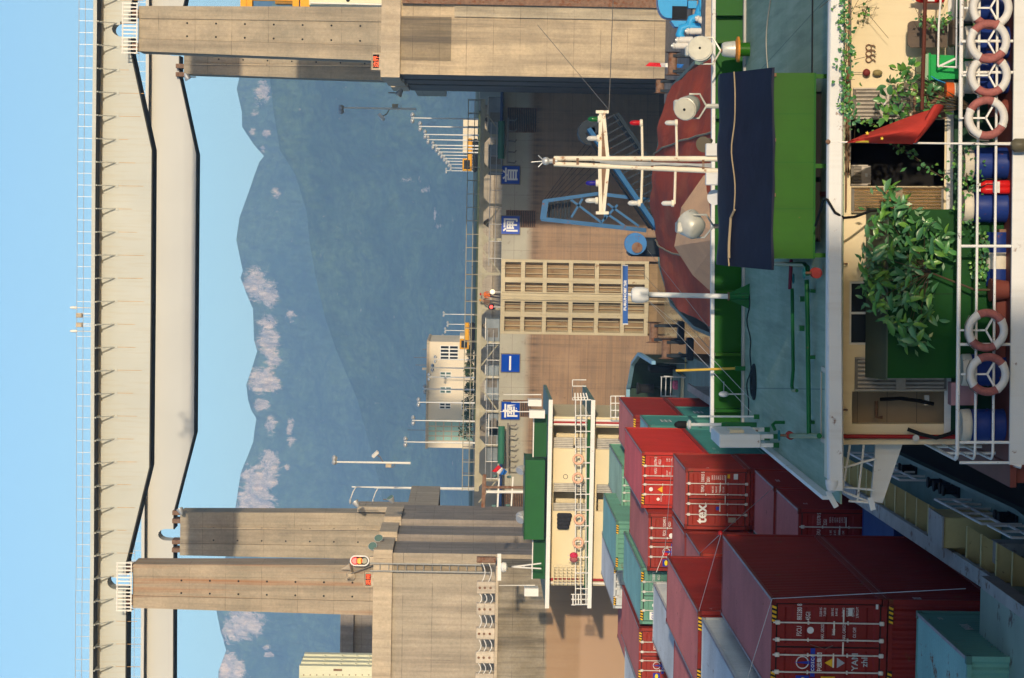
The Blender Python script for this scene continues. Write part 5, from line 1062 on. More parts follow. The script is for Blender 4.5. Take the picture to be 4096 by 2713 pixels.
for k, (y, m) in enumerate(((2222,(0.55,0.03,0.08)),(2238,(0.35,0.1,0.1)))): q = Q(2295,y,-1.4); t = thing('flower_basket', ['basket with red flowers on the far deckhouse rail','basket with green leaves and a red bloom, left of the red one'][k], 'basket', q, 'flower baskets'); MB().ball(q,0.3,10,6,(0.7,0.7,0.9)).build('basket', paint('flower_%d' % k, m, 0.8, var=0.4, vs=12), t); MB().pipe([q,q+Vector((0,0,0.4))],0.02,5).build('hook', m_galv, t)
def flag(lab, pts, cols, D):                                   # three strips between two polylines (pixel pairs)
    c = P(*pts[0][0], D); t = thing('pennant', lab, 'flag', c, 'red white and blue flags'); n = len(pts)-1
    for k in range(n):
        (a, b), (c_, d_) = pts[k], pts[k+1]; rows = []
        for i in range(5):
            f = i/4; rows.append([P(a[0]+(c_[0]-a[0])*f, a[1]+(c_[1]-a[1])*f, D+0.12*math.sin(f*6+k)), P(b[0]+(d_[0]-b[0])*f, b[1]+(d_[1]-b[1])*f, D+0.12*math.cos(f*5+k))])
        MB().grid(rows).build('stripe', cols[k], t, fix=False)
    return t
m_fr, m_fw, m_fb = paint('flag_red',(0.60,0.02,0.03),0.8), paint('flag_white',(0.70,0.68,0.66),0.8), paint('flag_blue',(0.02,0.13,0.45),0.8)
flag('red white blue flag flying over the green canopy of the far deckhouse', [((1967,1886),(1993,1861)),((1985,1890),(2005,1870)),((2000,1898),(2016,1875)),((2020,1900),(2029,1887))], (m_fr,m_fw,m_fb), DH+3)
# ================================================================== near cargo ship, seen from astern
H = HEEL
def TH(name, lab, cat, loc, grp=None): return thing(name, lab, cat, H @ Vector(loc), grp)
def lx(px, py, D): return L(px, py, D).x
def lz(px, py, D): return L(px, py, D).z
UZ = 10.05; DA, DB, DWL = 43.0, 59.0, 44.6              # upper deck height; after edge, fore bulwark, after wall
XLs, XRs = -5.2, 6.6
def deck_mat():
    m, nt, b, pos = base('upper_deck_paint')
    c = mixc(nt, ramp(nt, noise(nt, pos, 0.5, 6, 0.6), [(0.3,0.0),(0.7,1.0)]), (0.20,0.29,0.20), (0.29,0.38,0.27))
    c = mixc(nt, ramp(nt, noise(nt, pos, 1.0, 5, 0.6, (5.0,0.35,1)), [(0.45,0.0),(0.75,0.55)]), c, (0.42,0.50,0.39))
    c = mixc(nt, ramp(nt, noise(nt, pos, 1.0, 6, 0.62, (3.0,0.22,1)), [(0.5,0.0),(0.72,0.5)]), c, (0.11,0.17,0.12))
    c = mixc(nt, ramp(nt, noise(nt, pos, 2.2, 8, 0.7), [(0.64,0.0),(0.72,0.6)]), c, (0.20,0.12,0.09))
    sp = nt.nodes.new('ShaderNodeSeparateXYZ'); nt.links.new(pos, sp.inputs[0])
    f = mth(nt, 'FRACT', mth(nt, 'ADD', mth(nt, 'MULTIPLY', sp.outputs[0], 0.28), mth(nt, 'MULTIPLY', sp.outputs[1], 0.02)))
    c = mixc(nt, mth(nt, 'MULTIPLY', mth(nt, 'LESS_THAN', f, 0.006), 0.6), c, (0.05,0.10,0.10))
    nt.links.new(c, b.inputs['Base Color']); b.inputs['Roughness'].default_value = 0.7; b.inputs['Specular IOR Level'].default_value = 0.15
    bump(nt, b, noise(nt, pos, 4, 5), 0.08); return m
m_udeck = deck_mat()
m_gb = paint('bulwark_green', (0.003,0.075,0.004), 0.4, var=0.15, vs=0.8)
m_gl = paint('panel_green', (0.017,0.088,0.004), 0.4, var=0.16, vs=0.9, streak=0.3, scol=(0.012,0.05,0.006), rust=0.04, rs=5, fine=0.05)
m_pipeg = paint('pipe_green', (0.012,0.12,0.035), 0.4, var=0.15, vs=3, rust=0.08, rs=6)
m_navy = paint('tarpaulin_navy', (0.008,0.010,0.026), 0.65, var=0.3, vs=1.5, bmp=0.5, bs=2.2, fine=0.1)
m_shipw = paint('near_ship_white', (0.64,0.64,0.63), 0.45, var=0.08, vs=0.6, rust=0.09, rs=3, streak=0.22, scol=(0.4,0.3,0.2))
m_wornw = paint('worn_white_rail', (0.70,0.69,0.67), 0.5, var=0.08, vs=4, rust=0.22, rs=9, rcol=(0.10,0.06,0.05))
m_crw = paint('cream_wall', (0.68,0.58,0.40), 0.5, var=0.08, vs=0.7, streak=0.25, scol=(0.4,0.3,0.16))
m_dg = paint('dado_green', (0.01,0.05,0.025), 0.5, var=0.25, vs=1.2)
m_redbr = paint('red_lead', (0.16,0.045,0.035), 0.6, var=0.2, vs=1.5, rust=0.2)
nb = TH('cargo_ship', 'cargo ship ahead with green upper deck, white stern rail and cream after wall', 'ship', (0.7, 90, WZ-1))
def B_(nm, x0, x1, y0, y1, z0, z1, m, par=None, b=0): 
    mb = MB(H); (mb.bev(x0,x1,y0,y1,z0,z1,b) if b else mb.box(x0,x1,y0,y1,z0,z1)); return mb.build(nm, m, par or nb)
# hull: after block, hold body and tapering bow
out = [(XLs+0.35,DA+0.1),(XLs+0.3,60),(XLs-0.3,75),(-6.0,125),(-5.4,140),(-3.4,149),(0.7,154),(4.6,149),(6.7,140),(7.2,125),(6.6,75),(6.2,60),(6.2,DA+0.1)]
MB(H).prism(out, WZ-1, 4.2, 'Z').build('hull', m_redbr, nb); MB(H).prism([(0.7+(x-0.7)*0.995, y if y > 60 else y+0.02) for x, y in out], 4.204, 4.4, 'Z').build('main_deck', m_teal, nb)
B_('after_block', XLs+0.37, 6.18, DA+0.12, 60.2, 4.404, 6.95, m_redbr)
bwk = MB(H)
for (xa_, ya_), (xb_, yb_) in zip(out[2:9], out[3:10]): bwk.add([(xa_,ya_,4.4),(xb_,yb_,4.4),(xb_*0.97,yb_-0.1,4.4),(xa_*0.97,ya_-0.1,4.4),(xa_*1.03,ya_,5.3),(xb_*1.03,yb_,5.3),(xb_*1.0,yb_-0.1,5.3),(xa_*1.0,ya_-0.1,5.3)], [(0,3,2,1),(4,5,6,7),(0,1,5,4),(1,2,6,5),(2,3,7,6),(3,0,4,7)])
bwk.build('bow_bulwark', m_teal, nb)
# lower (poop) deck behind the stern rail
z7 = lz(4050, 900, DA)
B_('poop_deck', XLs+0.3, 6.4, DA+0.02, 60, z7-0.12, z7-0.01, m_redbr)
B_('stern_fascia', lx(4060,1858,DA), 6.6, DA-0.06, DA+0.015, z7-1.5, z7+0.02, m_shipw)
B_('stern_return', lx(4060,1858,DA)-0.03, lx(4060,1858,DA)-0.002, DA-0.06, 60, z7-1.5, z7+0.02, m_redbr)
# upper deck and its white fascia
zf0, zf1 = lz(3371,700,DA), lz(3308,700,DA)
xe = lx(3340,1962,DA)
B_('upper_deck', XLs, XRs, DA+0.11, DB+0.3, UZ-0.025, UZ, m_udeck)
fas = MB(H); n = 26; rows = []
def camb(x): return -0.055*((x-0.7)/5.5)**2
prof = [(DA-0.02,zf0),(DA-0.06,zf0+0.03),(DA-0.06,zf1-0.03),(DA-0.02,zf1),(DA+0.10,zf1),(DA+0.10,zf0)]
for j, (y, z) in enumerate(prof+[prof[0]]): rows.append([(xe+(XRs-xe)*i/n, y, z+camb(xe+(XRs-xe)*i/n)) for i in range(n+1)])
fas.grid(rows).build('deck_fascia', m_shipw, nb, smooth=True)
MB(H).lathe([(0.02,-0.02),(0.10,0.03),(0.125,0.13),(0.125,0.2)], (xe-0.02,DA+0.03,(zf0+zf1)/2), (1,0,0), 12).build('fascia_end', m_shipw, nb, smooth=True)
B_('overhang_soffit', xe+0.05, XRs, DA+0.11, DWL+0.2, zf0+0.0, zf0+0.03, m_crw)
MB(H).add([(XLs-0.05,54.6,UZ-0.05),(XLs+0.02,54.6,UZ-0.05),(XLs+0.02,44.2,UZ-0.05),(XLs-0.05,44.2,UZ-0.05),(XLs-0.05,54.6,UZ+0.16),(XLs+0.02,54.6,UZ+0.16),(XLs+0.02,44.2,UZ+0.16),(XLs-0.05,44.2,UZ+0.16)],[(0,1,2,3),(7,6,5,4),(0,4,5,1),(1,5,6,2),(2,6,7,3),(3,7,4,0)]).build('deck_side_strip', m_shipw, nb)
# fore bulwark
zb0, zb1 = UZ, lz(2858,900,DB)
xbl = lx(2850,1712,DB); B_('bulwark_plate', xbl, XRs, DB, DB+0.05, zb0+0.005, zb1, m_gb); B_('bulwark_cap', xbl-0.1, XRs, DB-0.09, DB+0.12, zb1+0.003, zb1+0.085, m_shipw)
for y in (60,170,470,770,1167,1416,1640): x = lx(2900,y,DB); B_('bulwark_stay', x-0.035, x+0.035, DB-0.28, DB-0.004, zb0+0.01, zb1-0.01, m_gl if y in (170,1167,1416) else m_gb)
B_('waterway_bar', xbl, XRs, DB-0.5, DB-0.3, UZ+0.003, UZ+0.06, m_coam)
# after wall with door and window openings
xw0 = lx(3600,1776,DWL); zw0, zw1 = z7, zf0
def hole(px0, px1, y0, y1): return (lx(3600,y1,DWL), lx(3600,y0,DWL), lz(px1,(y0+y1)/2,DWL), lz(px0,(y0+y1)/2,DWL))
zd = lz(3790,600,DWL)                                     # top of the white skirting
holes = [hole(3402,3778,478,745), hole(3398,3560,1126,1380), hole(3408,3786,1566,1696)]
def panelled(nm, x0, x1, z0, z1, holes, y0, y1, m):
    xs_ = sorted({x0, x1, *[v for h in holes for v in h[:2] if x0 < v < x1]}); zs_ = sorted({z0, z1, *[v for h in holes for v in h[2:] if z0 < v < z1]}); mb = MB(H)
    V = {}; 
    for a, b in zip(xs_[:-1], xs_[1:]):
        for c, d in zip(zs_[:-1], zs_[1:]):
            if any(h[0] <= (a+b)/2 <= h[1] and h[2] <= (c+d)/2 <= h[3] for h in holes): continue
            mb.quad((a,y0,c),(b,y0,c),(b,y0,d),(a,y0,d))
    for h in holes: mb.quad((h[0],y0,h[2]),(h[0],y1,h[2]),(h[0],y1,h[3]),(h[0],y0,h[3])); mb.quad((h[1],y0,h[2]),(h[1],y1,h[2]),(h[1],y1,h[3]),(h[1],y0,h[3])); mb.quad((h[0],y0,h[3]),(h[1],y0,h[3]),(h[1],y1,h[3]),(h[0],y1,h[3]))
    return mb.build(nm, m, nb, fix=False)
panelled('after_wall', xw0, XRs, zd, zw1, holes, DWL, DWL+0.25, m_crw)
B_('skirting', xw0, XRs, DWL-0.03, DWL-0.004, lz(3812,600,DWL), zd+0.02, m_shipw); B_('dado', xw0, XRs, DWL-0.012, DWL+0.1, zw0, lz(3812,600,DWL)-0.002, m_dg)
m_tile = paint('washroom_tile', (0.42,0.34,0.24), 0.35, var=0.1, vs=2)
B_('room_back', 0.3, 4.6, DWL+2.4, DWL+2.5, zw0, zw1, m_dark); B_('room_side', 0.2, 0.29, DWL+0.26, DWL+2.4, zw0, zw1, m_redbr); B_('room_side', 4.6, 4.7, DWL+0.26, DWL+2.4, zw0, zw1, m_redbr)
h = holes[2]; B_('washroom_back', h[0]-0.3, h[1]+0.3, DWL+0.9, DWL+1.0, zw0, zw1, m_tile); B_('washroom_side', h[0]-0.4, h[0]-0.31, DWL+0.26, DWL+0.9, zw0, zw1, m_tile); B_('washroom_side', h[1]+0.31, h[1]+0.4, DWL+0.26, DWL+0.9, zw0, zw1, m_tile)
for i in range(3): B_('tile_joint', h[0]-0.3, h[1]+0.3, DWL+0.893, DWL+0.899, zd+0.35+0.55*i, zd+0.36+0.55*i, m_rail)
MB(H).pipe([L(3505,1605,DWL+0.6),L(3505,1670,DWL+0.6),L(3530,1670,DWL+0.6)],0.03,8).build('shower_pipe', m_rustm, nb); MB(H).pipe([L(3520,1598,DWL+0.5),L(3600,1594,DWL+0.5),L(3680,1604,DWL+0.5),L(3735,1617,DWL+0.5)],0.035,8).build('shower_hose', m_dark, nb)
B_('towel', lx(3700,1630,DWL), lx(3700,1590,DWL), DWL+0.5, DWL+0.55, lz(3737,1600,DWL), lz(3718,1600,DWL), m_shipw)
# window: frame, mullion, panes
h = holes[1]; wf = MB(H)
for q in ((h[0],h[1],h[3]-0.04,h[3]),(h[0],h[1],h[2],h[2]+0.04)): wf.box(q[0],q[1],DWL+0.05,DWL+0.12,q[2],q[3])
for x in (h[0],(h[0]+h[1])/2-0.02,h[1]-0.04): wf.box(x,x+0.04,DWL+0.045,DWL+0.125,h[2]+0.041,h[3]-0.041)
w_ = wf.build('window', m_shipw, nb)
for a, b in ((h[0]+0.042,(h[0]+h[1])/2-0.022),((h[0]+h[1])/2+0.022,h[1]-0.042)): MB(H).box(a,b,DWL+0.08,DWL+0.09,h[2]+0.042,h[3]-0.042).build('pane', m_wdark, w_)
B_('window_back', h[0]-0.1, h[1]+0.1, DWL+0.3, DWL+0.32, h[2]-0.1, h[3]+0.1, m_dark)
# doors made of pressed metal slats
m_brass = paint('door_alloy', (0.60,0.47,0.30), 0.22, 0.9, var=0.25, vs=2.5); m_dull = paint('door_alloy_dull', (0.34,0.31,0.28), 0.5, 0.45, var=0.3, vs=3)
def slat_door(px0, px1, y0, y1, n, m, D, split=0.5):
    x0, x1, z0, z1 = lx(3600,y1,D), lx(3600,y0,D), lz(px1,(y0+y1)/2,D), lz(px0,(y0+y1)/2,D); d = B_('door', x0, x1, D, D+0.04, z0, z1, m_rail)
    zm = z0+(z1-z0)*split
    for a, b in ((z0+0.05, zm-0.09), (zm+0.09, z1-0.05)):
        for i in range(n): xa_ = x0+0.03+(x1-x0-0.06)*i/n; wq = (x1-x0-0.06)/n; MB(H).prism([(xa_+0.004,D-0.002),(xa_+wq*0.18,D-0.022),(xa_+wq*0.5,D-0.034),(xa_+wq*0.82,D-0.022),(xa_+wq-0.004,D-0.002)],a,b,'Z').build('slat', m, d, smooth=True, sharp=60)
    MB(H).box(x0+0.02,x1-0.02,D-0.03,D-0.001,zm-0.085,zm+0.085).build('lock_rail', m, d)
    for x in (x0, x1-0.028): MB(H).box(x,x+0.028,D-0.04,D-0.001,z0,z1).build('stile', m, d)
    MB(H).box((x0+x1)/2-0.03,(x0+x1)/2+0.03,D-0.07,D-0.031,zm-0.02,zm+0.02).build('handle', m_galv, d)
slat_door(3406,3775,747,852,7,m_brass,DWL-0.06); slat_door(3412,3640,352,476,7,m_dull,DWL-0.05,0.45); slat_door(3420,3786,1430,1563,7,m_dull,DWL-0.06); slat_door(3404,3470,660,742,5,m_dull,DWL+0.5,0.1)
B_('door', lx(3600,476,DWL), lx(3600,355,DWL), DWL-0.05, DWL-0.02, lz(3780,420,DWL), lz(3650,420,DWL), m_rustm)
# red riser pipe, white corner, scuppers, tubes
MB(H).pipe([L(3372,1746,DWL-0.12),L(3835,1748,DWL-0.12)],0.04,10).build('riser_pipe', paint('riser_red',(0.30,0.02,0.02),0.4,var=0.15), nb, smooth=True)
B_('corner_post', lx(3600,1777,DWL), lx(3600,1757,DWL), DWL-0.06, DWL+0.3, zd-0.25, zw1, m_crw)
MB(H).lathe([(0.06,-0.03),(0.06,0.02)], L(3663,1752,DWL-0.16), (0,1,0), 12).build('flange_plate', m_galv, nb)
MB(H).pipe([L(3630,1717,DWL-0.15),L(3680,1736,DWL-0.2),L(3745,1752,DWL-0.22),L(3800,1735,DWL-0.25),L(3860,1700,DWL-0.3),L(3885,1640,DWL-0.3)],0.035,8).build('black_hose', m_dark, nb, smooth=True)
MB(H).box(lx(3830,1620,43.9),lx(3830,1530,43.9),43.8,44.1,lz(3905,1580,43.9),lz(3800,1580,43.9)).build('pump_box', paint('pink_grey_paint',(0.36,0.20,0.22),0.6,rust=0.2,rs=5), nb)
# under-deck conduits along the soffit
for px, y0, y1, m in ((3398,0,700,m_rustm),(3404,0,640,m_rail),(3388,470,840,m_rustm)): MB(H).pipe([L(px,y0-200,DWL-0.15),L(px-4,y1,DWL-0.15)],0.016,6).build('conduit', m, nb)
for y in (1055, 1640): MB(H).arc(L(3372,y,DWL-0.1),0.08,0.012,0,2*math.pi,12,5,(0,1,0),(0,0,1)).build('wire_ring', m_rustm, nb)
# wing bracket plate at the left corner and its rails
def plate(nm, pts, D, th, m): 
    a = [L(px,py,D) for px, py in pts]; mb = MB(H); n = len(a); mb.add(a+[v+Vector((0,th,0)) for v in a], [tuple(range(n)),tuple(range(2*n-1,n-1,-1))]+[(i,(i+1)%n,(i+1)%n+n,i+n) for i in range(n)]); return mb.build(nm, m, nb)
plate('wing_bracket', [(3503,1778),(3610,1778),(3572,1890),(3530,2013),(3484,2005)], 44.8, 0.12, m_shipw)
for pts in ([(3375,1968),(3500,2016)],[(3380,1950),(3500,1960)],[(3400,1780),(3370,1965)],[(3455,1780),(3430,2005)],[(3376,1870),(3505,1835)],[(3395,2004),(3490,2012)]): MB(H).pipe([L(*pts[0],44.6),L(*pts[1],44.6)],0.022,6).build('wing_rail', m_wornw, nb)
MB(H).beam(L(3310,1965,43.2),L(3345,2028,43.2),0.1,0.09).build('deck_end_stub', m_shipw, nb); MB(H).beam(L(3480,1990,43.4),L(3492,2040,43.4),0.09,0.09).build('deck_end_stub', m_shipw, nb)
# ------------------------------------------------------------------ stern rail
rr = 0.03; ytop = 3838
xc = lx(3838,1840,DA)
def bent(px, r):                                          # along the stern, round the corner and forward
    z = lz(px,900,DA); pts = [(XRs,DA,z),(xc+0.18,DA,z)]+[(xc+0.18-0.18*math.sin(R(a)),DA+0.18-0.18*math.cos(R(a)),z) for a in (30,60,90)]+[(xc-0.0,47.5,z)]
    MB(H).pipe(pts, r, 8).build('stern_rail', m_wornw, nb, smooth=True)
bent(3838, 0.036); bent(3909, 0.024); bent(3981, 0.024)
for y in (-60,165,290,575,985,1378,1770,1851): MB(H).pipe([L(3838,y,DA),L(4052,y,DA)],0.026,8).build('stern_post', m_wornw, nb, smooth=True)
for d in (44.2,45.4,46.6,47.5): MB(H).pipe([(xc,d,lz(3838,900,DA)),(xc,d,z7)],0.026,8).build('stern_post', m_wornw, nb, smooth=True)
MB(H).beam(L(4040,1855,DA-0.02),L(4085,1868,DA-0.05),0.06,0.05).build('rail_stub', m_wornw, nb)
# stern lamp on the fascia
q = L(4082,582,DA-0.2); MB(H).lathe([(0.09,-0.12),(0.12,-0.06),(0.12,0.1),(0.07,0.16)], q, (0,0,1), 14).build('stern_lamp', paint('lamp_olive',(0.10,0.09,0.06),0.4), nb, smooth=True)
# ------------------------------------------------------------------ lifebuoys in their holders
m_bw = paint('buoy_white', (0.60,0.58,0.55), 0.55, var=0.07, vs=6, rust=0.02); m_bp = paint('buoy_faded_red', (0.30,0.105,0.095), 0.65, var=0.25, vs=9, rust=0.0, fine=0.12)
for i, (px, y, ph, lab) in enumerate(((3964,31,0.6,'red and white lifebuoy cut by the right photo edge'),(3954,166,1.0,'second lifebuoy from the right on the stern rail, overlapping its neighbours'),(3957,301,0.75,'third lifebuoy from the right, brightest red patch at its foot'),(3946,472,1.15,'lifebuoy right of the flagstaff on the stern rail'),(3946,1322,0.55,'upper of the two lifebuoys at the left end of the stern rail'),(3952,1498,0.60,'leftmost lifebuoy on the stern rail, beside the blue drum'))):
    c = L(px, y, DA-0.14-0.06*(i % 2)); t = TH('lifebuoy', lab, 'lifebuoy', c, 'lifebuoys on the near stern rail')
    for k in range(4): MB(H).arc(c, 0.305, 0.072, ph+k*math.pi/2, ph+(k+1)*math.pi/2, 9, 12).build('ring_segment', (m_bw,m_bp)[k % 2], t, smooth=True)
    for k in range(4):
        a = ph+k*math.pi/2; MB(H).arc(c, 0.305, 0.079, a-0.07, a+0.07, 2, 12).build('band', m_bw, t, smooth=True)
    tr = [c+Vector((math.cos(a)*0.40, -0.02+0.04*math.sin(3*a), math.sin(a)*0.40)) for a in [ph+0.3+j*0.45 for j in range(5)]]; MB(H).pipe(tr, 0.008, 5).build('grab_line', m_rail, t)
    hd = TH('buoy_holder', ['white three armed holder behind the lifebuoy at the right photo edge','white three armed holder behind the second lifebuoy from the right','white three armed holder behind the third lifebuoy from the right','white three armed holder behind the lifebuoy right of the flagstaff','white three armed holder behind the upper left lifebuoy','white three armed holder behind the leftmost lifebuoy'][i], 'holder', c, 'buoy holders on the near stern rail')
    cc = c+Vector((0,0.07,0))
    for a in (90, 210, 330): MB(H).beam(cc, cc+Vector((math.cos(R(a))*0.33,0,math.sin(R(a))*(0.46 if a == 90 else 0.33))),0.03,0.055,(0,1,0)).build('arm', m_wornw, hd)
# ------------------------------------------------------------------ flag
t = TH('ensign_staff', 'white flagstaff with a furled red flag at the stern', 'flag', L(4088,578,DA-0.05))
MB(H).pipe([L(4088,578,DA-0.05),L(3312,568,DA-0.05)],0.02,8,0.015).build('staff', m_wornw, t, smooth=True); MB(H).ball(L(3312,568,DA-0.05),0.045,10,6).build('truck', m_rustm, t, smooth=True)
m_flag = paint('flag_cloth_red', (0.40,0.040,0.030), 0.8, var=0.2, vs=3, bmp=0.4, bs=6)
hs = [(3385,572),(3440,573),(3500,574),(3560,575),(3610,576),(3652,577)]     # hoist along the staff
fl = [(3392,566),(3450,540),(3520,512),(3600,480),(3690,448),(3752,431)]     # top fold
rows = []
for i in range(13):
    f = i/12*5; k = min(4, int(f)); g_ = f-k; a = Vector((*hs[k],0)).lerp(Vector((*hs[k+1],0)), g_); b = Vector((*fl[k],0)).lerp(Vector((*fl[k+1],0)), g_); row = []
    for j in range(15):
        u = j/14; px, py = a.x+(b.x-a.x)*u, a.y+(b.y-a.y)*u; row.append(L(px, py, DA-0.10-0.30*math.sin(u*math.pi*1.15)*min(1,i/4)-0.05*math.sin(u*9+i*0.5)))
    rows.append(row)
MB(H).grid(rows).build('flag_cloth', m_flag, t, smooth=True, fix=False)
rows = []
for i in range(9):                                          # rolled fly end
    f = i/8; px, py = 3752-(3752-3660)*f, 431+(577-431)*f; rows.append([L(px+24*math.sin(v)*math.sin(math.pi*(1-f)*0.5+0.2), py-10*math.cos(v)*(1-f)-4, DA-0.15-0.16*math.cos(v)) for v in [j*math.pi/5 for j in range(11)]])
MB(H).grid(rows).build('fly_fold', m_flag, t, smooth=True, fix=False)
def star(mb, c, r, D):
    pts = [];
    for i in range(10): a = i*math.pi/5+0.5; q = r if i % 2 == 0 else r*0.4; pts.append(L(c[0]+q*math.sin(a), c[1]+q*math.cos(a), D))
    o = L(*c, D); return mb.add([o]+pts, [(0,1+i,1+(i+1) % 10) for i in range(10)])
m_star = paint('star_yellow', (0.75,0.55,0.06), 0.7)
for c, r, D in (((3469,533),9,DA-0.44),((3528,554),8,DA-0.46)): star(MB(H), c, r, D).build('star', m_star, t, fix=False)
MB(H).grid([[L(3422,571,DA-0.2),L(3424,566,DA-0.25)],[L(3450,570,DA-0.27),L(3450,563,DA-0.3)],[L(3476,571,DA-0.3),L(3474,563,DA-0.34)]]).build('star', m_star, t, fix=False)
# ------------------------------------------------------------------ drums, bottles, bin, chair, locker
m_drb = paint('drum_blue', (0.012,0.032,0.17), 0.45, var=0.15, vs=3, rust=0.2, rs=5); m_drw = paint('drum_white', (0.58,0.53,0.44), 0.5, var=0.12, vs=3, rust=0.25, rs=5)
zp = z7-0.01
def drum(lab, y, D=43.62, z=zp, sw=False, h_=0.6, w_=0.14):
    x = lx(3980,y,D); t = TH('oil_drum', lab, 'drum', (x,D,z), 'oil drums behind the stern rail')
    MB(H).lathe([(0.285,0.0),(0.29,0.02),(0.285,0.04),(0.285,h_*0.45),(0.298,h_*0.47),(0.285,h_*0.5),(0.285,h_)], (x,D,z), (0,0,1), 22).build('body', m_drb, t, smooth=True)
    MB(H).lathe([(0.285,h_+0.002),(0.29,h_+0.01),(0.285,h_+w_),(0.265,h_+w_+0.03),(0.25,h_+w_+0.02)], (x,D,z), (0,0,1), 22).build('top_band', m_drw, t, smooth=True)
    return t
for y, lab in ((655,'blue drum with a white top left of the flagstaff'),(825,'blue drum with a rusty white top right of the green locker'),(1700,'blue drum with a white top at the left corner of the stern'),(1480,'blue drum seen through the leftmost lifebuoy'),(170,'blue drum seen through the second lifebuoy from the right'),(310,'blue drum seen through the third lifebuoy from the right'),(20,'blue drum at the right photo edge behind the rail')): drum(lab, y)
x = lx(3990,1030,43.7); t = TH('oil_drum', 'thin blue drum with a broad white middle band, before the big shrub', 'drum', (x,43.7,zp), 'oil drums behind the stern rail')
MB(H).lathe([(0.2,-0.45),(0.2,-0.15)], L(3990,1042,43.7), (1,0,0), 18).build('body', m_drb, t, smooth=True); MB(H).lathe([(0.203,-0.148),(0.203,0.14)], L(3990,1042,43.7), (1,0,0), 18).build('middle_band', m_drw, t, smooth=True); MB(H).lathe([(0.2,0.142),(0.2,0.5)], L(3990,1042,43.7), (1,0,0), 18).build('body', m_drb, t, smooth=True); B_('cradle', x-0.5, x+0.5, 43.55, 43.85, zp, zp+0.12, m_rustm, t)
for y, lab in ((738,'red fire extinguisher against the stern rail, right one'),(760,'red fire extinguisher against the stern rail, left one'),(-4,'red fire extinguisher on the wall at the right photo edge')):
    D = 43.35 if y > 0 else 44.3; zb_ = zp if y > 0 else lz(3775,0,D); q = Vector((lx(3990,y,D),D,zb_)); t = TH('fire_extinguisher', lab, 'extinguisher', q, 'fire extinguishers')
    MB(H).lathe([(0.07,0),(0.075,0.03),(0.075,0.42),(0.05,0.49),(0.02,0.51)], q, (0,0,1), 14).build('cylinder', paint('extinguisher_red',(0.50,0.012,0.012),0.3,var=0.08), t, smooth=True); MB(H).box(q.x-0.03,q.x+0.03,D-0.05,D+0.02,q.z+0.51,q.z+0.57).build('valve', m_galv, t); MB(H).box(q.x-0.05,q.x+0.05,D-0.078,D-0.07,q.z+0.18,q.z+0.3).build('label_sheet', m_sheet, t); MB(H).pipe([q+Vector((0.02,-0.04,0.54)),q+Vector((0.1,-0.07,0.4)),q+Vector((0.09,-0.06,0.15))],0.012,6).build('hose', m_dark, t)
# wheelie bin
D = 44.0; x0, x1 = lx(3770,322,D), lx(3770,222,D); za, zb_ = zp+0.02, lz(3712,270,D); t = TH('wheelie_bin', 'bright green wheeled refuse bin against the cream wall', 'bin', ((x0+x1)/2,D,zp)); m_bin = paint('bin_green',(0.012,0.30,0.07),0.45,var=0.08)
MB(H).add([(x0+0.05,D-0.2,za),(x1-0.05,D-0.2,za),(x1-0.05,D+0.22,za),(x0+0.05,D+0.22,za),(x0,D-0.26,zb_),(x1,D-0.26,zb_),(x1,D+0.26,zb_),(x0,D+0.26,zb_)],[(0,3,2,1),(4,5,6,7),(0,1,5,4),(1,2,6,5),(2,3,7,6),(3,0,4,7)]).build('bin_body', m_bin, t); MB(H).bev(x0-0.03,x1+0.03,D-0.3,D+0.3,zb_+0.002,zb_+0.045,0.015).build('rim', m_bin, t)
MB(H).prism([(x0-0.02,zb_+0.047),(x1+0.02,zb_+0.047),(x1-0.03,zb_+0.16),(x0+0.03,zb_+0.16)], D-0.3, D+0.3).build('lid', paint('bin_lid_grey_green',(0.25,0.36,0.26),0.5), t); MB(H).arc(((x0+x1)/2,D-0.262,(za+zb_)/2+0.1),0.06,0.008,0,2*math.pi,16,4).build('emblem', m_bw, t)
for x in (x0+0.06,x1-0.06): MB(H).lathe([(0.09,-0.02),(0.09,0.02)], (x,D+0.2,zp+0.09), (1,0,0), 12).build('wheel', m_dark, t)
# brown chair
D = 44.1; t = TH('armchair', 'brown chair with a rounded back against the cream wall', 'chair', L(3830,135,D)); xa_, xb_ = lx(3700,190,D), lx(3700,84,D); z1, z0 = lz(3632,135,D), lz(3790,135,D); m_ch = paint('chair_brown',(0.10,0.075,0.06),0.6,var=0.15,vs=4)
pts = [(xa_,z0),(xb_,z0)]+[(xb_-0.08+0.08*math.cos(R(a)),z1-0.08+0.08*math.sin(R(a))) for a in range(0,91,30)]+[(xa_+0.08-0.08*math.sin(R(a)),z1-0.08+0.08*math.cos(R(a))) for a in range(0,91,30)]
MB(H).prism(pts, D, D+0.07).build('backrest', m_ch, t); MB(H).bev(xa_,xb_,D-0.45,D+0.02,z0-0.1,z0-0.01,0.03).build('seat', m_ch, t)
for x in (xa_+0.03,xb_-0.03):
    for y in (D-0.42,D): MB(H).pipe([(x,y,z0-0.1),(x,y,zp)],0.018,6).build('leg', m_rail, t)
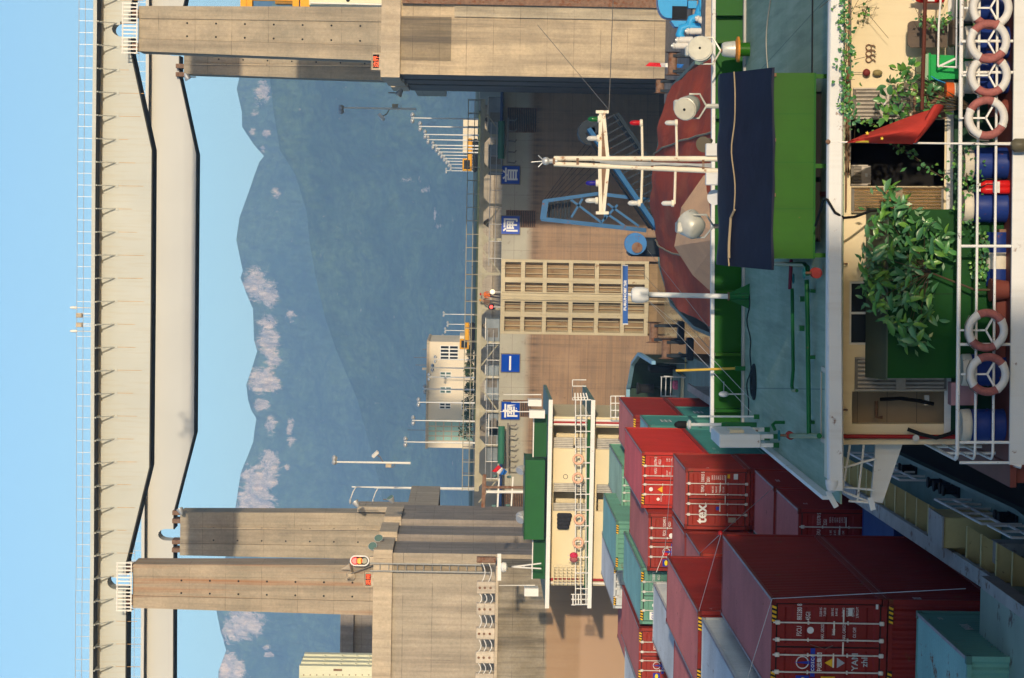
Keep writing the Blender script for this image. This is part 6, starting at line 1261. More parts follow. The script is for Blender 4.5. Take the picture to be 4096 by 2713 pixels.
# big green locker with sloping top
D0, D1 = 43.75, 44.5; x0, x1 = lx(3700,1513,D0), lx(3700,838,D0); zt_, zs_ = lz(3474,1170,D1), lz(3552,1170,D0)
t = TH('deck_locker', 'large dark green locker with a sloping grey green lid behind the big shrub', 'locker', ((x0+x1)/2,44.1,zp)); m_lk = paint('locker_green',(0.002,0.05,0.006),0.4,var=0.2,vs=0.8)
MB(H).add([(x0,D0,zp),(x1,D0,zp),(x1,D1,zp),(x0,D1,zp),(x0,D0,zs_),(x1,D0,zs_),(x1,D1,zt_),(x0,D1,zt_)],[(0,3,2,1),(0,1,5,4),(1,2,6,5),(2,3,7,6),(3,0,4,7)]).build('body', m_lk, t)
MB(H).add([(x0-0.03,D0-0.04,zs_+0.004),(x1+0.03,D0-0.04,zs_+0.004),(x1+0.03,D1,zt_+0.03),(x0-0.03,D1,zt_+0.03),(x0-0.03,D0-0.04,zs_+0.024),(x1+0.03,D0-0.04,zs_+0.024),(x1+0.03,D1,zt_+0.05),(x0-0.03,D1,zt_+0.05)],[(0,3,2,1),(4,5,6,7),(0,1,5,4),(1,2,6,5),(2,3,7,6),(3,0,4,7)]).build('lid', paint('lid_grey_green',(0.075,0.10,0.075),0.5,var=0.2,vs=1.5), t)
MB(H).box((x0+x1)/2-0.004,(x0+x1)/2+0.004,D0-0.006,D0-0.001,zp+0.05,zs_-0.05).build('door_gap', m_dark, t)
# red-brown stern box, basket, wall ornaments, poles and lattice
t = TH('rope_bin', 'peeling red brown box behind the rail right of the two left lifebuoys', 'box', L(4040,1250,43.6)); B_('case', lx(3990,1440,43.6), lx(3990,1175,43.6), 43.45, 43.75, zp, lz(3975,1300,43.6), m_redbr, t, 0.02)
t = TH('paint_pail', 'orange and white pail hanging by the right door', 'pail', L(3855,362,43.7)); c = L(3818,362,43.7)
MB(H).lathe([(0.12,-0.16),(0.14,0.02)], c, (0,0,1), 16).build('pail_body', m_drw, t, smooth=True); MB(H).lathe([(0.141,0.022),(0.146,0.16),(0.12,0.165)], c, (0,0,1), 16).build('orange_band', paint('pail_orange',(0.50,0.09,0.02),0.5), t, smooth=True); MB(H).pipe([c+Vector((0.13,0,0.16)),L(3745,318,43.7),L(3700,290,43.8)],0.01,5).build('blue_cord', paint('cord_blue',(0.02,0.2,0.45),0.6), t)
t = TH('wall_trellis', 'brown hanging ornament with rows of hooks on the cream wall', 'ornament', L(3500,215,DWL-0.05), 'wall ornaments'); 
for k in range(3): MB(H).arc(L(3475,190+24*k,DWL-0.04),0.05,0.012,0,2*math.pi,12,5).build('loop', m_rustm, t)
for k in range(4): MB(H).pipe([L(3485,182+19*k,DWL-0.05),L(3495,182+19*k,DWL-0.06),L(3502,190+19*k,DWL-0.06)],0.012,5).build('hook', m_rustm, t)
t = TH('wind_chime', 'dark red wind chime hanging beside the louvre door', 'ornament', L(3530,290,DWL-0.08), 'wall ornaments'); MB(H).pipe([L(3400,290,DWL-0.1),L(3455,290,DWL-0.1)],0.006,5).build('string', m_rail, t); MB(H).ball(L(3466,291,DWL-0.1),0.07,12,8).build('bell', paint('bell_red',(0.16,0.03,0.03),0.5), t, smooth=True); MB(H).ball(L(3510,292,DWL-0.1),0.075,12,8,(0.8,0.8,1.2)).build('gourd', paint('gourd_olive',(0.22,0.18,0.08),0.5), t, smooth=True)
t = TH('awning_pole', 'brown pole standing before the chair and bin', 'pole', L(3715,440,43.4)); MB(H).pipe([L(3705,-150,43.4),L(3688,440,43.5)],0.035,8).build('pole', paint('pole_brown',(0.10,0.03,0.02),0.5,var=0.15), t, smooth=True)
t = TH('drying_frame', 'white bent pipe frame above the right hand rail', 'frame', L(3830,140,43.5)); 
for pts in ([(3770,-100),(3755,100),(3752,265),(3830,270)],[(3828,-60),(3826,270)],[(3752,268),(3822,235)]): MB(H).pipe([L(*p,43.5) for p in pts],0.02,6).build('tube', m_wornw, t, smooth=True)
# cable that hangs over the fascia
t = TH('power_cable', 'black cable looping from the deck over the white fascia to the locker', 'cable', L(3480,880,43.3)); MB(H).pipe([L(3262,902,44.5),L(3285,830,43.9),L(3296,795,43.2),L(3310,800,42.9),L(3340,850,42.9),L(3375,872,43.0),L(3420,868,43.4),L(3480,845,43.8),L(3560,835,43.9)],0.024,8).build('cable', m_dark, t, smooth=True)
# ================================================================== upper deck gear of the near ship
def onD(px): return (EYE.z-UZ)*FPX/((px-1876.0))          # distance of a deck point seen at px (ship frame)
# engine casing with ridge roof under a navy tarpaulin
D0 = 45.0; x0, x1 = lx(3180,1035,D0), lx(3180,292,D0); zg0, zg1 = lz(3262,660,D0), lz(3089,660,D0)
DRg = 47.9; zr_ = lz(2862,660,DRg); t = TH('engine_casing', 'green casing with a navy tarpaulin roof in the middle of the upper deck', 'casing', ((x0+x1)/2,47.5,UZ))
MB(H).box(x0,x1,D0,D0+0.05,zg0,zg1).build('front_panel', m_gl, t); MB(H).box(x0,x0+0.05,D0+0.051,50.8,zg0,zg1-0.05).build('side_panel', m_gl, t); MB(H).box(x1-0.05,x1,D0+0.051,50.8,zg0,zg1-0.05).build('side_panel', m_gl, t); MB(H).box(x0+0.051,x1-0.051,50.7,50.75,zg0,zg1).build('rear_panel', m_gl, t)
for f in (0.27,0.52,0.78): xq = x0+(x1-x0)*f; MB(H).box(xq-0.006,xq+0.006,D0-0.004,D0-0.001,zg0,zg1).build('panel_seam', m_gb, t)
MB(H).box(x0,x1,D0-0.015,D0-0.002,zg0,zg0+0.035).build('panel_foot', m_gb, t)
for x in (x0+0.06,x1-0.06,(x0+x1)/2):
    for y in (D0+0.03,50.72): MB(H).box(x-0.04,x+0.04,y-0.02,y+0.02,UZ+0.002,zg0-0.003).build('leg', m_gl, t)
MB(H).box(x0+0.3,x1-0.3,D0+0.8,50,UZ+0.003,zg1-0.1).build('core', m_dark, t)
rows = []; n = 24
for j in range(12):
    f = j/11; row = []
    for i in range(n+1):
        u = i/n; xe0, xe1 = lx(3089,1081,44.85), lx(3089,270,44.85); xr0, xr1 = lx(2862,1058,DRg), lx(2862,297,DRg)
        if f <= 0.5: g_ = f/0.5; xa_, xb_ = xe0+(xr0-xe0)*g_, xe1+(xr1-xe1)*g_; y = 44.85+(DRg-44.85)*g_; z = zg1+0.02+(zr_-zg1)*g_
        else: g_ = (f-0.5)/0.5; xa_, xb_ = xr0, xr1; y = DRg+3.1*g_; z = zr_-(zr_-zg1)*g_
        z += 0.010*math.sin(u*9+j*0.5)+0.012*math.sin(u*21+1.3)*(1-abs(2*f-1))+0.02*mn.noise(Vector((u*6,f*5,1))); row.append((xa_+(xb_-xa_)*u, y+0.03*math.sin(u*7), z))
    rows.append(row)
MB(H).grid(rows).build('tarpaulin', m_navy, t, smooth=True, fix=False)
low = [(v[0],v[1]-0.005,v[2]-(0.04+0.008*math.sin(i*0.9))) for i, v in enumerate(rows[0])]; MB(H).grid([rows[0],low]).build('tarpaulin_hem', m_navy, t, fix=False)
pt_ = []
for i in range(n+1):
    f = 0.31+0.012*math.sin(i*0.55)+(0.03 if i < 7 else 0); k = f*11; a, b = Vector(rows[int(k)][i]), Vector(rows[int(k)+1][i]); q = a.lerp(b, k-int(k)); pt_.append(q+Vector((0,-0.012,0.035)))
MB(H).pipe(pt_,0.014,6).build('hold_down_rope', paint('rope_tan',(0.32,0.25,0.16),0.85), t, smooth=True); MB(H).pipe([p+Vector((0,-0.05,-0.01)) for p in pt_[1:8]],0.02,6).build('hold_down_rope', paint('rope_tan',(0.32,0.25,0.16),0.85), t)
for y in (300,560,780): MB(H).box(lx(3095,y,D0)-0.03,lx(3095,y,D0)+0.03,D0-0.06,D0-0.003,zg1-0.06,zg1-0.01).build('hinge', m_rustm, t)
# signal mast
DM = 50.5; t = TH('signal_mast', 'white twin leg signal mast with a rusty cross yard and lamps', 'mast', (lx(2850,665,DM),DM,UZ)); m_ms = paint('mast_white',(0.70,0.64,0.52),0.45,var=0.10,vs=3,rust=0.32,rs=4,rcol=(0.30,0.12,0.04))
ml = [(L(2215,634,DM),L(2990,636,DM)),(L(2215,656,DM),L(2990,690,DM))]
for a, b in ml: MB(H).pipe([b,a],0.058,10,0.05).build('mast_leg', m_ms, t, smooth=True)
for px, y0, y1 in ((2215,633,657),(2310,633,660),(2608,635,676),(2812,636,684)): MB(H).beam(L(px,y0,DM),L(px,y1,DM),0.1,0.05).build('spreader', m_rustm, t)
MB(H).pipe([L(2400,650,DM+0.05),L(2620,656,DM+0.05),L(2840,663,DM+0.05)],0.035,8).build('cable_bundle', m_galv, t); 
for k in range(4): MB(H).pipe([L(2380+k*20,645+k*4,DM-0.05),L(2600,650+k*4,DM-0.07),L(2700,662-k*3,DM-0.05),L(2845,655+k*5,DM-0.04)],0.010,5).build('cable', m_galv, t)
def yard(pa, pb, w, lab='yard'):
    a, b = L(*pa,DM), L(*pb,DM); MB(H).beam(a,b,w,w).build('yard_arm', m_ms, t)
for s in ((634,448),(676,852)):                         # double arms that meet at the tips
    for d0, d1 in ((-16,-4),(16,6)):
        MB(H).beam(L(2415+d0,s[0],DM),L(2407+d1,s[1],DM),0.07,0.07).build('yard_arm', m_ms, t)
    MB(H).beam(L(2418,s[0],DM+0.02),L(2409,s[1],DM+0.02),0.10,0.12).build('yard_core', m_rustm, t); MB(H).box(lx(2409,s[1],DM)-0.03,lx(2409,s[1],DM)+0.03,DM-0.05,DM+0.06,lz(2409,s[1],DM)-0.13,lz(2409,s[1],DM)+0.13).build('yard_tip', m_ms, t)
for px, ye in ((2570,490),(2708,494)): MB(H).pipe([L(px,634,DM),L(px-3,ye,DM),L(px-12,ye,DM)],0.027,8).build('lamp_arm', m_ms, t, smooth=True)
for px, ye in ((2565,812),(2698,816)): MB(H).pipe([L(px+4,680,DM),L(px,ye,DM),L(px-10,ye,DM)],0.027,8).build('lamp_arm', m_ms, t, smooth=True)
gl_ = {'g': paint('lens_green',(0.01,0.10,0.03),0.1), 'r': paint('lens_red',(0.40,0.01,0.02),0.1), 'b': paint('lens_blue',(0.02,0.015,0.22),0.1), 'w': paint('lens_clear',(0.50,0.50,0.48),0.12)}
for px, y, cc in ((2392,477,'g'),(2388,554,'w'),(2384,733,'b'),(2382,803,'w'),(2560,492,'r'),(2700,492,'w'),(2552,813,'w'),(2686,814,'w')):
    c = L(px,y,DM); MB(H).lathe([(0.075,-0.05),(0.075,0.0),(0.055,0.01)], c, (0,0,1), 12).build('lamp_socket', m_ms, t, smooth=True); MB(H).lathe([(0.052,0.0),(0.055,0.12),(0.045,0.18),(0.01,0.21)], c, (0,0,1), 12).build('lamp_glass', gl_[cc], t, smooth=True)
c = L(2200,645,DM); MB(H).ball(c+Vector((0,0,0.08)),0.085,12,8).build('top_light', m_galv, t, smooth=True); MB(H).lathe([(0.05,-0.15),(0.05,0.02)], c, (0,0,1), 8).build('top_socket', m_galv, t)
for e in ((-0.02,0,0.38),(0.12,0,0.24),(-0.12,0,0.24)): MB(H).pipe([c+Vector((0,0,0.12)),c+Vector(e)],0.012,5).build('bird_spike', m_galv, t)
for y in (600,716): MB(H).bev(lx(2840,y,DM)-0.13,lx(2840,y,DM)+0.13,DM-0.1,DM+0.1,lz(2900,y,DM),lz(2822,y,DM),0.02).build('mast_box', m_shipw, t)
q = L(2815,578,DM+0.6); MB(H).lathe([(0.05,0.4),(0.09,0.2),(0.16,0.0),(0.17,-0.01)], q, (0.2,0.8,-0.4), 16).build('horn', paint('horn_bronze',(0.22,0.18,0.12),0.4,0.5), t, smooth=True)
q = L(2860,790,DM+0.5); MB(H).lathe([(0.12,-0.1),(0.16,0.0),(0.16,0.04)], q, (0,-0.9,0.5), 16).build('bell_cover', m_shipw, t, smooth=True)
wr = MB(H); wr.pipe([L(2436,440,DM),L(2150,100,58)],0.008,4); t2 = wr.build('mast_stay', m_rail, t); MB(H).pipe([L(2436,440,DM),L(2460,-200,56)],0.008,4).build('mast_stay', m_rail, t)
# searchlights
m_lamp = paint('lamp_grey',(0.48,0.48,0.44),0.4,0.2,var=0.15,vs=5,rust=0.14,rs=6)
def searchlight(lab, c, d, r, ln, base_z, stand, grp='searchlights on the near ship'):
    d = Vector(d).normalized(); t = TH('searchlight', lab, 'searchlight', (c.x,c.y,base_z), grp)
    MB(H).lathe([(r*0.55,-ln*0.5),(r*0.8,-ln*0.35),(r*0.9,0.0),(r,ln*0.35),(r,ln*0.5),(r*0.93,ln*0.52)], c, d, 20).build('drum', m_lamp, t, smooth=True)
    MB(H).lathe([(r*0.92,ln*0.521),(r*0.90,ln*0.56),(r*0.5,ln*0.58)], c, d, 20).build('cover', paint('lamp_cover',(0.50,0.48,0.40),0.45,var=0.12,vs=5,rust=0.2,rs=7), t, smooth=True)
    x = d.orthogonal().normalized()
    side = d.cross(Vector((0,0,1))).normalized()
    for s in (-1,1): MB(H).pipe([c+side*s*r*1.05,c+side*s*r*1.05+Vector((0,0,-r*0.9)),Vector((c.x,c.y,c.z-r*1.5))],0.022,6).build('yoke', m_lamp, t, smooth=True)
    MB(H).pipe([(c.x,c.y,c.z-r*1.5),(c.x,c.y,base_z)],0.05,8).build('pedestal', stand, t, smooth=True); bx_ = c-d*ln*0.1+Vector((0,0,r*0.95)); MB(H).bev(bx_.x-0.12,bx_.x+0.12,bx_.y-0.12,bx_.y+0.12,bx_.z-0.06,bx_.z+0.1,0.03).build('cooling_box', m_lamp, t)
    MB(H).lathe([(0.03,ln*0.58),(0.03,ln*0.6)], c, d, 8).build('boss', m_dark, t)
searchlight('grey searchlight with a round cover, right of the mast', L(2755,425,52.5), (-0.25,-0.85,0.35), 0.25, 0.55, UZ, m_lamp)
c = L(2770,905,52.5); searchlight('silver floodlight tilted away, left of the mast', c, (0.5,0.6,0.55), 0.30, 0.4, UZ, m_rail)
searchlight('grey searchlight on an orange rusted stand at the right', L(2805,203,57.8), (0.15,-0.97,0.2), 0.30, 0.5, UZ+0.62, m_rustm)
t = TH('lamp_pedestal', 'rusted and grey stub pedestal under the right hand searchlight', 'pedestal', (lx(2950,198,57.8),57.8,UZ)); q = Vector((lx(2950,198,57.8),57.8,UZ))
MB(H).lathe([(0.16,0.0),(0.16,0.24)], q, (0,0,1), 16).build('green_stub', m_gl, t, smooth=True); MB(H).lathe([(0.30,0.242),(0.30,0.29),(0.24,0.31),(0.17,0.34)], q, (0,0,1), 18).build('rust_flange', paint('bright_rust',(0.48,0.19,0.03),0.8,var=0.3,vs=9), t, smooth=True); MB(H).lathe([(0.20,0.342),(0.19,0.45),(0.17,0.58),(0.14,0.64)], q, (0,0,1), 16).build('grey_column', m_lamp, t, smooth=True)
# radar
D = 57.5; t = TH('radar', 'radar with a blue scanner bar on a white post', 'radar', (lx(2985,1186,D),D,UZ))
MB(H).pipe([L(2912,1186,D),L(2578,1178,D)],0.058,12).build('post', m_shipw, t, smooth=True); MB(H).lathe([(0.1,-0.02),(0.1,0.02)], L(2914,1186,D), (0,0,1), 14).build('post_flange', m_rustm, t)
q = L(2914,1186,D); MB(H).lathe([(0.07,UZ-q.z),(0.07,-0.02)], q, (0,0,1), 12).build('socket', m_pipeg, t, smooth=True)
for s in (-1,1): MB(H).add([q+Vector((s*0.07,0,0)),q+Vector((s*0.30,0,UZ-q.z)),q+Vector((s*0.07,0,UZ-q.z))]+[q+Vector((s*0.07,0.03,0)),q+Vector((s*0.30,0.03,UZ-q.z)),q+Vector((s*0.07,0.03,UZ-q.z))],[(0,1,2),(5,4,3),(0,3,4,1),(1,4,5,2),(2,5,3,0)]).build('knee', m_pipeg, t)
MB(H).lathe([(0.06,-0.24),(0.15,-0.22),(0.185,-0.1),(0.185,0.08),(0.15,0.16),(0.08,0.18)], L(2555,1180,D), (0,0,1), 16).build('motor_housing', m_shipw, t, smooth=True); MB(H).pipe([L(2530,1179,D),L(2505,1178,D)],0.04,8).build('drive_neck', m_shipw, t)
m_rad = paint('radar_blue',(0.025,0.10,0.34),0.35,var=0.05); a, b = L(2501,1296,D), L(2501,1062,D); MB(H).beam(a,b,0.14,0.115).build('scanner', m_rad, t)
for q in (a,b): MB(H).beam(q-Vector((0.012,0,0)),q+Vector((0.012,0,0)),0.15,0.125).build('scanner_cap', m_shipw, t)
MB(H).text('FURUNO', 0.085, L(2504,1205,D)+Vector((0,-0.074,0)), bold=0.03, sx=1.25).text('福建船舶', 0.07, L(2504,1145,D)+Vector((0,-0.074,0)), bold=0.03).build('scanner_lettering', m_let, t, fix=False)
for k in range(2): MB(H).pipe([L(2560+k*10,1175,D),L(2750,1330+k*50,59.2),L(3005,1600+k*50,57)],0.006,4).build('guy_wire', m_galv, t)
# poles at the bulwark
def pole(lab, p0, p1, D, r, m, tip=None):
    t = TH('deck_pole', lab, 'pole', L(*p1,D), 'poles at the fore bulwark'); MB(H).pipe([L(*p1,D),L(*p0,D)],r,8).build('pole', m, t, smooth=True)
    if tip == 'lamp': c = L(*p0,D); MB(H).lathe([(0.10,-0.16),(0.12,-0.12),(0.07,-0.08)], c, (0,0,1), 12).build('collar', m_shipw, t, smooth=True); MB(H).lathe([(0.085,-0.06),(0.09,0.12),(0.05,0.2),(0.01,0.22)], c, (0,0,1), 12).build('black_lamp', m_dark, t, smooth=True)
    B_('pole_clamp', L(*p1,D).x-0.05, L(*p1,D).x+0.05, D-0.06, D+0.06, UZ, L(*p1,D).z+0.03, m_pipeg, t); return t
pole('yellow pole leaning at the fore bulwark', (2703,1483), (2945,1474), 58.4, 0.03, paint('pole_yellow',(0.55,0.36,0.06),0.5,var=0.15,vs=5)); pole('thin white pole near the left end of the bulwark', (2790,1666), (3020,1667), 55.5, 0.022, m_shipw); pole('white pole with a black lamp at the left end of the bulwark', (2735,1699), (2890,1699), 56.0, 0.038, m_shipw, 'lamp')
# side-light screen
D = 51.8; t = TH('sidelight_box', 'long white side light box on two legs at the deck corner', 'light box', L(3105,1765,D)); xa_, xb_ = lx(2960,1792,D), lx(2960,1738,D); z0, z1 = lz(3044,1765,D), lz(2878,1765,D)
MB(H).bev(xa_,xb_,D,D+1.9,z0,z1,0.02).build('box', m_shipw, t); MB(H).box(xb_+0.002,xb_+0.06,D+0.3,D+0.9,z1-0.55,z1-0.25).build('lamp', m_crw, t)
for x in (xa_+0.05,xb_-0.05):
    for y in (D+0.08,D+1.7): MB(H).box(x-0.04,x+0.04,y-0.04,y+0.04,UZ+0.12,z0-0.002).build('leg', m_shipw, t); MB(H).box(x-0.05,x+0.05,y-0.05,y+0.05,UZ,UZ+0.118).build('socket', m_pipeg, t)
# mushroom aerial
c = L(2895,1577,58.5); t = TH('dome_aerial', 'small white dome aerial before the green bulwark', 'aerial', (c.x,c.y,UZ)); MB(H).ball(c,0.12,12,8,(0.6,1,1)).build('dome', m_shipw, t, smooth=True); MB(H).pipe([c+Vector((0,0,-0.05)),(c.x,c.y,UZ)],0.018,6).build('stem', m_galv, t); MB(H).pipe([c+Vector((0.05,0,0)),c+Vector((0.30,0,0))],0.01,5).build('whisker', m_galv, t)
# rope coil, loose lines
q = L(3008,1528,onD(3008)); t = TH('rope_coil', 'flat coil of dark rope on the green deck', 'rope', (q.x,q.y,UZ)); m_rope = paint('rope_dark',(0.02,0.03,0.035),0.85)
for k in range(7): MB(H).arc((q.x+0.01*(k % 2),q.y,UZ+0.02+0.02*(k % 3)),0.40-0.045*k,0.022,0,2*math.pi,28,6,(1,0,0),(0,1,0)).build('turn', m_rope, t, smooth=True)
t = TH('mooring_line', 'loose line lying along the foot of the bulwark', 'rope', L(2985,1400,57.4)); MB(H).pipe([(lx(2985,y,57.6),57.4+0.35*math.sin(y*0.021)+0.2*math.sin(y*0.05),UZ+0.015) for y in range(1180,1680,20)],0.014,5).build('line', m_rope, t, smooth=True)
t = TH('mooring_line', 'loose pale line trailing across the deck at the right', 'rope', L(3025,200,54)); MB(H).pipe([(lx(3030,y,54),54.2+0.5*math.sin(y*0.012)-(300-y)*0.002,UZ+0.015) for y in range(-150,290,18)],0.014,5).build('line', paint('rope_pale',(0.32,0.31,0.27),0.85), t, smooth=True)
# deck pipes and valves
t = TH('deck_pipe', 'long green deck pipe along the after edge with a red valve', 'pipe', L(3225,1450,47.5)); zz = UZ+0.13
def dp(px, y): D = onD(px)*(EYE.z-zz)/(EYE.z-UZ); v = L(px,y,D); return Vector((v.x,v.y,zz))
MB(H).pipe([dp(3215,1120),dp(3220,1300),dp(3228,1742)],0.045,10).build('pipe', m_pipeg, t, smooth=True); MB(H).pipe([dp(3270,1744),dp(3150,1744)],0.05,10).build('pipe', m_pipeg, t, smooth=True); MB(H).pipe([dp(3090,1056),dp(3205,1058),dp(3218,1070),dp(3220,1100)],0.045,10).build('pipe', m_pipeg, t, smooth=True)
for y in (1165,1430,1690): q = dp(3223,y); MB(H).box(q.x-0.03,q.x+0.03,q.y-0.03,q.y+0.2,UZ,zz-0.03).build('support', m_pipeg, t)
m_valve = paint('valve_red',(0.30,0.035,0.03),0.55,var=0.2,vs=6,rust=0.2,rs=6)
for px, y, s in ((3252,1092,1),(3152,1742,0.8)):
    q = dp(px,y); v_ = MB(H).ball(q,0.075*s,12,8).build('valve_body', m_valve, t, smooth=True); MB(H).lathe([(0.10*s,-0.14*s),(0.10*s,-0.11*s)], q, (0,1,0), 12).build('valve_flange', m_valve, v_); MB(H).lathe([(0.10*s,0.11*s),(0.10*s,0.14*s)], q, (0,1,0), 12).build('valve_flange', m_valve, v_); MB(H).pipe([q,q+Vector((0,0,0.22))],0.025,6).build('spindle', m_rustm, v_); MB(H).arc(q+Vector((0,0,0.22)),0.10,0.015,0,2*math.pi,14,5,(1,0,0),(0,1,0)).build('handwheel', paint('wheel_blue_green',(0.02,0.14,0.16),0.5), v_)
q = dp(3195,1115); MB(H).arc(q+Vector((0,0,0.16)),0.09,0.014,0,2*math.pi,14,5,(1,0,0),(0,1,0)).build('handwheel', paint('wheel_blue_green',(0.02,0.14,0.16),0.5), t)
t = TH('deck_pipe', 'shorter green deck pipe with a red hose end', 'pipe', L(3158,1300,49)); MB(H).pipe([dp(3157,1155),dp(3160,1320),dp(3163,1480),dp(3158,1545),dp(3162,1562),dp(3178,1563)],0.035,8).build('pipe', m_pipeg, t, smooth=True); MB(H).pipe([dp(3153,1040),dp(3150,1100),dp(3148,1156)],0.038,8).build('hose', paint('hose_red',(0.22,0.03,0.05),0.5), t, smooth=True)
for px, y in ((3180,1196),(3178,1313)): q = dp(px,y); MB(H).box(q.x-0.05,q.x+0.05,q.y-0.1,q.y+0.1,UZ,UZ+0.1).build('clip', m_pipeg, t)
t = TH('vent_hook', 'green bent vent pipe on the deck', 'pipe', L(3090,1700,52)); q = dp(3105,1690); MB(H).pipe([(q.x,q.y,UZ),(q.x,q.y,UZ+0.2),(q.x-0.05,q.y-0.05,UZ+0.26),(q.x-0.14,q.y-0.15,UZ+0.22)],0.035,8).build('pipe', m_pipeg, t, smooth=True)
# ================================================================== cargo: tarpaulins and sand
def tarp_mat():
    m, nt, b, pos = base('tarpaulin_red')
    c = mixc(nt, ramp(nt, noise(nt, pos, 0.25, 6, 0.6), [(0.3,0.0),(0.7,1.0)]), (0.60,0.075,0.022), (0.36,0.042,0.018))
    c = mixc(nt, ramp(nt, noise(nt, pos, 1.0, 5, 0.6, (0.9,0.12,0.9)), [(0.5,0.0),(0.75,0.6)]), c, (0.66,0.15,0.05))
    nt.links.new(c, b.inputs['Base Color']); b.inputs['Roughness'].default_value = 0.8; b.inputs['Specular IOR Level'].default_value = 0.12; bump(nt, b, noise(nt, pos, 1.0, 5, 0.6, (0.7,0.25,0.7)), 0.6, 0.25); return m
t = TH('cargo_tarpaulin', 'dark red tarpaulin stretched over the hold of the near ship', 'tarpaulin', (0.7,100,4.4)); rows = []
for j in range(40):
    D = 62+j*1.85; row = []
    for i in range(25):
        u = i/24*2-1; tap = 1.0 if D < 120 else 1-((D-120)/26)**2*0.55
        z = 6.2+0.85*(1-abs(u)**1.3)+0.35*abs(mn.noise(Vector((u*2.2,D*0.10,2))))+0.18*mn.noise(Vector((u*5,D*0.2,8)))+0.10*mn.noise(Vector((u*9,D*0.3,5))); 
        if D > 131: z -= (D-131)*0.10
        row.append((0.65+u*5.75*tap, D, z))
    rows.append(row)
MB(H).grid(rows).build('cover', tarp_mat(), t, smooth=True, sharp=180, fix=False)
skirt = MB(H)
for s in (0,-1): skirt.grid([[r[s] for r in rows],[(r[s][0]*1.01,r[s][1],4.4) for r in rows]])
skirt.build('skirt', tarp_mat(), t, fix=False)['kind'] = 'stuff'; MB(H).grid([rows[-1],[(v[0],v[1]+0.3,4.4) for v in rows[-1]]]).build('end_skirt', tarp_mat(), t, fix=False)
rl = [Vector(r[6])+Vector((0,0,0.06)) for r in rows[18:]]; MB(H).pipe(rl,0.05,5).build('seam_rope', paint('rope_tan',(0.32,0.25,0.16),0.85), t); MB(H).pipe([Vector(r[17])+Vector((0,0,0.06)) for r in rows[18:]],0.05,5).build('seam_rope', paint('rope_tan',(0.32,0.25,0.16),0.85), t)
def sand_mat():
    m, nt, b, pos = base('cargo_sand'); c = mixc(nt, ramp(nt, noise(nt, pos, 0.6, 6), [(0.35,0.0),(0.65,1.0)]), (0.58,0.36,0.21), (0.46,0.29,0.18)); nt.links.new(c, b.inputs['Base Color']); b.inputs['Roughness'].default_value = 0.95; bump(nt, b, noise(nt, pos, 9, 6, 0.7), 0.7, 0.08); return m
hp = [L(px,y,101) for px, y in ((2814,703),(2725,830),(2697,986),(2770,1100),(2850,1173))]; ft = L(2885,955,95.5); bk = L(2697,986,112); bk.z -= 1.4
mb = MB(H); lowr, lowl = hp[0]+Vector((0.6,-1.5,-1.6)), hp[4]+Vector((-0.6,-1.5,-1.2)); tri = []
def facet(p, q, r_, n=7):
    rows = []
    for i in range(n+1):
        a_, b_ = p.lerp(r_,i/n), q.lerp(r_,i/n); rows.append([a_.lerp(b_,j/n)+Vector((0,0,0.05*mn.noise(a_.lerp(b_,j/n)*0.9)))*(1 if 0 < i < n else 0) for j in range(n+1)])
    mb.grid(rows)
for p, q in zip(hp[:-1], hp[1:]): facet(p, q, ft); facet(q, p, bk)
facet(lowr, hp[0], ft); facet(hp[4], lowl, ft)
tag(mb.build('sand_heap', sand_mat(), smooth=True, sharp=14, fix=False), 'tan heap of sand rising through the red tarpaulin left of the mast', 'sand')
# ================================================================== self-unloading boom at the bow
DB_ = 141.0; m_bb = paint('boom_blue',(0.03,0.115,0.26),0.5,var=0.2,vs=1.2,rust=0.28,rs=2.0); m_bd = paint('boom_dark',(0.015,0.024,0.036),0.6,var=0.3,vs=1.5,rust=0.2,rs=2)
K = lambda px, py, d=0.0: P(px, py, DB_+d)
t = thing('unloading_boom', 'blue lattice unloading boom at the bow, conveyor slanting down to the left', 'crane', (2.0,DB_,4.4))
def bar(a, b, w, nm, m=m_bb): MB().beam(a,b,w,w).build(nm, m, t)
for d in (0,2.6):
    bar(K(2165,876,d),K(2585,922,d),0.24,'tower_leg'); bar(K(2176,805,d),K(2390,775,d),0.2,'tower_leg'); bar(K(2390,775,d),K(2600,800,d),0.2,'tower_leg')
    for a, b in (((2285,800),(2405,890)),((2405,890),(2470,820)),((2285,870),(2330,795)),((2420,880),(2420,790)),((2430,815),(2555,905)),((2500,905),(2420,850))): bar(K(*a,d),K(*b,d),0.13,'brace')
for px, y in ((2165,876),(2176,805),(2285,802),(2405,890),(2420,785),(2500,905)): bar(K(px,y,0),K(px,y,2.6),0.12,'cross_bar')
bar(K(2172,878,0),K(2182,803,0),0.35,'head_beam'); 
for k in range(7): bar(K(2200+k*13,805,1.3),K(2196+k*13,876,1.3),0.14,'head_slat',m_bd)
A, Bq = K(2352,520,2), K(2622,915,-1)
for s in (-1,1):
    o = Vector((0,s*1.0,0)); bar(A+o,Bq+o,0.26,'boom_chord',m_bd if s > 0 else m_bb); bar(A+o+Vector((0.9,0,-1.6)),Bq+o+Vector((0.9,0,-1.6)),0.22,'boom_chord',m_bd)
for k in range(18):
    q = A.lerp(Bq,k/17); MB().beam(q+Vector((0,-1.0,0.1)),q+Vector((0.9,-1.0,-1.5)),0.09,0.09).build('boom_slat', m_bd, t)
